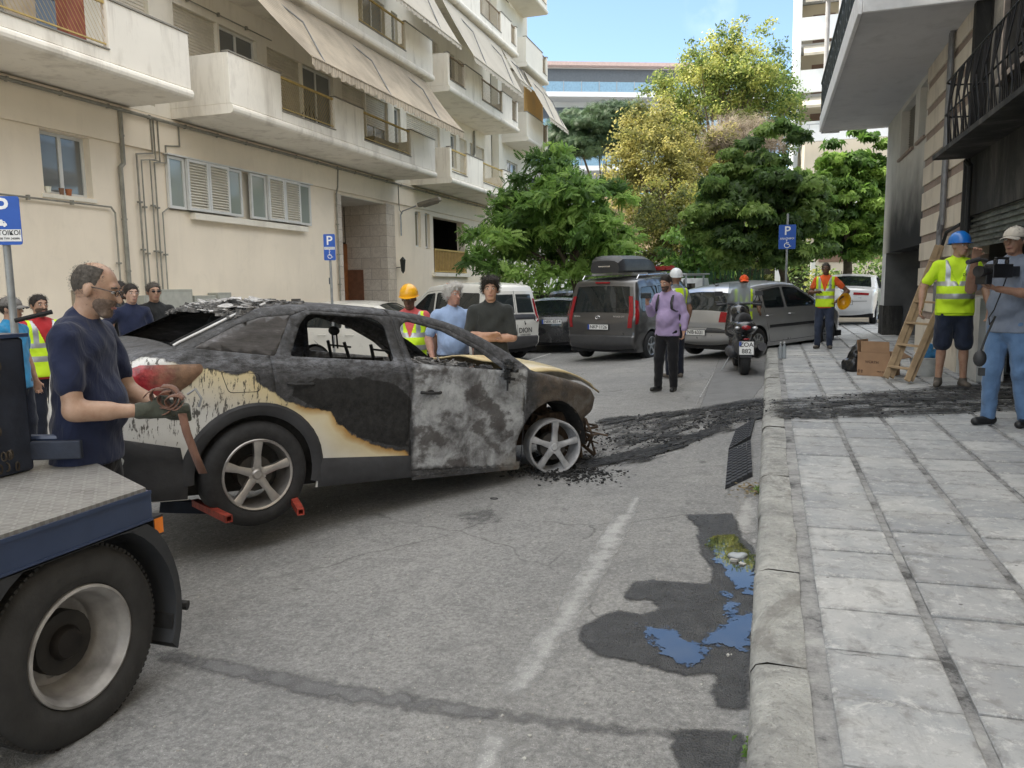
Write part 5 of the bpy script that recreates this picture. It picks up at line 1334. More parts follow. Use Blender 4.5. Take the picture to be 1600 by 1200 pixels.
rust = t.ramp(t.math('ADD', t.attr('rust'), t.math('MULTIPLY', t.math('SUBTRACT', n1, .5), .9)), [(.4, 0.0), (.85, .85)])
c = t.mix(rust, c, t.ramp(n1, [(.32, (.055,.045,.035)), (.5, (.13,.095,.065)), (.62, (.16,.15,.135)), (.75, (.26,.24,.21))]))
c = t.mix(t.math('MULTIPLY', t.ramp(n3, [(.25, .5), (.4, 0.0)]), t.math('MAXIMUM', mk, bk)), c, (.02,.02,.02))
rgh = t.math('ADD', .28, t.math('MULTIPLY', t.math('MAXIMUM', t.math('MAXIMUM', mk, bk), rust), .45))
t.set(c, rgh, 0, t.bump(t.math('MULTIPLY', n3, t.math('MAXIMUM', mk, bk)), .6, .006, t.bump(t.math('ADD', mk, t.math('MULTIPLY', n1, .4)), .35, .008)), .45)
BBODY = t.m
charpoly = [(-1.97,1.3),(-1.97,1.08),(-1.86,1.04),(-1.62,1.03),(-1.45,.98),(-1.36,1.0),(-1.33,.93),(-1.22,.87),(-1.13,.80),(-.96,.76),(-.79,.76),(-.76,.66),(-.66,.56),(-.55,.52),(-.40,.45),(-.16,.40),(-.12,.2),(1.1,.1),(2.4,.2),(2.4,1.6),(-1.5,1.6)]
scabpoly = [(-1.05,.93),(-.60,.97),(-.30,.90),(-.17,.80),(-.15,.42),(-.38,.47),(-.60,.54),(-.74,.60),(-.80,.72),(-.95,.78),(-1.1,.84)]
barepoly = [(-.16,1.05),(.93,1.0),(.95,.20),(-.10,.27)]
scab2 = [(.02,.58),(.22,.60),(.40,.57),(.42,.50),(.22,.48),(.05,.52)]
def sdist(Q, poly):
    d, _ = poly_dist(Q, poly, True); ins = np.array([pip(q, poly) for q in Q]); return np.where(ins, d, -d)
def burn_attrs(o, extra=None):
    me = o.data; n = len(me.vertices); co = np.zeros(n*3, np.float32); me.vertices.foreach_get('co', co); co = co.reshape(-1, 3); Q = co[:, [0, 2]].astype(float)
    dc = sdist(Q, charpoly); ch = np.clip(.5+dc/.10*.5, 0, 1)
    A = {'char': ch}
    A['yellow'] = np.clip(1+dc/.28, 0, 1)*np.clip((Q[:, 0]+1.86)/.12, 0, 1)
    A['orange'] = np.clip(1+dc/.10, 0, 1)*np.clip((Q[:, 0]+1.25)/.25, 0, 1)
    A['flake'] = np.clip((-.95-Q[:, 0])/.3, 0, 1)*np.clip((Q[:, 1]-.5)/.1, 0, 1)
    A['scab'] = np.maximum(np.clip(.5+sdist(Q, scabpoly)/.10*.5, 0, 1), np.clip(.5+sdist(Q, scab2)/.06*.5, 0, 1))
    A['bare'] = np.clip(.5+sdist(Q, barepoly)/.10*.5, 0, 1)
    A['yellow'] *= 1.0
    A['ash'] = np.clip(.10+1.0*np.exp(-((Q[:, 1]-1.05)/.055)**2)+.25*np.exp(-((Q[:, 0]+.95)**2+(Q[:, 1]-.98)**2)/.02)+.35*(Q[:, 1] > 1.40), 0, 1)
    A['rust'] = np.clip((Q[:, 0]-.86)/.25, 0, 1)*.75+np.clip((.42-Q[:, 1])/.2, 0, 1)*np.clip((Q[:, 0]-.55)/.2, 0, 1)*.7
    if extra: A.update(extra(Q, A))
    for k, v in A.items():
        at = me.attributes.new(k, 'FLOAT', 'POINT'); at.data.foreach_set('value', np.broadcast_to(v, (n,)).astype(np.float32))
sil = [(-2.02,.30,'c'),(-2.12,.52),(-2.13,.80),(-2.10,.97),(-1.98,1.07),(-1.78,1.125,'c'),(-1.54,1.25),(-1.31,1.37,'c'),(-1.15,1.415),(-.92,1.437),(-.5,1.440),(-.05,1.412),(.32,1.335),(.72,1.17),(1.03,.985,'c'),(1.30,.94),(1.60,.88),(1.80,.82),(1.90,.74,'c'),(1.86,.62),(1.74,.555,'c')]
bc = Car(burnt, sil, .885, 1.03, .34, BBODY, [(0,5,'tailgate'),(5,7,'rear_window'),(7,11,'roof'),(11,14,'windscreen')], sill=.20, r=.06, taper=(.10, .12), crown=(.022, .15), step=.05); bc.pw = 4.5
rwin = rpoly([(-1.10,1.095),(-1.00,1.31),(-.93,1.378),(-.45,1.370),(-.36,1.32),(-.315,1.065)], .03)
fwin = rpoly([(-.165,1.055),(-.235,1.31),(-.16,1.360),(.14,1.296),(.46,1.155),(.70,1.00)], .03)
qgl = rpoly([(-1.70,1.135),(-1.42,1.285),(-1.27,1.338),(-1.06,1.365),(-1.20,1.095)], .02)
rdoor = [(-1.235,1.09),(-1.19,.84),(-1.08,.70),(-.94,.58),(-.86,.42),(-.85,.28),(-.135,.24),(-.155,.52),(-.18,.90),(-.225,1.06),(-.30,1.385),(-.95,1.40),(-1.06,1.36)]
fdoor = [(-.125,.245),(-.145,.52),(-.17,.90),(-.215,1.06),(-.28,1.385),(-.12,1.374),(.2,1.305),(.5,1.17),(.80,.985),(.92,.86),(.95,.55),(.95,.20)]
ar = [(-1.30,.33,.435),(1.30,.33,.41)]
# flank without the missing nose: sill to wheel arch
parts = bc.side(holes=[rwin, fwin], doors=[rdoor, fdoor], arches=ar, glass_on=False, thick=.012, extra_regions=[('quarter_window', qgl)])
SOOTG = NT('sooted_glass'); c_ = SOOTG.ramp(SOOTG.noise(7, 7, .75, stretch=(.6, 1, 3)), [(.4, (.035,.033,.032)), (.58, (.075,.07,.07)), (.74, (.20,.19,.20))]); SOOTG.set(c_, .55, 0, SOOTG.bump(SOOTG.noise(60, 4), .4, .003)); SOOTG = SOOTG.m
for k, o in parts.items():
    if k[1] == 'quarter_window': o.data.materials.clear(); o.data.materials.append(SOOTG)
    else: burn_attrs(o)
tp = bc.top(glassm=False, nt=21, thick=.012, edge=.86)
for k, o in tp.items():
    def ex(Q, A, k=k):
        if k == 'tailgate': return {'char': np.clip((Q[:, 1]-.98)/.12, 0, 1)*.9, 'yellow': 0*Q[:, 0], 'orange': 0*Q[:, 0], 'flake': np.clip(.35+(Q[:, 1]-.6), 0, 1), 'scab': 0*Q[:, 0]}
        if k == 'roof': return {'char': 1+0*Q[:, 0], 'ash': .45+0*Q[:, 0]}
        return {}
    burn_attrs(o, ex)
# crumbled roof skin and ash heaped on the tail of the roof
rr = random.Random(9); m = MB(); i0, i1 = bc.idx[6]+3, bc.idx[9]
for _ in range(900):
    f = rr.random()**1.6; a = i0+(i1-i0)*f; tq = rr.uniform(-.98, .93); ia = int(a); p = bc.pt(ia, tq); p2 = bc.pt(min(ia+1, len(bc.P)-1), tq); fa = a-ia
    q = [p[j]*(1-fa)+p2[j]*fa for j in range(3)]
    lump(m, (q[0]+rr.uniform(-.03,.03), q[1], q[2]+.006), rr.uniform(.006, .022)*(1.6 if f < .4 and rr.random() < .25 else 1), rr)
m.build('roof_debris', pm('grey_ash_flakes', (.13,.125,.12), .9, 0, .8, 14, .8, 90), burnt)
m = MB()
for _ in range(60):
    a = rr.uniform(i0, i0+12); p = bc.pt(int(a), rr.uniform(-.95, .6)); s_ = rr.uniform(.02, .07)
    M = Matrix.Translation((p[0], p[1], p[2]+.02)) @ Matrix.Rotation(rr.uniform(0, 6), 4, 'Z') @ Matrix.Rotation(rr.uniform(-.5, .5), 4, 'X')
    m.prism([(s_*math.cos(q)*rr.uniform(.5, 1), s_*math.sin(q)*rr.uniform(.5, 1)) for q in np.linspace(0, 5.4, 7)], 0, .006, 'XY', M)
m.build('paint_flakes', pm('pale_melted_flakes', (.42,.41,.40), .8, 0, .5, 25, .5), burnt)
# tail lamp, melted red lens
t = NT('melted_red_lens'); sp = t.n('ShaderNodeSeparateXYZ'); t.l(t.tc.outputs['Object'], sp.inputs[0])
mr = t.n('ShaderNodeMapRange'); mr.inputs[1].default_value = -1.92; mr.inputs[2].default_value = -1.76; t.l(t.math('ADD', sp.outputs[0], t.math('MULTIPLY', t.noise(12, 4), .12)), mr.inputs[0])
cA = t.ramp(t.noise(18, 4), [(.35, (.16,.012,.018)), (.65, (.42,.04,.05))]); cB = t.ramp(t.noise(12, 6, .7), [(.3, (.09,.05,.03)), (.6, (.26,.15,.09)), (.8, (.30,.20,.14))])
t.set(t.mix(mr.outputs[0], cA, cB), t.math('ADD', .18, t.math('MULTIPLY', mr.outputs[0], .5)), 0, t.bump(t.noise(24, 4), .7, .01), .6)
tl = rpoly([(-2.07,1.03),(-1.66,1.045),(-1.655,1.0),(-1.74,.91),(-1.85,.84),(-1.96,.85),(-2.07,.92)], .03)
side_prism(bc, 'tail_light', tl, -1, t.m, .018); side_prism(bc, 'tail_light', tl, 1, t.m, .018)
i_ = bc.idx[3]
strip_patch(bc, 'tail_light', bc.idx[2]+1, bc.idx[3]+1, -.97, -.70, t.m, .014)
# fuel flap, side reflector recess, handles, seams
lp = rpoly([(-1.55,1.0),(-1.31,.985),(-1.30,.87),(-1.50,.865)], .03); Y_ = bc.S(lp); pts = [(p[0], -(y+.001), p[1]) for p, y in zip(lp, Y_)]; MB().tube(pts+[pts[0]], .007, 4, False).build('fuel_flap', DARK, burnt)
side_prism(bc, 'reflector_recess', rpoly([(-1.83,.78),(-1.74,.77),(-1.71,.66),(-1.76,.63)], .02), -1, DARK, .003)
sm = [(-1.86,.82),(-1.72,.66),(-1.66,.58)]; Y_ = bc.S(sm); MB().tube([(p[0], -(y+.001), p[1]) for p, y in zip(sm, Y_)], .004, 4).build('bumper_seam', DARK, burnt)
for hx, hz in ((-1.03,.925),(.0,.845)):
    y = float(bc.S([(hx, hz)])[0])
    m = MB().ell((hx, -(y-.004), hz), (.055, .012, .028)).tube([(hx-.09, -(y+.005), hz-.005), (hx-.05, -(y+.035), hz-.01), (hx+.06, -(y+.03), hz-.012), (hx+.09, -(y+.004), hz-.01)], .012, 6)
    m.build('door_handle', CHAR, parts[(-1, 'door', 0 if hx < -.5 else 1)], True)
# black wheel-arch and sill cladding: survives at the rear
CLAD = pm('sooty_cladding', (.035,.036,.040), .7, 0, .25, 6, .3)
def arch_band(ax_, az_, r0, r1, a0, a1, sd, mat, name='arch_trim', lift=.02):
    rows = []
    for a in np.linspace(a0, a1, 26):
        row = []
        for j, rr_ in enumerate(np.linspace(r0, r1, 5)):
            q = (ax_+rr_*math.cos(a), max(bc.sill+.0, az_+rr_*math.sin(a))); y = float(bc.S([q])[0])+(lift if 0 < j < 4 else (0.002 if j == 4 else lift*.4))
            row.append((q[0], sd*y, q[1]))
        rows.append(row)
    g_ = MB().grid(rows); return g_.build(name, mat, burnt, True)
for sd in (-1, 1):
    arch_band(-1.30, .33, .385, .475, -.2, math.pi+.1, sd, CLAD)
    side_prism(bc, 'sill_cladding', [(-.87,.20),(-.87,.40),(-.13,.365),(-.12,.20)], sd, CLAD, .02)
    side_prism(bc, 'sill_cladding', [(-.11,.175),(-.11,.27),(.94,.235),(.94,.17)], sd, BBODY, .005).hide_render = False
    side_prism(bc, 'bumper_cladding', [(-2.05,.24),(-2.125,.60),(-1.77,.53),(-1.72,.30),(-1.72,.205),(-1.98,.205)], sd, CLAD, .015)
for o in burnt.children:
    if o.name.startswith('sill_cladding') and o.data.materials[0] == BBODY: burn_attrs(o, lambda Q, A: {'bare': .35+0*Q[:, 0], 'char': 1+0*Q[:, 0]})
rows = [[(p[0]-.015, p[1]*1.01, p[2]) for p in [bc.pt(i, tt) for tt in np.linspace(-1, 1, 17)]] for i in range(0, 8)]
MB().grid(rows).build('rear_bumper', CLAD, burnt, True)
MB().box(-2.0, -1.75, -.6, .6, .20, .3).build('rear_valance', CLAD, burnt)
# bonnet: warped, sprung open
rows = []
for i, x in enumerate(np.linspace(1.02, 2.10, 14)):
    u = i/13; z = 1.005-.05*u-.12*u*u+.035*math.sin(u*3.1)-.02*(u > .9); wd = .80-.10*u*u
    rows.append([(x-.10*abs(tt)**3*u, tt*wd, z+.05*(1-abs(tt)**2.5)-.02*abs(tt)**4+.012*math.sin(7*tt+5*u)) for tt in np.linspace(-1, 1, 17)])
hd = MB().grid(rows).build('bonnet', BBODY, burnt, True); hd.modifiers.new('t', 'SOLIDIFY').thickness = .016
burn_attrs(hd, lambda Q, A: {'char': 0*Q[:, 0], 'yellow': 1+0*Q[:, 0], 'orange': .5+0*Q[:, 0], 'rust': np.clip(.55+(Q[:, 0]-1.9)*.6, 0, 1), 'bare': 0*Q[:, 0], 'scab': 0*Q[:, 0], 'flake': 0*Q[:, 0]})
# fender top ledge, engine bay remains
RUSTM = pm('rusted_burnt_steel', (.075,.05,.033), .85, .2, .7, 12, .8, 60)
rows = [[(x, sg, z) for sg in ()] for x, z in ()]
for sg in (-1, 1):
    rows = []
    for x in np.linspace(1.0, 1.86, 10):
        z = np.interp(x, bc.SP[:, 0][bc.idx[13]:bc.idx[18]], bc.SP[:, 1][bc.idx[13]:bc.idx[18]]); y = float(bc.S([(x, z-.002)])[0]); rows.append([(x, sg*y, z), (x, sg*(y-.05), z+.012), (x, sg*(y-.10), z+.004), (x, sg*(y-.12), z-.06)])
    f_ = MB().grid(rows).build('fender_top', BBODY, burnt, True); burn_attrs(f_)
m = MB(); rr = random.Random(4)
m.box(.95, 1.0, -.72, .72, .3, .95); m.box(1.0, 1.62, -.40, .35, .28, .72); m.cbox((1.6, -.58, .45), (.34, .10, .30), rz=.1); m.cbox((1.6, .58, .45), (.34, .10, .30)); m.box(1.70, 1.78, -.62, .62, .30, .50)
for _ in range(46): m.cbox((rr.uniform(1.1, 1.75), rr.uniform(-.62, .62), rr.uniform(.45, .80)), (rr.uniform(.04,.16), rr.uniform(.04,.16), rr.uniform(.03,.10)), rz=rr.uniform(0,3), rx=rr.uniform(-.5,.5))
for _ in range(14):
    a = Vector((rr.uniform(1.5, 1.8), rr.uniform(-.7, .3), rr.uniform(.3, .6))); m.tube([a, a+Vector((rr.uniform(.05,.2), rr.uniform(-.12,.12), rr.uniform(-.12,.02))), a+Vector((rr.uniform(.15,.34), rr.uniform(-.2,.1), rr.uniform(-.25,-.05)))], rr.uniform(.008, .02), 5)
for _ in range(160): lump(m, (rr.gauss(1.74,.05), rr.gauss(-.60,.10), rr.uniform(.16,.56)), rr.uniform(.008,.03), rr)
for _ in range(16):
    a = Vector((rr.uniform(1.7,1.9), rr.uniform(-.82,-.5), rr.uniform(.35,.6))); m.tube([a, a+Vector((rr.uniform(.02,.12), rr.uniform(-.06,.06), rr.uniform(-.16,-.05))), a+Vector((rr.uniform(.05,.28), rr.uniform(-.1,.1), rr.uniform(-.32,-.1)))], rr.uniform(.006, .018), 5)
m.build('engine_remains', RUSTM, burnt)
m = MB(); rr = random.Random(14)
for _ in range(60):
    a = Vector((rr.gauss(1.85, .14), rr.gauss(-.55, .18), .12)); m.cbox(tuple(a), (rr.uniform(.05,.2), rr.uniform(.04,.12), rr.uniform(.02,.08)), rz=rr.uniform(0,3), rx=rr.uniform(-.5,.5), ry=rr.uniform(-.4,.4))
m.build('melted_bumper', CHAR, burnt)
# gutted interior
m = MB(); m.box(-1.9, .95, -.72, .72, .2, .36)
for a, z_, r_ in ar: m.grid([[(a+r_*math.cos(q), -.84, z_+r_*math.sin(q)), (a+r_*math.cos(q), -.5, z_+r_*math.sin(q))] for q in np.linspace(0, math.pi, 13)]); m.grid([[(a+r_*math.cos(q), .84, z_+r_*math.sin(q)), (a+r_*math.cos(q), .5, z_+r_*math.sin(q))] for q in np.linspace(0, math.pi, 13)])
m.box(-1.72, -.9, -.5, .5, .3, .62); m.box(.62, .95, -.7, .7, .6, .93)
for sg in (-1, 1): m.grid([[(x, sg*.76, .36), (x, sg*.80, 1.0)] for x in (-1.95, .9)])
m.box(-1.95, -1.9, -.7, .7, .3, 1.02)
m.build('floor_pan', pm('burnt_interior', (.02,.019,.018), .95, 0, .5, 10, .6), burnt)
rr = random.Random(8)
for sx, sy in ((.05,-.38),(.05,.38),(-.85,-.38),(-.85,.38)):
    m = MB()
    for dy in (-.19, .19): m.tube([(sx, sy+dy, .45), (sx-.10, sy+dy, .85), (sx-.20, sy+dy*.8, 1.16 if sx > -.5 else 1.1)], .014, 6)
    for zq in (.7, .85, 1.0, 1.12): m.tube([(sx-.12-.12*(zq-.8), sy-.19, zq), (sx-.12-.12*(zq-.8), sy+.19, zq)], .009, 5)
    if sy > 0 or sx < 0:
        m.tube([(sx-.2, sy-.04, 1.1), (sx-.22, sy-.04, 1.26)], .008, 5); m.tube([(sx-.2, sy+.04, 1.1), (sx-.22, sy+.04, 1.26)], .008, 5); m.ell((sx-.22, sy, 1.25), (.03, .09, .04))
    for _ in range(22): lump(m, (sx+rr.uniform(-.2,.2), sy+rr.uniform(-.2,.2), .5+rr.uniform(0,.15)), rr.uniform(.01,.04), rr)
    m.build('seat_frame', CHAR, burnt)
m = MB(); m.lathe([(.17,-.014),(.184,0),(.17,.014),(.156,0)], 20, 'X', Matrix.Translation((.50, .38, .98)) @ Matrix.Rotation(-.4, 4, 'Y'), closed=True)
m.build('steering_wheel', CHAR, burnt)
m = MB()
for _ in range(150): lump(m, (rr.uniform(.5,.93), rr.uniform(-.72,.72), .96+rr.uniform(-.02,.05)), rr.uniform(.01,.045), rr)
for _ in range(18):
    a = Vector((rr.uniform(.4,.8), rr.uniform(-.7,.5), .98)); m.tube([a, a+Vector((rr.uniform(-.2,.2), rr.uniform(0,.3), rr.uniform(-.03,.06)))], .01, 5)
m.build('collapsed_dashboard', pm('grey_ash_flakes', (.13,.125,.12), .9, 0, .8, 14, .8, 90), burnt)
# melted mirror stump, rear window trims
y = float(bc.S([(.70,1.0)])[0])
m = MB()
for _ in range(26): lump(m, (.70+rr.gauss(0,.03), -(y+.06+rr.gauss(0,.025)), .99+rr.gauss(-.02,.04)), rr.uniform(.015,.035), rr)
m.tube([(.72, -y+.02, 1.08), (.71, -y-.03, 1.03), (.70, -y-.06, .9)], .018, 6); m.tube([(.70,-y-.05,.93),(.695,-y-.055,.84)],.008,5); m.build('melted_mirror', CHAR, burnt)
a_ = [bc.pt(i, -.90) for i in range(bc.idx[5], bc.idx[7])]
MB().tube([(p[0], p[1]-.02, p[2]+.012) for p in a_], .008, 6).build('chrome_strip', pm('white_strip', (.7,.7,.7), .4), burnt)
MB().tube([(p[0], p[1]+.03, p[2]+.012) for p in a_], .014, 6).build('window_seal', DARK, burnt)
MB().ell(tuple(np.array(a_[-1])+[.06,-.0,.0]), (.06,.02,.02)).build('melted_blob', pm('pale_melted_flakes', (.42,.41,.40), .8, 0, .5, 25, .5), burnt, True)
AL1 = pm('scuffed_alloy', (.42,.40,.38), .38, .75, .2, 14, .15); AL2 = pm('ash_white_alloy', (.33,.33,.335), .8, .1, .4, 9, .6)
wheel(burnt, -1.30, -.885, .33, .345, .235, .22, -1, AL1)
wheel(burnt, -1.30, .885, .33, .345, .235, .22, 1, AL1)
wheel(burnt, 1.30, -.885, .335, .33, .235, .20, -1, AL2, tyre=False, steer=-.40)
wheel(burnt, 1.30, .885, .335, .33, .235, .20, 1, AL2, tyre=False)
# ---------------------------------------------------------------- parked vehicles
def paint(name, col, rough=.3, coat=.8, metal=0): return pm(name, col, rough, metal, .05, 3, .03, 30, coat)
REDL = pm('red_lens', (.26,.010,.014), .15, 0, .15, 20, .1); CLRL = pm('clear_lens', (.55,.56,.58), .12, .3, .1, 20, .1); AMB = pm('amber_lens', (.8,.22,.02), .2)
ALW = pm('alloy_wheel_paint', (.42,.43,.44), .35, .7, .1); STW = pm('steel_wheel_cap', (.30,.31,.32), .5, .4, .15)
def mkcar(name, label, cat, x, y, deg, sil, segs, W, belt, tum, pt, wins, doors, wx, wr=.32, rim=.21, z=None, fn=road_z, sill=.22, bumper=None, trim=None, r=.07, spokes=5, alloy=ALW, crown=(.05,.10), taper=(.10,.16), mats=None, group=None, mir=True, seatx=(.35,-.55), mirx=None, step=.12):
    zz = fn(x, y) if z is None else z
    a = R(deg); dxy = Vector((math.cos(a), math.sin(a)))
    zf = fn(x+dxy.x*1.3, y+dxy.y*1.3); zb = fn(x-dxy.x*1.3, y-dxy.y*1.3)
    root = thing(name, label, cat, (x, y, zz), rot=(0, -math.atan2(zf-zb, 2.6), a), group=group)
    c = Car(root, sil, W, belt, tum, pt, segs, sill=sill, r=r, crown=crown, taper=taper, step=step)
    ar = [(wx[0], wr, wr+.055), (wx[1], wr, wr+.055)]
    c.parts = c.side(holes=wins, doors=doors, arches=ar)
    m_ = {'bumper': bumper or pt, 'front_bumper': bumper or pt}
    if mats: m_.update(mats)
    c.tp = c.top(mats=m_)
    c.under(ar, seatx=seatx)
    for xx in wx:
        for sd in (-1, 1): wheel(root, xx, sd*(W-.012), wr, wr, rim, .2, sd, alloy, spokes)
    if mir:
        mx_ = mirx if mirx is not None else max(p[0] for w_ in wins for p in w_)-.08
        for sd in (-1, 1): mirror(root, mx_, sd*(float(c.S([(mx_, belt)])[0])), belt+.04, pt if mir is True else mir, sd)
    return root, c
def handles(c, xs_, z, mat=None):
    for x_ in xs_:
        for sd in (-1, 1):
            y = float(c.S([(x_, z)])[0]); MB().tube([(x_-.09, sd*(y-.005), z), (x_-.07, sd*(y+.03), z), (x_+.07, sd*(y+.03), z), (x_+.09, sd*(y-.005), z)], .012, 6).build('door_handle', mat or c.paint, c.root, True)
# grey people carrier with roof box
DG = paint('dark_grey_metallic', (.085,.082,.080), .32, .9, .5)
sil = [(-2.10,.32,'c'),(-2.19,.42),(-2.20,.58,'c'),(-2.17,.62),(-2.18,.95),(-2.13,1.10,'c'),(-1.98,1.68,'c'),(-1.90,1.80),(-1.5,1.855),(-.3,1.87),(.35,1.83,'c'),(1.05,1.36),(1.28,1.18,'c'),(1.75,1.06),(2.08,.88),(2.17,.66,'c'),(2.18,.45),(2.08,.28,'c')]
MPVW = [rpoly([(-1.90,1.13),(-1.78,1.66),(-1.02,1.68),(-1.0,1.12)], .06), rpoly([(-.93,1.12),(-.95,1.68),(-.08,1.68),(-.06,1.11)], .05), rpoly([(.02,1.11),(.0,1.68),(.32,1.64),(.98,1.22),(1.02,1.11)], .05)]
MPVD = [[(-.97,.36),(-.97,1.72),(-.04,1.72),(-.02,.36)], [(0.0,.36),(-.02,1.72),(.33,1.68),(1.08,1.24),(1.08,.80),(1.0,.36)]]
root, c = mkcar('parked_van', 'dark grey people carrier with a black roof box, parked with its rear to the street', 'car', -2.93, 19.2, 72, sil, [(0,3,'bumper'),(3,5,'tailgate'),(5,6,'rear_window'),(6,10,'roof'),(10,12,'windscreen'),(12,14,'hood'),(14,17,'front_bumper')], .925, 1.10, .16, DG, MPVW, MPVD, (-1.42,1.38), .33, .215, bumper=pm('grey_bumper', (.05,.05,.052), .5), crown=(.04,.09), taper=(.04,.16))
mp = c
for tq in ((-.985,-.87),(.87,.985)):
    strip_patch(c, 'tail_light', c.idx[4]-3, c.idx[5]+3.8, tq[0], tq[1], REDL, .016)
side_prism(c, 'tail_light', rpoly([(-2.17,.86),(-2.06,.86),(-1.98,1.36),(-2.06,1.40),(-2.14,1.08)], .03), -1, REDL, .014); side_prism(c, 'tail_light', rpoly([(-2.17,.86),(-2.06,.86),(-1.98,1.36),(-2.06,1.40),(-2.14,1.08)], .03), 1, REDL, .014)
xb = -2.18-.09
plate(root, (-2.285,0,.80), (0,-1,0), (0,0,1), 'NKP·1126')
MB().lathe([(.045,0),(.055,.008),(.065,0)], 20, 'X', Matrix.Translation((-2.29,0,1.02)) @ Matrix.Scale(.72, 4, (0,0,1))).tube([(-2.295,-.045,1.03),(-2.298,0,1.045),(-2.295,.045,1.03)], .006, 5).tube([(-2.295,0,.985),(-2.295,0,1.055)], .006, 5).build('emblem', CHROME, root, True)
text_mesh('badge', 'PROACE CITY', .045, CHROME, root, frameM((-2.262,-.52,1.035), (0,-1,.0), (0,0,1))); text_mesh('badge', 'TOYOTA', .04, CHROME, root, frameM((-2.262,.55,1.035), (0,-1,0), (0,0,1)))
MB().cbox((-2.04,0,1.78), (.03,.36,.035)).build('brake_light', REDL, root)
handles(c, (-.85,.12), .98)
for sd in (-1, 1):
    MB().tube([(-1.75,sd*.70,1.84),(-1.65,sd*.70,1.93),(.2,sd*.70,1.94),(.32,sd*.70,1.85)], .018, 8).build('roof_rail', CHROME, root, True)
rb = MB(); rows = []
for x_ in np.linspace(-1.95, .15, 16):
    u = (x_+1.95)/2.1; h = .38*(1-max(0, (u-.55)/.45)**2*.75)*min(1, .72+u*5); wd = .42*(1-max(0, (u-.6)/.4)**2*.4)*min(1, .86+u*3)
    rows.append([(x_, wd*q[0], 1.99+h*q[1]) for q in [(-.9,0),(-1,.12),(-1,.45),(-.93,.8),(-.7,.97),(-.3,1.03),(.3,1.03),(.7,.97),(.93,.8),(1,.45),(1,.12),(.9,0),(-.9,0)]])
rb.grid(rows); rb.add([rows[0][i] for i in range(12)], [tuple(range(12))]); rb.add([rows[-1][i] for i in range(12)], [tuple(range(12))])
rbx = rb.build('roof_box', pm('roof_box_black', (.03,.03,.032), .45), root, True)
MB().box(-1.3,-1.24,-.72,.72,1.93,1.98).box(-.3,-.24,-.72,.72,1.93,1.98).build('crossbar', STEEL, root); MB().cbox((-1.965,.0,2.14), (.01,.30,.03)).build('roof_box_badge', CHROME, rbx)
# white works van
WP = paint('works_van_white', (.70,.69,.64), .35, .6)
sil = [(-1.98,.34,'c'),(-2.06,.42),(-2.07,.58,'c'),(-2.03,.60),(-2.04,1.0),(-1.99,1.12,'c'),(-1.90,1.68,'c'),(-1.83,1.80),(-1.4,1.86),(-.2,1.87),(.35,1.82,'c'),(1.02,1.36),(1.28,1.14,'c'),(1.72,1.02),(2.02,.86),(2.10,.64,'c'),(2.11,.42),(2.02,.28,'c')]
VW = [rpoly([(-1.72,1.14),(-1.66,1.64),(-.82,1.66),(-.80,1.13)], .05), rpoly([(-.74,1.13),(-.75,1.66),(-.03,1.66),(-.01,1.12)], .05), rpoly([(.06,1.12),(.05,1.66),(.38,1.62),(.98,1.22),(1.04,1.12)], .05)]
VD = [[(-.77,.36),(-.77,1.72),(.0,1.72),(.02,.36)], [(.04,.36),(.03,1.72),(.38,1.68),(1.1,1.24),(1.12,.8),(1.02,.36)]]
root, c = mkcar('works_van', 'white works van with black rear windows and a small black emblem above printed lettering', 'van', -7.55, 18.5, 151, sil, [(0,3,'bumper'),(3,5,'tailgate'),(5,6,'tailgate'),(6,10,'roof'),(10,12,'windscreen'),(12,14,'hood'),(14,17,'front_bumper')], .87, 1.10, .15, WP, VW, VD, (-1.32,1.38), .32, .19, bumper=pm('van_bumper', (.05,.05,.052), .6), crown=(.04,.06), taper=(.03,.16), alloy=STW, mir=BLKP)
vx = -2.105
for (t0, t1) in ((-.84,-.10),(.02,.84)): strip_patch(c, 'rear_window', c.idx[5]+.4, c.idx[6]-.9, t0, t1, CARG, .01)
strip_patch(c, 'door_gap', c.idx[3], c.idx[6], -.045, -.03, DARK, .004)
strip_patch(c, 'dark_trim', c.idx[4]+.2, c.idx[5]-.6, -.86, .80, pm('trim_black', (.025,.025,.028), .4), .012)
for tq in ((-1.0,-.9),(.9,1.0)): strip_patch(c, 'tail_light', c.idx[4]-1, c.idx[6]-2, tq[0], tq[1], REDL, .014)
plate(root, (-2.135,.36,.99), (0,-1,0), (0,0,1), 'NIZ·4237', w=.5)
text_mesh('company_lettering', 'DION', .17, TXTK, root, frameM((-2.112,-.28,.74), (0,-1,0), (0,0,1)))
MB().ell((-2.11,-.28,.90), (.004,.022,.03), 10, 8).ell((-2.11,-.26,.95), (.004,.016,.022), 10, 8).build('company_emblem', TXTK, root)
for k_, s_ in enumerate(('ΤΕΧΝΙΚΗ ΕΤΑΙΡΕΙΑ', 'ΑΣΦΑΛΤΙΚΑ ΕΡΓΑ', 'ΘΕΣΣΑΛΟΝΙΚΗ')): text_mesh('company_lettering', '— — — —' if False else s_, .038, TXTK, root, frameM((-2.108,-.28,.635-.045*k_), (0,-1,0), (0,0,1)))
MB().lathe([(.04,0),(.055,.006),(.06,0)], 18, 'X', Matrix.Translation((-2.135,-.60,1.02))).build('emblem', CHROME, root, True)
MB().cbox((-1.86,0,1.80), (.03,.25,.03)).build('brake_light', REDL, root)
MB().lathe([(0,.16),(.05,.15),(.07,.10),(.07,.0),(0,0)], 14, 'Z', Matrix.Translation((.75,-.2,1.72)) @ Matrix.Scale(1.3,4)).build('amber_beacon', AMB, root, True)
for sd in (-1,1): side_prism(c, 'side_strip', [(-.7,.55),(-.7,.66),(.9,.66),(.9,.55)], sd, BLKP, .02)
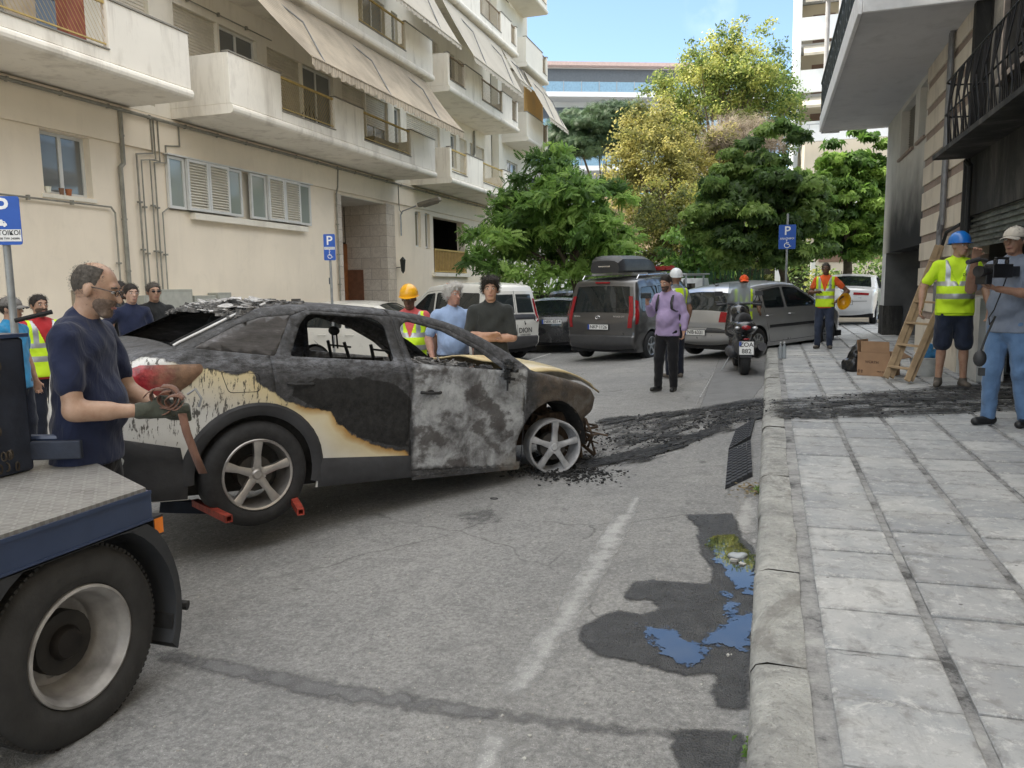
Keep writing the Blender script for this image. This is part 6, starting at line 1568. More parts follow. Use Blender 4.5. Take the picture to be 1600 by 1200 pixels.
handles(c, (-.66,.16), .98, BLKP)
# white hatchback between the wreck and the works van
sil = [(-1.88,.32,'c'),(-1.96,.5),(-1.97,.8),(-1.92,.98,'c'),(-1.72,1.32,'c'),(-1.5,1.44),(-.9,1.49),(-.2,1.48),(.15,1.43,'c'),(.95,1.0),(1.05,.96,'c'),(1.5,.88),(1.85,.74),(1.96,.58,'c'),(1.97,.42),(1.88,.26,'c')]
HW = [rpoly([(-1.45,1.0),(-1.28,1.34),(-.62,1.38),(-.60,.98)], .05), rpoly([(-.52,.98),(-.52,1.38),(.05,1.36),(.72,1.0),(.76,.95)], .05)]
root, c = mkcar('parked_car', 'cream white hatchback half hidden behind the wreck and the standing men', 'car', -7.9, 14.9, 6, sil, [(0,3,'tailgate'),(3,4,'rear_window'),(4,8,'roof'),(8,9,'windscreen'),(9,12,'hood'),(12,15,'front_bumper')], .84, .96, .26, paint('cream_white_paint', (.66,.64,.58), .3, .7), HW, [[(-.56,.32),(-.57,1.42),(.08,1.40),(.85,.98),(.85,.5),(.8,.32)], [(-1.2,.7),(-1.45,1.0),(-1.28,1.38),(-.6,1.42),(-.58,.32),(-.8,.32)]], (-1.22,1.23), .30, .19)
for sd in (-1,1): side_prism(c, 'headlight', rpoly([(1.62,.78),(1.88,.66),(1.90,.58),(1.6,.62)], .03), sd, CLRL, .012)
handles(c, (-.42,-1.05), .84)
# dark saloon and dark estate in the gap
sil = [(-2.05,.34,'c'),(-2.14,.5),(-2.15,.8),(-2.10,.98,'c'),(-1.62,1.03,'c'),(-1.02,1.36,'c'),(-.5,1.42),(.1,1.41),(.3,1.37,'c'),(1.02,.98,'c'),(1.5,.9),(1.95,.74),(2.08,.58,'c'),(2.09,.42),(2.0,.26,'c')]
SW_ = [rpoly([(-1.25,1.02),(-.92,1.32),(-.35,1.35),(-.33,1.0)], .05), rpoly([(-.26,1.0),(-.27,1.35),(.2,1.33),(.82,.98)], .05)]
root, c = mkcar('parked_car', 'black saloon squeezed between the works van and the grey people carrier', 'car', -5.85, 21.9, 100, sil, [(0,3,'bumper'),(3,4,'tailgate'),(4,5,'rear_window'),(5,8,'roof'),(8,9,'windscreen'),(9,11,'hood'),(11,14,'front_bumper')], .86, .98, .26, paint('black_paint', (.022,.022,.024), .25, 1), SW_, [[(-.3,.3),(-.31,1.39),(.22,1.38),(.9,1.0),(.95,.3)]], (-1.28,1.3), .31, .2)
plate(root, (-2.262,0,.86), (0,-1,0), (0,0,1), 'NEK·8514'); 
for tq in ((-.97,-.66),(.66,.97)): strip_patch(c, 'tail_light', c.idx[2]+1, c.idx[3]-.5, tq[0], tq[1], REDL, .012)
sil2 = [(-2.05,.36,'c'),(-2.14,.5),(-2.15,.9),(-2.08,1.08,'c'),(-1.85,1.52,'c'),(-1.6,1.60),(-.6,1.66),(.1,1.62,'c'),(.95,1.08,'c'),(1.5,1.0),(1.95,.84),(2.08,.6,'c'),(2.09,.42),(2.0,.26,'c')]
root, c = mkcar('parked_car', 'dark hatchback in the second row, only its roof and rear window showing', 'car', -6.5, 27.0, 95, sil2, [(0,3,'tailgate'),(3,4,'rear_window'),(4,7,'roof'),(7,8,'windscreen'),(8,10,'hood'),(10,13,'front_bumper')], .86, 1.08, .24, paint('charcoal_paint', (.04,.04,.045), .3, .9), [rpoly([(-1.7,1.12),(-1.55,1.5),(-.4,1.55),(-.38,1.1)], .05), rpoly([(-.3,1.1),(-.3,1.55),(.05,1.53),(.75,1.1)], .05)], [], (-1.28,1.3), .33, .2, glass if False else None) if False else mkcar('parked_car', 'dark hatchback in the second row, only its roof and rear window showing', 'car', -6.5, 27.0, 95, sil2, [(0,3,'tailgate'),(3,4,'rear_window'),(4,7,'roof'),(7,8,'windscreen'),(8,10,'hood'),(10,13,'front_bumper')], .86, 1.08, .24, paint('charcoal_paint', (.04,.04,.045), .3, .9), [rpoly([(-1.7,1.12),(-1.55,1.5),(-.4,1.55),(-.38,1.1)], .05), rpoly([(-.3,1.1),(-.3,1.55),(.05,1.53),(.75,1.1)], .05)], [], (-1.28,1.3), .33, .2)
for tq in ((-.97,-.6),(.6,.97)): strip_patch(c, 'tail_light', c.idx[2]+2, c.idx[3]-.2, tq[0], tq[1], REDL, .012)
# silver hatchback on the corner
SV = paint('silver_metallic', (.42,.42,.42), .32, .8, .55)
sil = [(-2.02,.36,'c'),(-2.12,.44),(-2.13,.62,'c'),(-2.09,.66),(-2.10,.80),(-2.05,.98,'c'),(-1.80,1.33,'c'),(-1.62,1.42),(-1.1,1.49),(-.4,1.52),(.12,1.48,'c'),(1.10,1.02),(1.25,.96,'c'),(1.7,.88),(2.0,.72),(2.09,.56,'c'),(2.10,.40),(2.0,.25,'c')]
PW = [rpoly([(-1.62,1.06),(-1.50,1.26),(-1.20,1.34),(-1.16,1.03)], .05), rpoly([(-1.08,1.02),(-1.08,1.37),(-.42,1.42),(-.40,1.0)], .05), rpoly([(-.32,1.0),(-.34,1.42),(.10,1.39),(.62,1.14),(.82,.98)], .05)]
PD = [[(-1.12,.98),(-1.14,1.40),(-.38,1.46),(-.36,.30),(-.84,.30),(-.95,.62)], [(-.34,.30),(-.36,1.46),(.12,1.43),(.66,1.17),(.95,.96),(.92,.30)]]
root, c = mkcar('parked_car', 'silver hatchback parked half across the street corner behind the scooter', 'car', -.17, 17.95, 56, sil, [(0,3,'bumper'),(3,5,'tailgate'),(5,6,'rear_window'),(6,10,'roof'),(10,11,'windscreen'),(11,14,'hood'),(14,17,'front_bumper')], .865, .99, .27, SV, PW, PD, (-1.30,1.31), .315, .2, z=.10, crown=(.05,.10), taper=(.10,.2), spokes=9)
tl = rpoly([(-2.09,.98),(-1.80,1.03),(-1.66,1.0),(-1.74,.86),(-2.0,.80),(-2.10,.82)], .04)
for sd in (-1,1): side_prism(c, 'tail_light', tl, sd, REDL, .014)
for tq in ((-.99,-.74),(.74,.99)): strip_patch(c, 'tail_light', c.idx[4]-.5, c.idx[5]-.2, tq[0], tq[1], REDL, .014)
strip_patch(c, 'bumper_strip', c.idx[2]-1.5, c.idx[2]+1.5, -.97, -.38, BLKP, .014); strip_patch(c, 'bumper_strip', c.idx[2]-1.5, c.idx[2]+1.5, .38, .97, BLKP, .014)
plate(root, (-2.242,0,.58), (0,-1,0), (0,0,1), 'NIB·6331')
for sd in (-1,1): side_prism(c, 'rubbing_strip', [(-.90,.60),(-.90,.66),(.88,.64),(.88,.58)], sd, BLKP, .02); side_prism(c, 'indicator', rpoly([(1.78,.80),(2.02,.70),(2.0,.60),(1.75,.68)], .03), sd, CLRL, .01)
handles(c, (-.95,-.16), .86); MB().tube([(-1.55,0,1.50),(-1.75,0,1.60)], .008, 5).ell((-1.5,0,1.5), (.07,.025,.02)).build('aerial', BLKP, root)
# white saloon
SWP = paint('saloon_white', (.72,.72,.72), .3, .8)
sil = [(-2.08,.34,'c'),(-2.18,.48),(-2.20,.82),(-2.14,1.02,'c'),(-1.70,1.08,'c'),(-1.05,1.37,'c'),(-.6,1.43),(.0,1.43),(.22,1.38,'c'),(.98,1.0,'c'),(1.5,.92),(1.98,.76),(2.12,.58,'c'),(2.13,.42),(2.03,.24,'c')]
root, c = mkcar('parked_car', 'white saloon seen from behind, parked on the pavement by the hedge', 'car', 2.42, 26.6, 80, sil, [(0,3,'bumper'),(3,4,'tailgate'),(4,5,'rear_window'),(5,8,'roof'),(8,9,'windscreen'),(9,11,'hood'),(11,14,'front_bumper')], .88, 1.02, .27, SWP, [rpoly([(-1.25,1.06),(-.95,1.34),(-.35,1.37),(-.33,1.03)], .05), rpoly([(-.26,1.03),(-.27,1.37),(.15,1.34),(.80,1.0)], .05)], [[(-.3,.3),(-.31,1.4),(.2,1.39),(.9,1.0),(.92,.3)]], (-1.30,1.3), .32, .21, fn=side_z, crown=(.05,.12), spokes=7, step=.12)
for tq in ((-.93,-.38),(.38,.93)): strip_patch(c, 'tail_light', c.idx[2]+1.2, c.idx[2]+3.0, tq[0], tq[1], REDL, .012)
plate(root, (-2.318,0,.66), (0,-1,0), (0,0,1), 'NBY·1337')
strip_patch(c, 'boot_gap', c.idx[2]-2.2, c.idx[2]-2.0, -.9, .9, DARK, .008); MB().lathe([(0,0),(.05,0),(.045,-.01),(0,-.012)], 16, 'X', Matrix.Translation((-2.315,0,1.0))).build('emblem', CHROME, root, True)
text_mesh('badge', '156', .06, CHROME, root, frameM((-2.30,-.45,.80), (0,-1,0), (0,0,1)))
# recovery pick-up with red light bar behind the people carrier
p0 = ad(1050, 440, 24.5)
pk = thing('service_truck', 'silver service truck with a ladder rack and a row of red lamps', 'truck', (float(p0[0]), float(p0[1]), road_z(float(p0[0]), float(p0[1]))), rz=R(84))
GP_ = pm('truck_silver', (.34,.36,.38), .4, .3, .1)
MB().box(-2.2,.6,-.95,.95,.5,.62).box(-2.2,.6,-.95,-.90,.62,1.1).box(-2.2,.6,.90,.95,.62,1.1).box(-2.2,-2.15,-.90,.90,.62,1.1).build('load_bed', GP_, pk)
rows = [[(x_, yy, z_) for yy in (-.85,-.6,0,.6,.85)] for x_, z_ in ((.7,.6),(.7,1.55),(.85,1.85),(1.5,1.87),(2.1,1.25),(2.7,1.1),(2.8,.6))]
MB().grid(rows).prism([(.7,.5),(.7,1.55),(.85,1.85),(1.5,1.87),(2.1,1.25),(2.7,1.1),(2.8,.5)], -.86, -.84, 'XZ').prism([(.7,.5),(.7,1.55),(.85,1.85),(1.5,1.87),(2.1,1.25),(2.7,1.1),(2.8,.5)], .84, .86, 'XZ').build('cab', pm('truck_white', (.6,.62,.64), .4), pk)
MB().box(.685,.695,-.6,.6,1.2,1.7).build('cab_window', CARG, pk)
m = MB()
for sd in (-.88,.88): m.tube([(-2.1,sd,1.1),(-2.1,sd,1.95)], .03, 6); m.tube([(.6,sd,1.1),(.6,sd,1.95)], .03, 6); m.tube([(-2.2,sd,1.95),(1.6,sd,2.0)], .03, 6)
for x_ in (-2.1,-1.2,-.3,.6): m.tube([(x_,-.9,1.96),(x_,.9,1.96)], .025, 6)
m.build('ladder_rack', GP_, pk)
MB().box(-2.15,-2.05,-.55,.6,2.05,2.09).tube([(-2.1,-.3,1.95),(-2.1,-.3,2.06)], .02, 6).tube([(-2.1,.3,1.95),(-2.1,.3,2.06)], .02, 6).build('light_bar', DARK, pk)
m = MB()
for q in range(5): m.lathe([(0,.09),(.07,.08),(.075,.0),(0,0)], 10, 'X', Matrix.Translation((-2.22,-.48+.25*q,2.15)))
m.box(-2.14,-2.08,-.55,.58,2.09,2.2); m.build('red_lamps', REDL, pk, True)
for xx in (-1.3,1.9):
    for sd in (-1,1): wheel(pk, xx, sd*.92, .36, .36, .22, .2, sd, STW)
m = MB(); [m.ell((-1.6+.3*q, -.4+.2*q, 1.1+.1*(q%3)), (.3,.25,.22), 10, 8) for q in range(5)]; m.tube([(-2.0,-.6,.9),(-.5,-.5,1.8)], .04, 6); m.build('load', pm('black_bags', (.02,.02,.022), .5), pk, True)

# ---------------------------------------------------------------- tow truck (rear end)
TX = -2.38
tw = thing('tow_truck', 'dark blue tow truck with chequer-plate deck and one big rear wheel in view', 'truck', (TX, 2.09, -.10))
NAVY = pm('navy_truck_paint', (.035,.055,.115), .42, .1, .15, 5, .12, 50, .3); NAVYD = pm('grimy_navy_steel', (.022,.028,.045), .6, .2, .4, 7, .4)
# chequer plate with raised lozenges
t = NT('chequer_plate')
mp_ = t.n('ShaderNodeMapping'); mp_.inputs['Scale'].default_value = (30, 30, 30); t.l(t.tc.outputs['Object'], mp_.inputs[0]); sp = t.n('ShaderNodeSeparateXYZ'); t.l(mp_.outputs[0], sp.inputs[0])
def loz(flip):
    a = t.math('ADD', sp.outputs[0], sp.outputs[1]); b = t.math('SUBTRACT', sp.outputs[0], sp.outputs[1])
    if flip: a = t.math('ADD', a, 1.0)
    if flip: b = t.math('ADD', b, 1.0)
    fx = t.math('ABSOLUTE', t.math('SUBTRACT', t.math('FRACT', t.math('MULTIPLY', a, .5)), .5)); fy = t.math('ABSOLUTE', t.math('SUBTRACT', t.math('FRACT', t.math('MULTIPLY', b, .5)), .5))
    return t.math('LESS_THAN', t.math('ADD', t.math('POWER', t.math('MULTIPLY', fx if not flip else fy, 2.9), 2.0), t.math('POWER', t.math('MULTIPLY', fy if not flip else fx, 8.0), 2.0)), 1.0)
lz = t.math('MAXIMUM', loz(False), loz(True)); dn = t.noise(8, 6, .7)
c_ = t.ramp(dn, [(.3, (.20,.19,.175)), (.6, (.33,.32,.30)), (.75, (.40,.39,.37))]); c_ = t.mix(t.math('MULTIPLY', lz, .3), c_, (.55,.54,.52))
t.set(c_, t.ramp(dn, [(.3, .65), (.7, .42)]), .45, t.bump(lz, .7, .006, t.bump(t.noise(60, 4), .3, .004))); CHK = t.m
def tl_(p): return (p[0]-TX, p[1]-2.09, p[2]+.10)
dk = [(0,.32),(-.78,.73),(-1.15,.72),(-1.95,.72),(-1.95,-3.2),(0,-3.2)]
MB().prism(dk, .862, .877, 'XY').build('deck_plate', CHK, tw)
MB().prism([(.012,.335),(-.775,.748),(-1.96,.745),(-1.96,-3.2),(.012,-3.2)], .735, .860, 'XY').build('deck_frame', NAVY, tw, bevel=.008)
MB().box(.0125,.018,-3.2,.33,.742,.75).box(.0125,.018,-3.2,.33,.852,.866).build('edge_trim', NAVY, tw)
MB().box(-1.5,-.35,-3,.2,.45,.73).box(-.9,-.6,-3,.7,.35,.6).build('chassis', NAVYD, tw)
# wheel and mudguard
wc = (0.0, 0.0); r_ = .372
M = Matrix.Translation((-.005, -.02, .36)) @ Matrix.Rotation(-math.pi/2, 4, 'Z') @ Matrix.Rotation(math.pi, 4, 'Z')
wl = MB().cyl((0,.1,0), (0,.5,0), .12, 20, M=M).build('wheel', pm('hub_dark', (.03,.028,.026), .7, .3, .4), tw, True)
rim_r = .222
prof = [(rim_r, .022), (rim_r+.012, .004), (.275, -.006), (.325, .002), (.352, .014), (.366, .035), (r_, .05), (r_, .19), (.36, .215), (.3, .235), (rim_r, .22)]
t_ = MB().lathe(prof, 96, 'Y', M)
for k in range(96):
    a = 2*math.pi*k/96
    t_.cbox((math.cos(a)*.3695, .052, math.sin(a)*.3695), (.012,.045,.014), ry=-a, M=M)
    if k % 2 == 0: t_.cbox((math.cos(a)*.3715, .12, math.sin(a)*.3715), (.006,.11,.010), ry=-a, M=M)
t_.build('tyre', pm('truck_tyre', (.030,.029,.028), .8, 0, .3, 9, .35, 90), wl, True, auto=45)
RIMS = pm('scuffed_silver_rim', (.34,.325,.31), .5, .3, .45, 6, .3, 50)
MB().lathe([(rim_r+.004,.022),(rim_r+.002,.004),(rim_r-.008,.0),(rim_r-.014,.012),(.198,.022),(.192,.045),(.186,.10),(.172,.118),(.165,.16),(.150,.168),(.118,.150),(.105,.146)], 72, 'Y', M).build('rim', RIMS, wl, True, auto=50)
# dished disc with four round openings around a dark hub
disc = MB(); P, T = cdt([[(.162*math.cos(a), .162*math.sin(a)) for a in np.linspace(0, 2*math.pi, 49)[:-1]]]+[[(.112*math.cos(b)+.030*math.cos(a), .112*math.sin(b)+.030*math.sin(a)) for a in np.linspace(0, 2*math.pi, 17)[:-1]] for b in np.linspace(.35, .35+2*math.pi, 7)[:-1]], .02)
F = [f for f, c2 in T if not any((c2[0]-.112*math.cos(b))**2+(c2[1]-.112*math.sin(b))**2 < .0295**2 for b in np.linspace(.35, .35+2*math.pi, 7)[:-1]) and c2[0]**2+c2[1]**2 > .062**2]
disc.add([(p[0], .16-.03*max(0, 1-math.hypot(*p)/.16), p[1]) for p in P], F, M); disc.build('wheel_disc', RIMS, wl, True)
MB().lathe([(.066,.15),(.064,.085),(.052,.07),(0,.068)], 24, 'Y', M).build('hub_cap', pm('greasy_hub', (.025,.022,.02), .55, .5, .4), wl, True)
m = MB()
for k in range(6):
    a = 2*math.pi*(k+.5)/6+.35; m.cyl((.078*math.cos(a), .145, .078*math.sin(a)), (.078*math.cos(a), .118, .078*math.sin(a)), .011, 6, M=M)
m.build('wheel_nuts', pm('greasy_hub', (.025,.022,.02), .55, .5, .4), wl)
# mudguard: flared arch
arc = [(-.02+.445*math.cos(a), .36+.43*math.sin(a)) for a in np.linspace(-.42, math.pi-.25, 22)]
out = [(.47,.06+.10),(.425,.30),(.36,.52),(.30,.66),(.26,.735)]
prof = [(y, min(z, .73)) for y, z in arc]
rows = []
for i, (y, z) in enumerate(prof):
    a = np.linspace(-.42, math.pi-.25, 22)[i]; ro = .475 if a > 1.9 else .475
    yo = -.02+(.47+.01)*math.cos(a); zo = .36+.52*math.sin(a); zo = min(zo, .733); 
    rows.append([(-.26, y, z), (.0, y, z), (.012, y*1.0+.004*math.cos(a), z), (.014, yo, zo), (.0, yo, zo), (-.26, yo, zo)])
MB().grid(rows).prism([(-.60,.735),(-.30,.735),(-.36,.62),(-.55,.50)], .0, .012, 'YZ').build('mudguard', pm('mudguard_plastic', (.032,.034,.038), .6, 0, .2, 4, .2), tw, True, auto=30)
MB().box(-.24,.004,.405,.43,.16,.3).build('mud_flap', RUB, tw)
MB().tube([(-.1,.50,.30),(-.02,.53,.29)], .022, 8).build('rubber_buffer', RUB, tw)
lb = MB().box(-.10,.0,.345,.40,.66,.745).build('tail_lamp_box', BLKP, tw); MB().box(-.01,.004,.35,.395,.67,.735).build('amber_lamp', AMB, lb); MB().box(-.09,-.02,.398,.405,.67,.735).build('red_lamp', REDL, lb)
# lifting mast with chain, bars, hydraulic peg
ms = MB().prism([(-.98-.0,.0),(-.66,.52),(-1.7,.52),(-1.7,0)], .90, 1.47, 'XY'); 
mast = MB().box(-1.9,-.735,.05,.44,.88,1.475).build('mast_housing', NAVYD, tw, bevel=.015)
MB().box(-1.9,-.73,.03,.46,1.476,1.492).build('mast_top_plate', NAVY, mast)
MB().box(-.98,-.85,.20,.34,1.493,1.60).box(-.93,-.90,.18,.36,1.493,1.62).build('winch_bracket', BLKP, mast); MB().tube([(-1.3,.3,1.52),(-1.0,.28,1.57),(-.86,.22,1.55)], .008, 6).tube([(-.70,.38,1.55),(-.58,.46,1.585)], .011, 6).build('cable', DARK, mast)
# chain
m = MB()
for k in range(26):
    u = k/25; px_, py_ = (-.722+.012*math.sin(k)), .12+.20*u+.03*math.sin(k*1.3); z_ = 1.36-.46*u+.02*math.sin(k*2.1)
    Mk = Matrix.Translation((px_, py_, z_)) @ Matrix.Rotation(math.pi/2*(k % 2)+.3, 4, 'Z') @ Matrix.Rotation(math.pi/2, 4, 'X')
    ring = [(.011*math.cos(a), .019*math.sin(a), 0) for a in np.linspace(0, 2*math.pi, 9)]; m.tube(ring, .004, 5, False, M=Mk)
for k in range(22):
    u = k/21; Mk = Matrix.Translation((-.722, .30-.14*u, 1.36-.38*math.sin(u*2.2)*.9)) @ Matrix.Rotation(math.pi/2*(k % 2)+.3, 4, 'Z') @ Matrix.Rotation(math.pi/2, 4, 'X'); m.tube([(.011*math.cos(a), .019*math.sin(a), 0) for a in np.linspace(0, 2*math.pi, 9)], .004, 5, False, M=Mk)
m.build('chain', pm('rusty_chain', (.075,.06,.045), .6, .6, .4, 30), tw, True)
MB().tube([(-1.9,-.06,1.02),(-1.2,.20,1.035),(-.62,.60,1.00)], .018, 8).box(-1.9,-.9,.05,.10,.98,1.03).build('side_rail', NAVY, tw, True)
MB().cbox((-1.05,.30,.965), (1.1,.03,.085), rz=.42).build('bed_rail', NAVYD, tw, bevel=.006)
MB().tube([(-.66,.56,1.0),(-.635,.57,1.12)], .012, 8).build('lever_peg', pm('steel_grey_dark', (.12,.12,.12), .5, .6), tw)
# red wheel-lift forks under the wreck's rear wheel
FORK = pm('red_flaking_paint', (.26,.035,.02), .6, .1, .5, 18, .4, 60)
def fork(px0, D0, px1, D1, r_=.035, name='lift_fork'):
    a = Vector(ad(*px0, D0)); b = Vector(ad(*px1, D1)); d = (b-a); L = d.length
    M = frameM(tuple(a), tuple(d), (0,0,1)); m = MB(); w_ = r_
    for (y0, y1, z0, z1) in ((-w_,w_,-w_,-w_+.008),(-w_,w_,w_-.008,w_),(-w_,-w_+.008,-w_+.008,w_-.008),(w_-.008,w_,-w_+.008,w_-.008)): m.box(0, L, y0, y1, z0, z1, M)
    o = m.build(name, FORK, None); me = o.data; me.transform(Matrix.Translation((-TX, -2.09, .10))); o.parent = tw; return o
fork((305,785), 5.05, (358,811), 4.62, .022); fork((455,775), 5.25, (470,800), 4.9, .022)
o = fork((250,790), 5.3, (420,795), 5.6, .04, 'lift_crossbar'); o.data.materials.clear(); o.data.materials.append(NAVYD)
for q_ in (fork,): pass
# ================================================================ PEOPLE
def _v(a): return np.array(a, float)
class Field:
    def __init__(s, prims, h, k=.03, pad=.03, cuts=(), fold=0, fseed=0):
        lo = np.array([9., 9, 9]); hi = -lo
        for p in prims:
            if p[0] == 'c':
                rm = max(p[3], p[4]); lo = np.minimum(lo, np.minimum(p[1], p[2])-rm); hi = np.maximum(hi, np.maximum(p[1], p[2])+rm)
            else: rm = max(p[2]); lo = np.minimum(lo, p[1]-rm); hi = np.maximum(hi, p[1]+rm)
        lo -= pad; hi += pad; n = np.ceil((hi-lo)/h).astype(int)+1
        s.lo = lo; s.h = h; s.n = n; D = np.full(n, .5, np.float32)
        ax_ = [lo[i]+h*np.arange(n[i]) for i in range(3)]
        for p in prims:
            if p[0] == 'c': a, b, ra, rb, sy = _v(p[1]), _v(p[2]), p[3], p[4], (p[5] if len(p) > 5 and not isinstance(p[5], str) else 1); rm = max(ra, rb); l_ = np.minimum(a, b)-rm-k-.02; h_ = np.maximum(a, b)+rm+k+.02
            else: c = _v(p[1]); r = _v(p[2]); l_ = c-r.max()-k-.02; h_ = c+r.max()+k+.02
            i0 = np.clip(((l_-lo)/h).astype(int), 0, n-1); i1 = np.clip(((h_-lo)/h).astype(int)+2, 1, n)
            X = ax_[0][i0[0]:i1[0], None, None]; Y = ax_[1][None, i0[1]:i1[1], None]; Z = ax_[2][None, None, i0[2]:i1[2]]
            if p[0] == 'c':
                ab = b-a; L = ab@ab+1e-9; dx, dy, dz = X-a[0], Y-a[1], Z-a[2]
                t_ = np.clip((dx*ab[0]+dy*ab[1]+dz*ab[2])/L, 0, 1)
                ex, ey, ez = dx-t_*ab[0], (dy-t_*ab[1])/sy, dz-t_*ab[2]
                d = (np.sqrt(ex*ex+ey*ey+ez*ez)-(ra+t_*(rb-ra)))*(1 if sy == 1 else .8)
            else:
                Rm = p[3] if len(p) > 3 and not isinstance(p[3], str) else None; dx, dy, dz = X-c[0], Y-c[1], Z-c[2]
                if Rm is not None:
                    dx, dy, dz = (dx*Rm[0][0]+dy*Rm[1][0]+dz*Rm[2][0]), (dx*Rm[0][1]+dy*Rm[1][1]+dz*Rm[2][1]), (dx*Rm[0][2]+dy*Rm[1][2]+dz*Rm[2][2])
                k0 = np.sqrt((dx/r[0])**2+(dy/r[1])**2+(dz/r[2])**2); k1 = np.sqrt((dx/r[0]**2)**2+(dy/r[1]**2)**2+(dz/r[2]**2)**2)+1e-9; d = k0*(k0-1)/k1
            B = D[i0[0]:i1[0], i0[1]:i1[1], i0[2]:i1[2]]
            kk = p[-1] if isinstance(p[-1], str) else None
            kx = k if kk is None else float(kk)
            hh = np.clip(.5+.5*(B-d)/kx, 0, 1); D[i0[0]:i1[0], i0[1]:i1[1], i0[2]:i1[2]] = B*(1-hh)+d*hh-kx*hh*(1-hh)
        X = ax_[0][:, None, None]; Y = ax_[1][None, :, None]; Z = ax_[2][None, None, :]
        if fold:
            q = fseed*1.7
            D += fold*(np.sin(X*31+Z*17+q)*np.sin(Z*23+Y*19+q*2)+.6*np.sin(X*61-Z*41+q)*np.sin(Y*53+Z*13)).astype(np.float32)
        for c in cuts: D = np.maximum(D, c(X, Y, Z))
        s.D = D
    def mesh(s):
        D = s.D; S = D < 0
        C = [D[i:D.shape[0]-1+i, j:D.shape[1]-1+j, k:D.shape[2]-1+k] for i in (0, 1) for j in (0, 1) for k in (0, 1)]
        cnt = sum((c < 0).astype(np.int8) for c in C); act = (cnt > 0) & (cnt < 8); I = np.argwhere(act)
        idx = np.full(act.shape, -1, np.int64); idx[act] = np.arange(len(I))
        vals = np.stack([c[act] for c in C], 1); off = _v([(i, j, k) for i in (0, 1) for j in (0, 1) for k in (0, 1)])
        acc = np.zeros((len(I), 3)); w_ = np.zeros(len(I))
        for a in range(8):
            for b in range(a+1, 8):
                if np.abs(off[a]-off[b]).sum() != 1: continue
                va, vb = vals[:, a], vals[:, b]; m = (va < 0) != (vb < 0); t_ = np.where(m, va/np.where(m, va-vb, 1), 0)
                acc += m[:, None]*(off[a]+t_[:, None]*(off[b]-off[a])); w_ += m
        V = s.lo+s.h*(I+acc/w_[:, None]); F = []
        for axn in range(3):
            sl0 = [slice(None)]*3; sl1 = [slice(None)]*3; sl0[axn] = slice(0, -1); sl1[axn] = slice(1, None)
            A, B = S[tuple(sl0)], S[tuple(sl1)]; ch = A != B; u, v = [q for q in range(3) if q != axn]
            E = np.argwhere(ch); E = E[(E[:, u] > 0) & (E[:, v] > 0) & (E[:, u] < act.shape[u]) & (E[:, v] < act.shape[v])]
            fl = A[tuple(E.T)]
            def g_(du, dv): e = E.copy(); e[:, u] += du; e[:, v] += dv; return idx[tuple(e.T)]
            q = np.stack([g_(-1, -1), g_(0, -1), g_(0, 0), g_(-1, 0)], 1)
            fl2 = fl if axn != 1 else ~fl
            q[~fl2] = q[~fl2][:, ::-1]; F.append(q[(q >= 0).all(1)])
        return V, np.concatenate(F)
def field_obj(name, prims, h, mat, parent, k=.03, cuts=(), fold=0, seed=0, mi=None, flat=False, sm=1):
    f = Field(prims, h, k, cuts=cuts, fold=fold, fseed=seed); V, F = f.mesh()
    if len(F) == 0: return None
    m_ = mi(V[F].mean(1)) if mi else None
    o = npobj(name, V, F, mat, parent, True, m_)
    if sm:
        s_ = o.modifiers.new('s', 'SMOOTH'); s_.iterations = sm; s_.factor = .5
    return o
def skin(name, c):
    if name in _mc: return _mc[name]
    t = NT(name); n = t.noise(17, 6, .7); t.set(t.ramp(n, [(.3, (c[0]*.78, c[1]*.66, c[2]*.62)), (.5, tuple(q*.92 for q in c)), (.7, (min(1,c[0]*1.06), c[1]*1.08, c[2]*1.1))]), .5, 0, t.bump(t.noise(120, 2), .1, .002), .4)
    t.b.inputs['Subsurface Weight'].default_value = .08; t.b.inputs['Subsurface Radius'].default_value = (.6,.25,.12); t.b.inputs['Subsurface Scale'].default_value = .02
    _mc[name] = t.m; return t.m
def cloth(name, c, var=.16, rough=.9, bump=.85):
    if name in _mc: return _mc[name]
    t = NT(name); n = t.noise(6, 5); t.set(t.ramp(n, [(.3, tuple(q*(1-var) for q in c)), (.7, tuple(min(1, q*(1+var)) for q in c))]), rough, 0, t.bump(t.noise(9, 4, stretch=(1, 1, .5), dist=1.2), bump, .02, t.bump(t.noise(300, 2), .1, .002)), .2)
    t.b.inputs['Sheen Weight'].default_value = .15
    _mc[name] = t.m; return t.m
SK = skin('skin_tan', (.42,.25,.17)); SKD = skin('skin_dark', (.15,.08,.05)); SKM = skin('skin_brown', (.30,.17,.115))
HIV = pm('hi_vis_yellow', (.60,.86,.02), .75, 0, .06, 5, .15); HIV.node_tree.nodes['Principled BSDF'].inputs['Emission Strength'].default_value = 0
REFL = pm('reflective_tape', (.42,.43,.44), .35, .4, .1)
GLOVE = cloth('glove_green', (.06,.065,.05)); EYEW = pm('eye_white', (.6,.58,.55), .3); EYED = pm('eye_dark', (.02,.012,.01), .2); LIP = pm('lip', (.30,.12,.10), .5)
def rotm(yaw=0, pitch=0, roll=0):
    M = Matrix.Rotation(yaw, 3, 'Z') @ Matrix.Rotation(pitch, 3, 'X') @ Matrix.Rotation(roll, 3, 'Y'); return np.array([list(r_) for r_ in M])
ARM = {'down': ((.245,-.03,1.13), (.255,.045,.885), (.05,.15,-1)), 'hips': ((.40,-.09,1.17), (.215,.03,1.02), (-.7,.6,-.35)), 'fold': ((.235,.02,1.14), (.02,.20,1.15), (-1,.15,.0))}
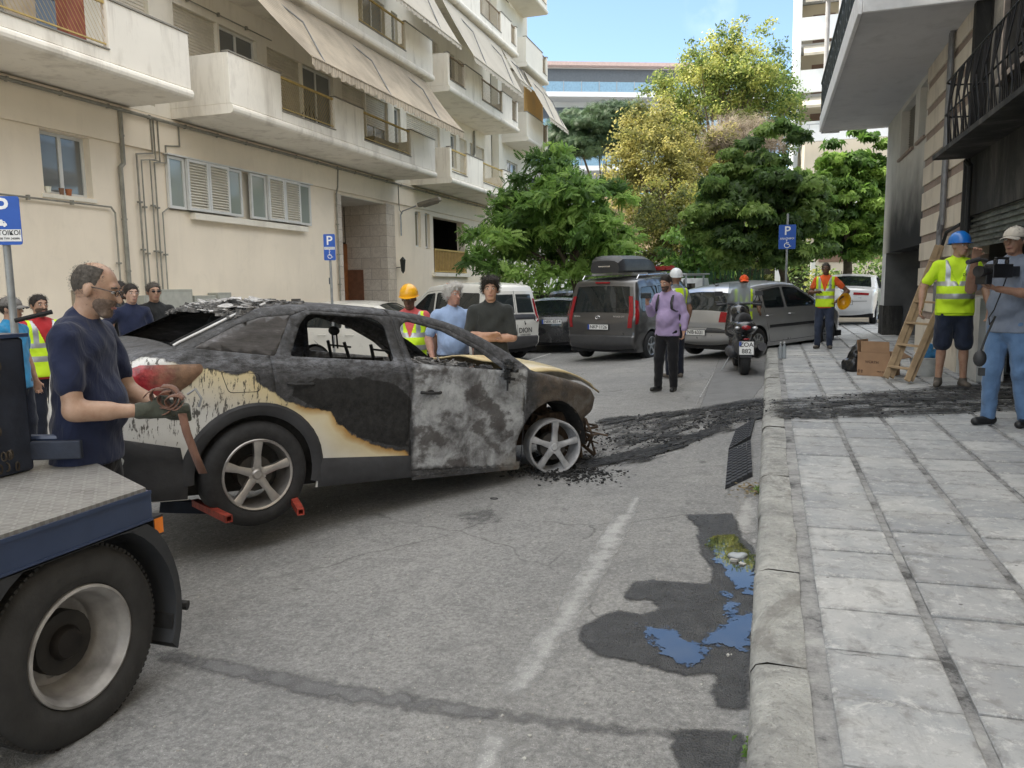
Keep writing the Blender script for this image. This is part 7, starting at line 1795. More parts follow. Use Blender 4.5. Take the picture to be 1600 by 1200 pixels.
def person(label, px, D, H, face, arms=('down','down'), head=(0,0), top=None, bottom=None, shoes=None, skinm=SK, hair='short', hairm=None, vest=None, sleeve=.55, belly=.0, vox=.0125, legs=((.10,.0),(.10,.0)), lean=0, fn=road_z, helmet=None, cap=None, short=False, glasses=None, beard=None, gloves=None, xy=None, group=None, curl=.5, zoff=0, width=1.0, logo=None, py=450, tuck=False, polo=False, collar=True):
    """local axes: +y the way the person faces, +x the person's right hand side"""
    P = ad(px, py, D) if xy is None else xy
    x0, y0 = float(P[0]), float(P[1]); z0 = fn(x0, y0)+zoff
    root = thing('person', label, 'person', (x0, y0, z0), rz=-face, group=group)
    s = H/1.75; S = lambda v: _v(v)*s
    hc = _v((0, .02+lean*.30, 1.637)); hip = _v((0, 0, 0)); L3 = lambda z: _v((0, lean*max(0, z-.9)*.42, 0))
    Hm = rotm(head[0], -head[1]); piv = _v((0, -.005, 1.50))+L3(1.5)
    hp = lambda v: piv+Hm@(_v(v)+hc-L3(1.637)*0-_v((0,lean*.30,0))-_v((0,-.005,1.50)))
    def shf(v): return _v(v)+L3(v[2])
    wd = width
    sh = {1: shf((.172*wd, -.005, 1.408)), -1: shf((-.172*wd, -.005, 1.408))}
    arm_j = {}
    for sg, spec in ((1, arms[0]), (-1, arms[1])):
        e, w_, d = ARM[spec] if isinstance(spec, str) else spec[:3]
        n_ = (-.3*1, .25, -.2) if isinstance(spec, str) or len(spec) < 4 else spec[3]
        mir_ = _v((sg, 1, 1)); arm_j[sg] = (shf(_v(e)*mir_), shf(_v(w_)*mir_), _v(d)*mir_, _v(n_)*mir_)
    torso = lambda e: [('c', S((0,0,.93)), S((0,0,1.02)), (.150*wd+e)*s, (.146*wd+e)*s, .66), ('c', S(shf((0,.0,1.0))), S(shf((0,.0,1.16))), (.143*wd+e)*s, (.146*wd+e)*s, .68), ('c', S(shf((-.035,.0,1.16))), S(shf((-.05,-.005,1.35))), (.118*wd+e)*s, (.115*wd+e)*s, .82), ('c', S(shf((.035,.0,1.16))), S(shf((.05,-.005,1.35))), (.118*wd+e)*s, (.115*wd+e)*s, .82), ('c', S(shf((-.135*wd,-.01,1.402))), S(shf((0,-.015,1.425))), (.055+e)*s, (.062+e)*s), ('c', S(shf((.135*wd,-.01,1.402))), S(shf((0,-.015,1.425))), (.055+e)*s, (.062+e)*s), ('c', S(shf((-.07,-.02,1.44))), S(shf((.07,-.02,1.44))), (.055+e*.5)*s, (.055+e*.5)*s)] + ([('e', S(shf((0,.05+belly*.3,1.09))), S((.135*wd+e, .085+belly+e, .14+e)))] if belly else [])
    neck = lambda e: [('c', S(shf((0,-.015,1.43))), hp((0,-.012,-.07))*s, (.058+e)*s, (.054+e)*s)]
    def head_p(e=0): return [('e', hp((0,-.008,.020))*s, _v((.075+e,.094+e,.092+e))*s, Hm), ('e', hp((0,.028,-.032))*s, _v((.058,.066,.083))*s, Hm), ('c', hp((-.018,.066,-.097))*s, hp((.018,.066,-.097))*s, .019*s, .019*s, '0.02'), ('c', hp((0,.090,.006))*s, hp((0,.113,-.032))*s, .008*s, .0125*s, '0.012'), ('c', hp((-.034,.080,.026))*s, hp((.034,.080,.026))*s, .012*s, .012*s, '0.015'), ('e', hp((.077,-.004,-.012))*s, _v((.012,.020,.031))*s, Hm, '0.006'), ('e', hp((-.077,-.004,-.012))*s, _v((.012,.020,.031))*s, Hm, '0.006'), ('e', hp((0,.088,-.066))*s, _v((.024,.012,.011))*s, Hm, '0.008')]
    def armp(sg, e=0, f0=0, f1=2.0):
        a, (el, wr, d, n_) = sh[sg], arm_j[sg]; out = []
        if f0 < 1: q = min(1, f1); out.append(('c', S(a), S(a+(el-a)*q), (.050+e)*s, (.050+(.041-.050)*q+e)*s))
        if f1 > 1: q = f1-1; out.append(('c', S(el), S(el+(wr-el)*q), (.041+e)*s, (.041+(.028-.041)*q+e)*s))
        if f1 > 1: out.append(('c', S(el+(wr-el)*.12), S(el+(wr-el)*min(.45, f1-1)), (.041+e)*s, (.038+e)*s))
        return out
    def handp(sg, e=0):
        el, wr, d, n_ = arm_j[sg]; d = d/np.linalg.norm(d); n_ = n_-d*(n_@d); n_ = n_/(np.linalg.norm(n_)+1e-9); a = np.cross(d, n_)*sg
        rad = max(.0085, vox*.62)+e; out = []
        for q in (-.026, -.009, .009, .026): out.append(('c', S(wr+d*.018+a*q*.75), S(wr+d*.085+a*q), (.014+e)*s, (.0125+e)*s, '0.012'))
        for i, (q, ln) in enumerate(((-.029,.060),(-.010,.072),(.010,.076),(.029,.068))):
            b0 = wr+d*.088+a*q; c1, c2 = curl*.8+.05*i, curl*1.9+.1; m1 = b0+(d*math.cos(c1)+n_*math.sin(c1))*ln*.5; m2 = m1+(d*math.cos(c2)+n_*math.sin(c2))*ln*.5
            out += [('c', S(b0), S(m1), rad*s, rad*.95*s, '0.006'), ('c', S(m1), S(m2), rad*.95*s, rad*.8*s, '0.006')]
        tb = wr+d*.025+a*.028; tm = tb+(d*.75+a*.55+n_*.35)*.042; out += [('c', S(tb), S(tm), rad*1.25*s, rad*1.1*s, '0.008'), ('c', S(tm), S(tm+(d*.9+n_*.45)*.032), rad*1.1*s, rad*.9*s, '0.006')]
        return out
    lj = {}
    for sg, (lx, ly) in ((1, legs[0]), (-1, legs[1])):
        hp_ = _v((sg*.085, 0, .90)); an = _v((sg*lx, ly, .085)); kn = (hp_+an)/2+_v((sg*.005, .03, 0)); kn[2] = .49; lj[sg] = (hp_, kn, an, (sg*.28*(.5), 1))
    def legp(sg, e=0, z=0): 
        h_, k_, a_, _ = lj[sg]; return [('c', S(h_), S(k_), (.088+e)*s, (.056+e)*s), ('c', S(k_), S(a_), (.053+e*.9)*s, (.036+e*.8)*s), ('e', S(k_+(a_-k_)*.28+_v((0,-.018,0))), _v((.048+e,.05+e,.10))*s)]
    def toe(sg): a_ = lj[sg][2]; tf = _v((sg*.25, 1, 0)); tf /= np.linalg.norm(tf); return a_, tf
    body = torso(0)+neck(0)+head_p()
    for sg in (1, -1): body += armp(sg)+handp(sg)+legp(sg); a_, tf = toe(sg); body += [('c', S(a_-tf*.02+_v((0,0,-.03))), S(a_+tf*.13+_v((0,0,-.05))), .034*s, .025*s)]
    field_obj('body', body, vox*s, skinm, root, .025)
    topm = top[0] if isinstance(top, tuple) else top
    # shirt
    pr = torso(.014)+[('c', S((0,0,.86)), S((0,0,1.0)), .186*wd*s, .168*wd*s, .70)]+([('c', S(shf((0,-.02,1.45))), S(shf((0,-.012,1.492))), .069*s, .064*s)] if collar else [])
    for sg in (1, -1): pr += armp(sg, .016 if sleeve < 1 else .013, 0, sleeve)
    zc = (.965 if tuck else .835)*s
    field_obj('shirt', pr, vox*s, top, root, .03, cuts=[lambda X, Y, Z: zc-Z], fold=.0048, seed=px)
    if polo:
        rows = []
        for q_, (rr_, dz) in enumerate(((.064,.052),(.071,.040),(.083,.012),(.080,.006))): rows.append([tuple(_v(S(shf((rr_*math.sin(a), -.018-rr_*math.cos(a), 1.445+dz-.020*(1+math.cos(a-math.pi))*.5))))) for a in np.linspace(-math.pi+.28, math.pi-.28, 25)])
        o = MB().grid(rows).build('collar', topm, root, True); o.modifiers.new('t', 'SOLIDIFY').thickness = .004
    # trousers
    pr = [('c', S((0,0,.90)), S((0,0,1.0)), (.168*wd+.004)*s, ((.172 if tuck else .146)*wd+.003)*s, .70)]
    for sg in (1, -1):
        h_, k_, a_, _ = lj[sg]
        if short: k2 = h_+(k_-h_)*.93; pr += [('c', S(h_), S(k2), .108*s, .098*s)]
        else: pr += [('c', S(h_), S(k_), .102*s, .078*s), ('c', S(k_), S(a_), .076*s, .060*s)]
    zb = .05*s; zt = (.985)*s
    field_obj('shorts' if short else 'trousers', pr, vox*s, bottom, root, .02, cuts=[lambda X, Y, Z: np.maximum(zb-Z, Z-zt)+0*X], fold=.004, seed=px+3)
    for sg in (1, -1):
        a_, tf = toe(sg); zs = .0
        o = field_obj('shoe', [('c', S(a_-tf*.035+_v((0,0,-.045))), S(a_+tf*.135+_v((0,0,-.052))), .043*s, .036*s), ('c', S(a_), S(a_+_v((0,0,-.03))), .045*s, .045*s)], vox*.8*s, shoes, root, .02, cuts=[lambda X, Y, Z: .003-Z+0*X])
    # head details
    fm = lambda v: tuple(hp(v)*s)
    e_ = MB()
    for sg in (1, -1): e_.ell(fm((sg*.031,.086,.004)), (.0125*s,.0085*s,.0075*s), 10, 6)
    eo = e_.build('eyes', EYEW, root, True); e_ = MB()
    for sg in (1, -1): e_.ell(fm((sg*.031,.0935,.004)), (.0055*s,.003*s,.0055*s), 8, 5)
    e_.build('pupils', EYED, eo, True)
    hm = hairm or pm('dark_hair', (.02,.015,.012), .7, 0, .3, 60, .6, 200)
    if hairm is not None or hair != 'none':
        e_ = MB()
        for sg in (1, -1): e_.tube([fm((sg*.048,.080,.022)), fm((sg*.032,.093,.028)), fm((sg*.014,.092,.024))], .004*s, 5)
        e_.build('eyebrows', hm, root)
    MB().tube([fm((-.024,.092,-.066)), fm((0,.1015,-.066)), fm((.024,.092,-.066))], [.003*s, .0055*s, .003*s], 6).build('lips', LIP, root)
    Hi = Hm.T
    def hl(X, Y, Z):
        c = hp((0,0,0))*s; dx, dy, dz = X-c[0], Y-c[1], Z-c[2]
        return (Hm[0][0]*dx+Hm[1][0]*dy+Hm[2][0]*dz)/s, (Hm[0][1]*dx+Hm[1][1]*dy+Hm[2][1]*dz)/s, (Hm[0][2]*dx+Hm[1][2]*dy+Hm[2][2]*dz)/s
    if hair != 'none' :
        ex = {'short': .005, 'thick': .015, 'bun': .008, 'bald': .002}[hair]
        def cut(X, Y, Z):
            x, y, z = hl(X, Y, Z)
            d = (np.maximum(1.35*y-.048, .25*y-.035)-z+.006*np.sin(x*150)) if hair != 'bald' else np.maximum(.95*y-.045-z, np.maximum(z-.075-.25*np.abs(x)*2, y-.03))
            return (d)*.7*s
        pr = [('e', hp((0,-.010,.024))*s, _v((.075+ex,.095+ex,.091+ex))*s, Hm)]
        if hair == 'thick': pr += [('e', hp((q_[0], q_[1], q_[2]))*s, _v((.045,.045,.035))*s, Hm) for q_ in ((.03,.06,.09),(-.03,.065,.09),(0,.02,.11),(.05,0,.08),(-.05,0,.08))]
        if hair == 'bun': pr += [('e', hp((0,-.10,-.0))*s, _v((.045,.04,.05))*s, Hm), ('c', hp((.0,-.09,-.03))*s, hp((0,-.10,-.13))*s, .03*s, .015*s)]
        if not helmet:
            ho = field_obj('hair', pr, min(vox, .009)*s, hm, root, .012, cuts=[cut], fold=.004 if hair in ('thick','short') else .0015, seed=5)
            me = ho.data; nv = len(me.vertices); co = np.zeros(nv*3, np.float32); me.vertices.foreach_get('co', co); co = co.reshape(-1, 3); c0 = hp((0,-.01,.02))*s; nn = co-c0; nn /= np.linalg.norm(nn, axis=1)[:, None]+1e-9
            r_ = np.random.default_rng(int(px)); pick = r_.integers(0, nv, 1500 if hair != 'bald' else 2600); jit = r_.normal(0, .006*s, (len(pick), 3))
            ln = {'short': .020, 'thick': .038, 'bun': .022, 'bald': .012}[hair]*s
            foliage('hair_strands', co[pick]*1.0+nn[pick]*.001+jit, nn[pick], ln, 'strand', hm, root, None, .35)
    if beard is not None:
        def cutb(X, Y, Z):
            x, y, z = hl(X, Y, Z); return np.maximum(np.maximum(z+.030, .005-y), -(np.sqrt((x/.7)**2+((z+.066)*1.3)**2+(y-.1)**2)-.016))*.8*s
        bo = field_obj('beard', [('e', hp((0,.028,-.034))*s, _v((.061,.0725,.086))*s, Hm), ('c', hp((-.018,.068,-.098))*s, hp((.018,.068,-.098))*s, .024*s, .024*s)], min(vox, .009)*s, beard, root, .012, cuts=[cutb])
    if beard is not None and bo is not None:
        me = bo.data; nv = len(me.vertices); co = np.zeros(nv*3, np.float32); me.vertices.foreach_get('co', co); co = co.reshape(-1, 3); nn = co-hp((0,.0,-.03))*s; nn /= np.linalg.norm(nn, axis=1)[:, None]+1e-9
        r_ = np.random.default_rng(3); pick = r_.integers(0, nv, 700); foliage('beard_strands', co[pick]+r_.normal(0, .005*s, (700, 3)), nn[pick], .012*s, 'strand', beard, root, None, .5)
    HM = Matrix.Translation(Vector(fm((0,0,0)))) @ Matrix([list(r_) for r_ in Hm]).to_4x4() @ Matrix.Scale(s, 4)
    if glasses:
        g_ = MB()
        for sg in (1, -1):
            g_.tube([(sg*.031+.019*math.cos(a), .103, .003+.013*math.sin(a)) for a in np.linspace(0, 2*math.pi, 13)], .0018, 4, False, M=HM); g_.tube([(sg*.050,.103,.008), (sg*.078,.05,.010), (sg*.08,-.01,.006)], .002, 4, M=HM)
            if glasses == 'sun': g_.ell((sg*.031,.103,.003), (.020,.004,.014), 10, 6, M=HM)
        g_.tube([(-.012,.104,.006), (.012,.104,.006)], .002, 4, M=HM); g_.build('glasses', pm('glasses_black', (.012,.012,.014), .15), root, True)
    if helmet:
        h_ = MB(); rows = []
        for ph in np.linspace(0, math.pi/2*1.12, 11):
            rows.append([(.108*math.sin(ph)*math.cos(a)*1.0, .128*math.sin(ph)*math.sin(a)-.005, .028+.118*math.cos(ph)+(.006 if abs(math.cos(a)) < .22 else 0)*math.sin(ph*2)) for a in np.linspace(0, 2*math.pi, 33)])
        for r_, z_, f in ((.116,.012,.0), (.125,.008,.025), (.123,.002,.025), (.108,.008,.0)):
            rows.append([(r_*math.cos(a)*.95, (r_+.018+f*max(0, math.sin(a))**2*1.4)*math.sin(a)-.005, z_-.012*max(0, math.sin(a))) for a in np.linspace(0, 2*math.pi, 33)])
        h_.grid(rows); h_.v = [tuple(HM @ Matrix.Translation((0,-.006,.022)) @ Matrix.Rotation(.12, 4, 'X') @ Vector(v)) for v in h_.v]; h_.build('hard_hat', helmet, root, True, auto=60)
    if cap:
        h_ = MB(); rows = []
        for ph in np.linspace(0, math.pi/2*1.05, 9): rows.append([(.090*math.sin(ph)*math.cos(a), .112*math.sin(ph)*math.sin(a)-.008, .030+.092*math.cos(ph)) for a in np.linspace(0, 2*math.pi, 29)])
        h_.grid(rows); h_.ell((0,-.008,.123), (.01,.01,.006))
        h_.grid([[(.085*math.sin(b)*(1-.12*q), .085+.095*q*math.cos(b)+.0, .036-.020*q-.025*math.sin(b)**2) for b in np.linspace(-1.35, 1.35, 13)] for q in (0, .5, 1)])
        h_.v = [tuple(HM @ Vector(v)) for v in h_.v]; o = h_.build('cap', cap, root, True, auto=60); o.modifiers.new('t', 'SOLIDIFY').thickness = .003
    if vest:
        pr = torso(.030)+[('c', S((0,0,.88)), S((0,0,1.02)), .198*wd*s, .180*wd*s, .74)]; b1, b2 = (1.03*s, 1.085*s), (1.175*s, 1.23*s)
        def cutv(X, Y, Z):
            wedge = np.minimum((.02*s-Y), 0)*0+np.maximum(np.abs(X)-(Z/s-1.17)*.34*s, .02*s-Y)
            return np.maximum(np.maximum(.86*s-Z+0*X, Z-1.475*s), np.maximum(-wedge*.8, np.abs(X)-.178*wd*s*(1.0)))
        def miv(c):
            z = c[:, 2]; x = np.abs(c[:, 0]); b = ((z > b1[0]) & (z < b1[1])) | ((z > b2[0]) & (z < b2[1])) | ((x > .075*s) & (x < .125*s) & (z > b2[1])); return b.astype(int)
        vo = field_obj('hi_vis_vest', pr, min(vox, .010)*s, [vest, REFL], root, .03, cuts=[cutv], fold=.005, seed=px+9, mi=miv)
        if logo: 
            yy = (.155+belly)*s if belly else .135*s
            text_mesh('printed_lettering', logo, .042*s, TXTK, vo, frameM((-.083*s, yy+.012, 1.30*s), (-1,0,0), (0,0,1)))
    if gloves is not None:
        for sg in (1, -1): field_obj('glove', handp(sg, .005)+[('c', S(arm_j[sg][1]-(arm_j[sg][1]-arm_j[sg][0])*.10), S(arm_j[sg][1]), .038*s, .036*s)], min(vox, .009)*s, gloves, root, .012)
    root['_s'] = s
    return root, (lambda v: root.matrix_basis @ Vector(tuple(_v(v)*s)))
def cam_face(px, off=0):
    d = ray(px, 450); return math.atan2(-d[0], -d[1])+off
NAVYT = cloth('navy_polo', (.018,.024,.055)); BLKT = cloth('black_tee', (.022,.023,.024)); NTR = cloth('navy_trousers', (.014,.017,.028)); BTR = cloth('black_trousers', (.012,.012,.014))
GTR = cloth('grey_work_trousers', (.07,.075,.08)); JEAN = cloth('blue_jeans', (.11,.19,.33), .25); BSH = pm('black_shoe', (.015,.015,.016), .5); WSH = pm('work_boot', (.10,.085,.07), .8, 0, .3)
HW_ = pm('white_hair', (.55,.53,.50), .8, 0, .2, 80, .6, 200); HG = pm('greying_hair', (.07,.06,.05), .8, 0, .5, 70, .6, 200); HD = pm('dark_hair', (.02,.015,.012), .7, 0, .3, 60, .6, 200); BEARD = pm('dark_beard', (.085,.055,.040), .9, 0, .4, 80, .7, 250)
YH = pm('yellow_hard_hat', (.80,.40,.01), .3, 0, .05, 5, .02, 30, .4); BH_ = pm('blue_hard_hat', (.01,.16,.55), .3, 0, .05, 5, .02, 30, .4); WH = pm('white_hard_hat', (.7,.72,.74), .3, 0, .04, 5, .02, 30, .4)
# the tow truck driver
dr_, dp = person('balding bearded man in glasses and navy polo shirt gathering a brown strap', 117, 3.62, 1.84, R(66), arms=(((.225,.045,1.10), (.10,.30,1.075), (-.25,1,.05), (-1,0,-.2)), ((.235,.10,1.12), (.13,.33,1.03), (-.35,1,.05), (-1,0,0))), head=(.05, .30), top=NAVYT, bottom=BTR, shoes=BSH, skinm=skin('skin_olive', (.42,.27,.19)), hair='bald', hairm=HG, beard=pm('grey_stubble', (.16,.115,.09), .8, 0, .35, 90, .6, 250), glasses='clear', polo=True, gloves=GLOVE, belly=.018, vox=.0075, sleeve=.62, curl=1.0, lean=.12, width=1.08, py=459)
POL = 'people in dark clothes watching by the cream wall'
person('bystander in bright blue tee shirt and grey visor behind the tow truck mast', 12, 7.6, 1.74, cam_face(12, -1.0), head=(.0, 0), top=cloth('bright_blue_tee', (.03,.22,.42)), bottom=NTR, shoes=BSH, hair='short', cap=pm('grey_visor', (.16,.15,.14), .8), glasses='sun', py=459)
person('young bearded man in a yellow vest over red tee shirt, arms behind him', 58, 8.4, 1.76, cam_face(58, -.45), arms=(((.24,-.10,1.14),(.12,-.14,.95),(-.7,-.2,-.6)),)*2, top=cloth('red_tee', (.42,.03,.035)), bottom=NTR, shoes=BSH, vest=HIV, beard=BEARD, hair='short', logo='DION', skinm=SK, py=459)
person('dark-haired man in black polo mostly hidden behind the woman', 184, 10.0, 1.78, cam_face(184, -1.2), top=BLKT, bottom=NTR, shoes=BSH, skinm=SK, beard=BEARD, py=459, fn=lambda x, y: -.06)
person('woman with dark tied hair in navy polo, hand on her hip', 204, 9.3, 1.73, cam_face(204, -.35), arms=('hips','down'), top=NAVYT, bottom=NTR, shoes=BSH, hair='bun', polo=True, width=.92, py=459, fn=lambda x, y: -.06, skinm=skin('skin_fair', (.50,.32,.24)))
w3, _ = person('man in black tee shirt and sunglasses standing beside the meter cabinets', 240, 9.6, 1.75, cam_face(240, -.25), arms=('down',((.33,-.03,1.15),(.28,.10,.98),(.1,.5,-.5))), top=BLKT, bottom=NTR, shoes=BSH, hair='short', hairm=HG, glasses='sun', py=459, fn=lambda x, y: -.06)
person('worker in yellow hard hat and yellow vest over pink shirt behind the wreck', 640, 8.9, 1.74, cam_face(640, .1), arms=(((.25,-.02,1.13),(.24,.08,.90),(.0,.3,-1)),((.27,-.05,1.14),(.26,.04,.9),(0,.3,-1))), head=(-.1,.25), top=cloth('pink_shirt', (.62,.12,.12)), bottom=GTR, shoes=WSH, vest=HIV, helmet=YH, hair='short', skinm=SKD, sleeve=.7, belly=.02, py=453)
person('white-haired old man in pale blue shirt looking down the street', 706, 8.5, 1.73, cam_face(706, -.25), arms=(((.27,-.05,1.15),(.25,.05,.93),(-.3,.4,-.8)),((.27,.0,1.14),(.22,.10,.92),(-.3,.4,-.8))), head=(.35,0), top=cloth('pale_blue_shirt', (.30,.40,.60), .1), bottom=BTR, shoes=BSH, hair='thick', hairm=HW_, belly=.05, tuck=True, polo=True, sleeve=.75, width=1.06, skinm=skin('skin_ruddy', (.50,.28,.21)), py=452, vox=.011)
person('smiling young man in dark tee shirt and shorts with folded arms', 766, 8.1, 1.76, cam_face(766, .1), arms=(((.235,.06,1.15), (.00,.19,1.17), (-1,.1,.05)), ((.235,.05,1.13), (-.02,.165,1.12), (-1,-.1,.05))), head=(.1,0), top=cloth('charcoal_tee', (.035,.038,.036)), bottom=BTR, short=True, shoes=BSH, hair='thick', hairm=HD, sleeve=.85, width=1.04, skinm=skin('skin_light', (.52,.31,.22)), py=451, vox=.011)
pu, pup = person('bearded man in lilac shirt and backpack straps filming with his phone', 1044, 11.3, 1.73, cam_face(1044, .45), arms=(((.25,.05,1.17), (.20,.28,1.33), (-.1,.2,1), (-1,.2,0)), ((.26,-.04,1.13), (.27,.02,.90), (.0,.15,-1))), head=(-.15,.25), top=cloth('lilac_shirt', (.36,.28,.45), .1), bottom=BTR, shoes=BSH, hair='short', hairm=HD, beard=BEARD, sleeve=1.8, polo=True, belly=.035, width=1.04, skinm=skin('skin_warm', (.46,.27,.19)), legs=((.12,.06),(.10,-.02)), py=446, vox=.011, curl=.9)
person('man in white hard hat and yellow vest half hidden behind the man with the phone', 1056, 12.9, 1.80, cam_face(1056, 2.6), arms=('down','hips'), top=cloth('grey_tee', (.20,.21,.22)), bottom=NTR, shoes=WSH, vest=HIV, helmet=WH, hair='short', skinm=SKM, py=446, head=(-.4,.0))
person('man in orange cap and yellow vest standing behind the black scooter', 1162, 14.6, 1.66, cam_face(1162, -.1), arms=(((.26,.02,1.13),(.22,.16,.97),(-.3,.8,-.3)),((.30,-.02,1.16),(.30,.10,1.02),(.2,.8,-.3))), head=(.0,.1), top=cloth('light_grey_tee', (.30,.31,.31)), bottom=GTR, shoes=WSH, vest=HIV, cap=cloth('orange_cap', (.75,.10,.02)), skinm=SKD, hair='short', py=444, lean=.15, glasses='sun')
v2, vp2 = person('dark-skinned man in yellow vest over orange tee shirt holding a yellow hard hat', 1290, 15.3, 1.70, cam_face(1290, .1), arms=(((.30,-.02,1.15),(.16,.17,1.16),(-.9,.2,.1)),((.42,-.04,1.17),(.25,.05,1.00),(-.5,.4,-.6))), top=cloth('orange_tee', (.72,.12,.03)), bottom=cloth('dark_dusty_jeans', (.035,.045,.075), .35), shoes=WSH, vest=HIV, skinm=SKD, hair='short', hairm=HG, fn=side_z, py=443, legs=((.12,0),(.12,.03)), logo='DION')
b3, bp3 = person('man in blue hard hat, yellow vest and dark shorts steadying the wooden ladder', 1494, 9.55, 1.88, cam_face(1494, -.15), arms=(((.33,-.02,1.16),(.36,.10,.92),(.1,.6,-1)),((.31,-.04,1.15),(.34,.06,.90),(-.1,.2,-1))), head=(.55,.05), top=HIV, bottom=cloth('dark_work_shorts', (.018,.024,.042), .3), short=True, shoes=WSH, vest=HIV, helmet=BH_, hair='short', hairm=HD, skinm=SK, fn=side_z, belly=.05, width=1.1, py=438, vox=.010, logo='DION', legs=((.13,0),(.13,-.02)), sleeve=.7)
b4, bp4 = person('cameraman in blue-grey tee shirt, jeans and beige cap filming from his shoulder', 1583, 7.0, 1.82, cam_face(1588, .55), arms=(((.26,.18,1.22), (.10,.38,1.50), (-.5,.5,.6), (0,.3,-1)), ((.28,.10,1.16), (.10,.36,1.22), (-.6,.7,.2), (0,0,1))), head=(.15,.0), top=cloth('blue_grey_tee', (.18,.21,.27)), bottom=JEAN, shoes=BSH, cap=cloth('beige_cap', (.50,.46,.40)), hair='short', hairm=HG, skinm=SKM, fn=side_z, belly=.05, width=1.06, py=437, vox=.009, legs=((.11,.05),(.12,-.10)), sleeve=.8)

m = MB()
for sg in (-1, 1):
    m.grid([[tuple(_v((sg*x_+o_, y_, z_))*pu['_s']) for o_ in (-.018, .018)] for x_, y_, z_ in ((.125,-.09,1.44),(.12,-.02,1.487),(.115,.075,1.44),(.115,.135,1.33),(.125,.135,1.24),(.155,.07,1.2),(.17,.0,1.2))])
o = m.build('backpack_straps', BLKP, pu, True); o.modifiers.new('t', 'SOLIDIFY').thickness = .012
field_obj('backpack', [('c', _v((0,-.19,1.05)), _v((0,-.19,1.35)), .11, .10)], .02, BLKP, pu, .03)
# ================================================================ SMALL THINGS
# brown strap bundle in the driver's gloves
STRAP = cloth('brown_webbing', (.16,.085,.06), .2)
def ribbon(m, pts, w, th=.003, side=(0,0,1)):
    pts = [Vector(p) for p in pts]; sd_ = Vector(side); V = []
    for p in pts: V += [p-sd_*w/2, p+sd_*w/2]
    F = [(2*i, 2*i+2, 2*i+3, 2*i+1) for i in range(len(pts)-1)]; m.add(V, F)
hand = dp((.12,.44,1.09)); st = thing('ratchet_strap', "coiled brown webbing strap in the tow man's gloved hands, its end hanging down", 'strap', tuple(hand))
m = MB(); fx = Vector((_r[0], _r[1], 0)); fd = Vector((_f[0], _f[1], 0)).normalized()
for k in range(4):
    r_ = .034+.009*k; c0 = fx*(.0-.028*k)+Vector((0,0,.025+.012*(k % 3)))
    ribbon(m, [c0+fx*(r_*math.cos(a)*1.25)+Vector((0,0,r_*math.sin(a)))+fd*(.01*k+.012*math.sin(a*2)) for a in np.linspace(.4+k, 6.0+k, 20)], .045, side=fd*.8+Vector((0,0,.25)))
o = m.build('coil', STRAP, st, True); o.modifiers.new('t','SOLIDIFY').thickness = .004
m = MB(); ribbon(m, [fx*.03+Vector((0,0,-.03)), fx*.045+Vector((0,0,-.12)), fx*.075+Vector((0,0,-.22)), fx*.11+Vector((0,0,-.32))], .038, side=fx*.95+fd*.3); o = m.build('loose_end', STRAP, st, True); o.modifiers.new('t','SOLIDIFY').thickness = .004
m = MB(); m.tube([fx*.06+Vector((0,0,.06)), fx*.10+Vector((0,0,.085)), fx*.125+Vector((0,0,.04)), fx*.11+Vector((0,0,-.0))], .006, 6); m.build('hook', STEEL, st, True)
# parking signs
BLU = pm('sign_blue', (.012,.085,.42), .4, 0, .08, 6, .05); SIGNW = pm('sign_white', (.75,.75,.74), .5, 0, .05); 
def psign(label, base, zc, w, h, face, lines, pole_top=None, tilt=0, wheelch=False, wide_P=.5):
    g_ = thing('parking_sign', label, 'road sign', base, rz=face, rot=(0, tilt, face))
    z_ = zc-base[2]
    MB().cyl((0,0,-.1), (0,0,(pole_top or z_+h/2)), .026, 12).build('pole', pm('sign_pole_grey', (.30,.31,.31), .55, .5, .2, 10), g_, True)
    pl = MB().prism(rpoly([(-w/2,z_-h/2),(w/2,z_-h/2),(w/2,z_+h/2),(-w/2,z_+h/2)], .02), -.036, -.032, 'XZ').build('plate', BLU, g_)
    fm_ = lambda x, z, d=.0370: frameM((x,-d,z_+z), (1,0,0), (0,0,1))
    text_mesh('letter_p', 'P', wide_P, TXTW, pl, fm_(0, h*.24))
    for (x, z, bw, bh) in lines.get('boxes', ()): MB().box(x-bw/2, x+bw/2, -.0372, -.0361, z_+z-bh/2, z_+z+bh/2).build('white_panel', SIGNW, pl)
    for (s_, x, z, sz, mt) in lines.get('text', ()): text_mesh('lettering', s_, sz, TXTK if mt == 'k' else TXTW, pl, fm_(x, z, .0380))
    if wheelch:
        x, z, k = wheelch; m = MB()
        cz = z_+z
        m.tube([(x+k*.28*math.cos(a), -.038, cz-k*.12+k*.28*math.sin(a)) for a in np.linspace(1.9, 5.9, 15)], k*.045, 5); m.tube([(x-.05*k,-.038,cz+k*.32),(x-.02*k,-.038,cz+.02*k),(x+.2*k,-.038,cz+.0*k),(x+.32*k,-.038,cz-.26*k),(x+.44*k,-.038,cz-.2*k)], k*.05, 5); m.ell((x-.05*k,-.038,cz+.46*k), (k*.07,.004,k*.07)); m.tube([(x-.02*k,-.038,cz+.16*k),(x+.18*k,-.038,cz+.16*k)], k*.04, 5)
        m.build('wheelchair_symbol', TXTW, pl)
    return g_
b = ad(12, 400, 5.6); ps = ad(6, 346, 5.6)
psign('large blue parking sign with white residents panel behind the tow truck', (float(b[0]), float(b[1]), -.2), float(ps[2]), .25, .345, _yaw+.15, {'boxes': [(.01,-.105,.22,.085)], 'text': [('ΚΑΤΟΙΚΟΙ', .01, -.088, .046, 'k'), ('0800-1300 ΤΗΛ 243890', .01, -.128, .020, 'k'), ('⛟', -.02, -.02, .08, 'w')]}, tilt=0, wide_P=.20)
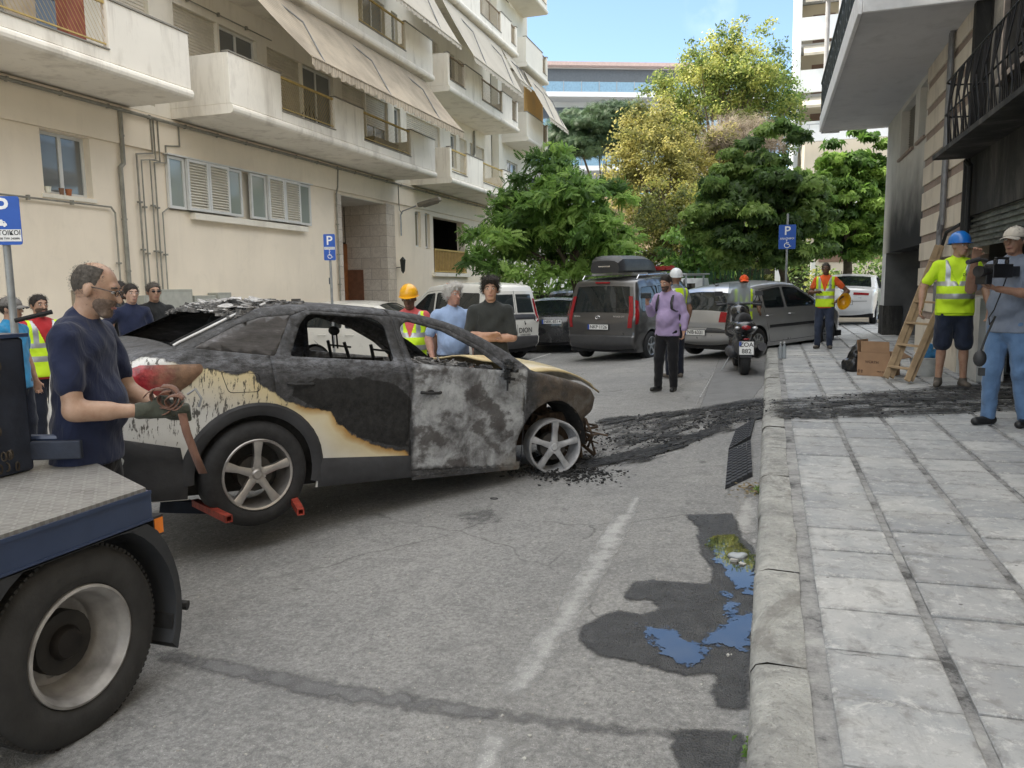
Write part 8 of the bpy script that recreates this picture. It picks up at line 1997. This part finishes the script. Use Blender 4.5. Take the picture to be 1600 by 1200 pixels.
b = ad(519, 475, 15.6); ps = ad(519, 387, 15.6)
psign('narrow blue parking sign with wheelchair symbol beside the marble entrance', (float(b[0]), float(b[1]), -.15), float(ps[2]), .23, .52, _yaw+.1, {'boxes': [(0,-.02,.21,.05)], 'text': [('ΕΠΙΤΡΕΠΕΤΑΙ', 0, -.02, .030, 'k'), ('↕', 0, -.075, .05, 'w')]}, wheelch=(0, -.165, .14), wide_P=.25)
b = ad(1227, 470, 19.6); ps = ad(1227, 371, 19.6)
psign('blue parking sign on a pole in front of the dark tree at the corner', (float(b[0]), float(b[1]), side_z(.5, 19)), float(ps[2]), .41, .60, _yaw-.3, {'boxes': [], 'text': [('ΑΝΑΠΗΡΟΙ', 0, -.045, .065, 'w')]}, pole_top=3.05, wheelch=(0, -.185, .22), wide_P=.30)
# phone, hard hat in hand, tripod camera
h_ = pup((.19,.34,1.44)); tag(MB().cbox((0,0,0), (.16,.012,.078)).build('phone', pm('phone_black', (.015,.015,.018), .2), None, bevel=.004), 'black smartphone held sideways by the man in the lilac shirt', 'phone'); o = bpy.context.scene.objects['phone']; o.location = h_; o.rotation_euler = (0, .0, -cam_face(1044, .45)+.25)
h_ = vp2((-.37,.12,.97)); m = MB(); rows = []
for ph in np.linspace(0, math.pi/2, 9): rows.append([(.12*math.sin(ph)*math.cos(a), .14*math.sin(ph)*math.sin(a), .13*math.cos(ph)) for a in np.linspace(0, 2*math.pi, 25)])
for r_ in (.15,.15): rows.append([(r_*math.cos(a), (r_+.02)*math.sin(a), -.005) for a in np.linspace(0, 2*math.pi, 25)])
o = m.grid(rows).build('hard_hat', YH, None, True, auto=60); o.location = h_; o.rotation_euler = (R(-75), 0, R(30)); tag(o, 'spare yellow hard hat hanging from the hand of the man in the orange tee shirt', 'hard hat')
# video camera
vx_, vy_ = ad(1540, 420, 6.75)[:2]; vcam = thing('video_camera', "black shoulder video camera with lens pointing left on the cameraman's shoulder", 'video camera', tuple(float(q) for q in ad(1556, 424, 6.72)), rz=math.atan2(-_r[1], -_r[0])+.45)
vcam.scale = (.8, .8, .8)
KM = pm('camera_body_black', (.016,.016,.018), .4, 0, .2, 20, .2)
MB().box(-.22,.12,-.055,.055,-.07,.08).box(-.36,-.22,-.045,.045,-.06,.055).box(-.20,.02,-.02,.02,.13,.155).box(-.20,-.17,-.02,.02,.08,.13).box(-.0,.03,-.02,.02,.08,.13).build('camera_body', KM, vcam, bevel=.008)
MB().lathe([(0,.12),(.045,.12),(.045,.20),(.055,.21),(.055,.27),(.062,.28),(.062,.30),(0,.29)], 24, 'X').build('lens', KM, vcam, True)
MB().tube([(.06,-.07,.12),(.20,-.07,.13),(.31,-.07,.115)], .018, 10).tube([(.20,-.07,.13),(.38,-.07,.10)], .026, 12).build('microphone', pm('foam_windshield', (.045,.045,.05), .95), vcam, True)
MB().cbox((.17,-.02,-.085), (.10,.13,.11)).build('flip_screen', KM, vcam, bevel=.01)
MB().box(.0,.05,-.057,-.0555,-.03,.05).box(-.15,-.05,-.057,-.0555,.0,.03).build('labels', pm('camera_label', (.5,.5,.5), .4), vcam)
MB().tube([(-.15,.03,-.06),(-.1,.0,-.26),(.02,.02,-.42),(.07,.0,-.50),(.02,-.02,-.58),(-.04,0,-.50)], .007, 6).build('cable', DARK, vcam, True)
cb_ = MB().ell((0,0,0), (.055,.04,.075)).cbox((.02,0,-.12), (.05,.03,.07)).tube([(0,0,.06),(.04,0,.2),(.1,0,.38)], .010, 6).build('shoulder_bag', BLKP, None, True); cb_.location = ad(1531, 560, 6.9); tag(cb_, 'small black pouch hanging at the hip of the cameraman', 'bag')
# wooden double ladder
WD_ = pm('weathered_pine', (.34,.24,.14), .75, 0, .22, 7, .3, 50)
g0 = gp(1393, 592, side_z); g1 = gp(1418, 596, side_z)
a0 = Vector(gp(1380, 590, side_z)); a1 = Vector(gp(1432, 573, side_z))
Lroot = thing('wooden_ladder', 'pale wooden stepladder with double rails leaning against the striped wall', 'ladder', tuple(gp(1398, 592, side_z)))
o0 = Vector(Lroot.location)
def P3(px_, py_, D_): return Vector(ad(px_, py_, D_))-o0
def rail(a, b, name='rail', w_=.075, t_=.03):
    d = (b-a); L = d.length; M = frameM(tuple(a), tuple(d), tuple(Vector((_r[0], _r[1], 0)))); return MB().box(0, L, -w_/2, w_/2, -t_/2, t_/2, M).build(name, WD_, Lroot, bevel=.004)
la, lb = P3(1384,590,10.35), P3(1465,384,11.15); ra_, rb_ = P3(1417,595,10.05), P3(1508,384,10.75)
rail(la, lb); rail(la+Vector((.07,.04,0)), lb+Vector((.06,.04,0))); rail(ra_, rb_); rail(ra_+Vector((.05,.05,0)), rb_+Vector((.06,.05,0)))
for q in (.08, .24, .40, .56, .72, .88):
    a = la.lerp(lb, q); b = ra_.lerp(rb_, q); M = frameM(tuple(a), tuple(b-a), (0,0,1)); MB().box(0, (b-a).length, -.012, .012, -.045, .045, M).build('step', WD_, Lroot, bevel=.003)
# cardboard box with open flap
bx = gp(1360, 588, side_z); CARD = pm('brown_cardboard', (.33,.20,.115), .85, 0, .12, 5, .25)
cb = thing('cardboard_box', 'large open brown cardboard box with printed logo beside the ladder', 'box', tuple(bx), rz=-.55)
cb.location = (float(bx[0])+.12, float(bx[1])+.16, float(bx[2]))
w_, d_, h_ = .46, .34, .34
MB().box(-w_/2, w_/2, -d_/2, -d_/2+.006, 0, h_).box(-w_/2, -w_/2+.006, -d_/2+.0062, d_/2, 0, h_).box(w_/2-.006, w_/2, -d_/2+.0062, d_/2, 0, h_).box(-w_/2+.0062, w_/2-.0062, d_/2-.006, d_/2, 0, h_).box(-w_/2+.0062, w_/2-.0062, -d_/2+.0062, d_/2-.0062, .01, .016).build('carton', CARD, cb)
MB().cbox((-w_/2-.01, 0, h_+.085), (.005,.33,.17), ry=-.1).build('flap', CARD, cb); MB().cbox((0.02,-d_/2-.01,h_+.08), (.40,.005,.16), rx=.12).build('flap', CARD, cb); MB().cbox((w_/2+.08,0,h_-.03), (.17,.33,.005), ry=.5).build('flap', CARD, cb)
BRNK = pm('box_print', (.10,.05,.03), .7)
text_mesh('printed_lettering', 'WÜRTH', .052, BRNK, cb, frameM((-.02,-d_/2-.003,.20), (1,0,0), (0,0,1))); text_mesh('printed_lettering', '⇑⇑', .07, BRNK, cb, frameM((-.18,-d_/2-.003,.06), (1,0,0), (0,0,1))); text_mesh('printed_lettering', 'ORSY BOX', .026, BRNK, cb, frameM((.12,-d_/2-.003,.07), (1,0,0), (0,0,1)))
text_mesh('printed_lettering', 'WÜRTH', .045, BRNK, cb, frameM((w_/2+.003,0,.22), (0,1,0), (0,0,1)))
# black sack
P_ = gp(1334, 580, side_z); r_ = np.random.default_rng(3)
pr = [('c', _v((0,0,.08)), _v((0.02,0,.30)), .13, .09), ('c', _v((.02,0,.3)), _v((.04,0,.44)), .06, .03), ('e', _v((-.06,.02,.10)), _v((.12,.11,.10))), ('e', _v((.08,-.02,.07)), _v((.09,.1,.07)))]
sk = field_obj('rubbish_sack', pr, .012, pm('black_polythene', (.012,.012,.013), .3, 0, .2, 10, .5, 25), None, .03, cuts=[lambda X, Y, Z: .003-Z+0*X], fold=.011, seed=2); sk.location = P_; tag(sk, 'crumpled black rubbish sack standing left of the cardboard box', 'sack')
# white tub, blue bag, plank
P_ = gp(1442, 586, side_z); tb = MB().lathe([(0,0),(.14,0),(.18,.24),(.195,.25),(.19,.26),(.17,.255),(.14,.02),(0,.02)], 28, 'Z').build('white_tub', pm('dirty_white_plastic', (.55,.55,.53), .5, 0, .2), None, True); tb.location = P_; tag(tb, 'dirty white plastic tub between the ladder and the man in the blue hard hat', 'tub')
sk = field_obj('blue_bag', [('c', _v((0,0,.04)), _v((0.04,0,.14)), .10, .07), ('e', _v((.1,.02,.05)), _v((.08,.08,.06)))], .011, pm('blue_polythene', (.05,.22,.45), .3, 0, .3, 10, .5, 25), None, .03, fold=.010, seed=8); sk.location = (float(P_[0])+.01, float(P_[1])+.02, float(P_[2])+.25); tag(sk, 'crumpled blue plastic bag lying on top of the white tub', 'bag')
# two water bottles on the kerb
for i, px_ in enumerate((1219, 1225)):
    P_ = gp(px_, 560, side_z); b_ = thing('water_bottle', ['clear plastic water bottle on the kerb, the left one of the pair', 'clear plastic water bottle on the kerb, the right one of the pair'][i], 'bottle', tuple(P_), group='water bottles on the kerb')
    MB().lathe([(0,0),(.036,0),(.037,.1),(.034,.16),(.036,.2),(.014,.26),(.014,.28),(0,.28)], 14, 'Z').build('bottle_body', glass_mat('clear_plastic', (.55,.58,.60), .45, .1), b_, True); MB().cyl((0,0,.281),(0,0,.30),.016,10).build('cap', SIGNW, b_)
# rubber kerb ramp
RM = pm('ramp_rubber', (.032,.034,.040), .75, 0, .25, 12, .3)
for i, (pa, pb, lab) in enumerate(((( 1133,765),(1176,745), 'ribbed black rubber kerb ramp, the nearer and lower of the two pieces'), ((1138,706),(1173,687), 'ribbed black rubber kerb ramp, the farther piece closer to the soot trail'))):
    A = Vector(gp(*pa)); B = Vector(gp(*pb)); C_ = Vector(gp(*((1138,706) if i == 0 else (1150,672)))); 
    wv = (B-A); wv.z = 0; lv = (C_-A); lv.z = 0; root_ = thing('kerb_ramp', lab, 'ramp', tuple(A), group='rubber kerb ramps')
    m = MB(); n = 13 if i == 0 else 9; Lh = lv.length; W_ = wv.length; M = Matrix(((wv.x/W_, lv.x/Lh, 0, 0), (wv.y/W_, lv.y/Lh, 0, 0), (0, 0, 1, 0), (0, 0, 0, 1)))
    m.box(0, W_, 0, Lh*.985, 0, .016, M)
    for q in range(n):
        yq = Lh*(q+.15)/n
        for c_ in range(5): m.box(.004+W_*c_/5, W_*(c_+.9)/5, yq, yq+Lh*.68/n, .0162, .030+.006*c_, M)
    m.build('ribbed_mat', RM, root_)
# gutter litter, leaves, weeds, stones
m = MB(); rr = random.Random(21); c0 = Vector(gp(1172, 768))
for _ in range(90):
    p = c0+Vector((rr.gauss(0,.07), rr.gauss(0,.09), 0)); M = Matrix.Translation((p.x, p.y, road_z(p.x, p.y)+.012+rr.random()*.03)) @ Matrix.Rotation(rr.uniform(0,6), 4, 'Z') @ Matrix.Rotation(rr.uniform(-.7,.7), 4, 'X'); L_ = rr.uniform(.015,.045); m.add([(0,0,0),(L_*.5,L_*.3,.006),(L_,0,0),(L_*.5,-L_*.3,.004)], [(0,1,2,3)], M)
o = m.build('dry_leaf_litter', pm('dry_leaves', (.22,.17,.09), .9, 0, .5, 60)); o['kind'] = 'stuff'
def weed(label, px_, fn, n, h_, r0):
    P_ = gp(*px_, fn); g_ = thing('weed', label, 'weed', tuple(P_)); q = np.random.default_rng(n); pts = q.normal(0, 1, (n, 3))*[r0, r0, 0]+[0, 0, 0]; pts[:, 2] = q.uniform(.0, h_, n); foliage('leaves', pts, np.tile([0,0,1.], (n, 1)), .035, 'leaf', G1, g_, None, .9); MB().tube([(0,0,-.01),(.01,0,h_*.7)], .004, 5).build('stem', BARK, g_)
weed('small green weed growing at the foot of the kerb at the bottom', (1196,1190), road_z, 160, .06, .035); weed('dry weed tuft in the gutter next to the rubber ramp', (1187,770), road_z, 60, .05, .025)
m = MB(); rr = random.Random(31)
for (px_, py_, sz) in ((1148,880,.05),(1160,885,.035),(1137,1028,.016),(1142,1026,.010),(605,1028,.008),(770,780,.0)):
    if sz: P_ = gp(px_, py_); lump(m, (P_[0], P_[1], P_[2]+.01), sz*.5, rr)
for _ in range(40): P_ = gp(rr.uniform(520,1180), rr.uniform(800,1190)); lump(m, tuple(P_), rr.uniform(.003,.008), rr)
o = m.build('road_stones', pm('pale_stone', (.42,.41,.38), .9, 0, .3, 30)); o['kind'] = 'stuff'
pb_ = field_obj('plastic_bag', [('e', _v((0,0,.012)), _v((.05,.035,.02))), ('e', _v((.03,.015,.02)), _v((.03,.03,.02)))], .005, glass_mat('crumpled_clear_film', (.45,.48,.50), .35, .12), None, .01, fold=.007, seed=4); pb_.location = gp(1152, 872); tag(pb_, 'crumpled clear plastic lying in the puddle near the kerb', 'litter')
# broken ring on the road
rg = MB().tube([(.03*math.cos(a), .018*math.sin(a), 0) for a in np.linspace(0, 6.2, 18)], .003, 5).build('rubber_ring', RUB, None); rg.location = Vector(gp(772, 780))+Vector((0,0,.006)); tag(rg, 'small black rubber ring lying on the road beside the wreck', 'ring')
# ---------------------------------------------------------------- scooter
sx = gp(1150, 583); scz = road_z(sx[0], sx[1]); 
sc = thing('scooter', 'black maxi scooter with clear windscreen and blue and white number plate by the kerb', 'scooter', (float(sx[0])+.05, float(sx[1])+.45, scz), rz=R(97)); sc.scale = (1.07, 1.07, 1.07)
BP = pm('scooter_black_gloss', (.014,.014,.016), .28, 0, .2, 6, .05, 40, .5); BM = pm('scooter_grey', (.05,.05,.055), .5)
def tyre(x_, r_, wd_, nm='wheel'):
    wl = MB().lathe([(.0,.03),(.05,.035),(.055,.02),(r_*.5,.012),(r_*.62,.03),(r_*.62,-.03),(r_*.5,-.012),(.055,-.02),(.05,-.035),(0,-.03)], 24, 'Y', Matrix.Translation((x_,0,r_))).build(nm, BM, sc, True)
    MB().lathe([(r_*.62,-wd_*.4),(r_*.8,-wd_*.5),(r_*.96,-wd_*.36),(r_,0),(r_*.96,wd_*.36),(r_*.8,wd_*.5),(r_*.62,wd_*.4)], 36, 'Y', Matrix.Translation((x_,0,r_))).build('tyre', RUB, wl, True)
tyre(-.66, .27, .15); tyre(.72, .28, .12)
E3 = lambda c, r: ('e', _v(c), _v(r))
field_obj('rear_fairing', [('c', _v((-.55,-.09,.74)), _v((-.1,-.12,.70)), .09, .11), ('c', _v((-.55,.09,.74)), _v((-.1,.12,.70)), .09, .11), E3((-.72,0,.74), (.14,.17,.10)), ('c', _v((-.45,0,.60)), _v((.0,0,.5)), .12, .14)], .014, BP, sc, .03)
field_obj('seat', [('c', _v((-.62,0,.86)), _v((-.25,0,.84)), .10, .12), ('c', _v((-.2,0,.80)), _v((.12,0,.76)), .12, .10)], .014, cloth('seat_vinyl', (.02,.02,.022)), sc, .03)
field_obj('front_fairing', [('c', _v((.42,-.13,.62)), _v((.56,-.10,.98)), .10, .08), ('c', _v((.42,.13,.62)), _v((.56,.10,.98)), .10, .08), ('c', _v((.70,0,.62)), _v((.56,0,1.0)), .13, .10), ('c', _v((.1,0,.30)), _v((.45,0,.36)), .14, .16), ('c', _v((.4,0,.4)), _v((.5,0,.7)), .15, .14)], .014, BP, sc, .04)
field_obj('floorboard', [('c', _v((-.25,-.14,.32)), _v((.3,-.14,.30)), .09, .09), ('c', _v((-.25,.14,.32)), _v((.3,.14,.30)), .09, .09), E3((-.45,.0,.42), (.25,.14,.14))], .014, BM, sc, .03)
MB().prism([(-.82,.52),(-.94,.36),(-.96,.30),(-.90,.30),(-.76,.46)], -.085, .085, 'XZ').build('plate_bracket', BM, sc)
pq = plate(sc, (-.955,0,.44), (0,-1,0), (.25,0,1), '', w=.21, h=.20, eu=False, lines=['ZOA', '882']); MB().box(-.105,-.07,.03,.098,.009,.010, frameM((-.955,0,.44), (0,-1,0), (.25,0,1))).build('blue_band', pm('eu_blue', (.02,.07,.35), .4), pq)
MB().ell((-.865,0,.745), (.03,.07,.035)).build('tail_light', REDL, sc, True); MB().ell((-.93,0,.575), (.015,.05,.014)).build('reflector', REDL, sc, True)
MB().ell((-.84,-.13,.74), (.05,.04,.025)).ell((-.84,.13,.74), (.05,.04,.025)).build('indicator', CLRL, sc, True)
MB().tube([(-.15,-.20,.26),(-.45,-.22,.30),(-.62,-.23,.36)], [.03,.06,.065], 14).tube([(-.62,-.23,.36),(-.88,-.24,.46)], [.075,.068], 16).build('exhaust', pm('exhaust_grey', (.06,.06,.065), .4, .5), sc, True)
m = MB(); m.tube([(.50,-.33,1.06),(.52,-.2,1.08),(.55,0,1.07),(.52,.2,1.08),(.50,.33,1.06)], .016, 8); m.tube([(.50,-.36,1.06),(.505,-.24,1.07)], .022, 8); m.tube([(.50,.36,1.06),(.505,.24,1.07)], .022, 8)
for sg in (-1,1): m.tube([(.53,sg*.24,1.08),(.56,sg*.30,1.22)], .008, 6); m.cbox((.555,sg*.33,1.25), (.03,.13,.075), rz=sg*.1); m.tube([(.56,sg*.26,1.10),(.60,sg*.38,1.10)], .02, 6)
m.build('handlebar', BLKP, sc, True)
rows = [[(.62-.10*q+.10*abs(t_)**2*-1, t_*(.20-.03*q), 1.0+.42*q) for t_ in np.linspace(-1, 1, 9)] for q in np.linspace(0, 1, 7)]
MB().grid(rows).build('windscreen', glass_mat('screen_plastic', (.45,.48,.50), .6, .08), sc, True)
MB().tube([(.60,-.0,1.10),(.68,-.1,.5),(.72,-.1,.28)], .025, 8).tube([(.60,0,1.10),(.68,.1,.5),(.72,.1,.28)], .025, 8).build('fork', STEEL, sc, True)
MB().tube([(-.05,.16,.26),(-.12,.30,.02)], .014, 6).build('side_stand', STEEL, sc)
hl_ = field_obj('helmet', [E3((0,0,0), (.14,.12,.125)), E3((.03,0,-.05), (.13,.11,.09))], .01, pm('black_helmet_gloss', (.014,.014,.016), .2, 0, .1, 5, .05, 30, .6), None, .03); hl_.location = (float(sx[0])+.02, float(sx[1])+.25, scz+1.02); tag(hl_, 'black crash helmet resting on the seat of the scooter', 'helmet')
# second motorbike glimpsed behind the silver hatchback
q0 = ad(1247, 456, 21.5); mb_ = thing('motorbike', 'parked motorbike with red and white fairing showing over the silver hatchback bonnet', 'motorcycle', (float(q0[0]), float(q0[1]), .2), rz=R(110))
field_obj('fairing', [('c', _v((-.4,0,.8)), _v((.1,0,.85)), .12, .15), ('c', _v((.1,0,.85)), _v((.5,0,.95)), .15, .12), E3((.55,0,.98), (.15,.15,.14))], .02, pm('red_fairing', (.35,.03,.03), .3), mb_, .03)
field_obj('screen', [E3((.5,0,1.15), (.10,.16,.12))], .02, SIGNW, mb_, .03)
m = MB(); m.tube([(.45,-.35,1.15),(.5,0,1.12),(.45,.35,1.15)], .018, 6); [m.ell((.5,sg*.38,1.27), (.03,.08,.05)) for sg in (-1,1)]; m.tube([(.5,-.38,1.25),(.48,-.3,1.14)], .01, 5); m.tube([(.5,.38,1.25),(.48,.3,1.14)], .01, 5); m.build('handlebar', BLKP, mb_, True)
for x_ in (-.65,.7): MB().lathe([(.18,-.05),(.30,-.04),(.31,0),(.30,.04),(.18,.05)], 24, 'Y', Matrix.Translation((x_,0,.31))).build('wheel', RUB, mb_, True)
MB().tube([(-.65,.1,.3),(-.2,.1,.6),(.3,.05,.9),(.7,.08,.31)], .03, 6).build('frame', BLKP, mb_, True)
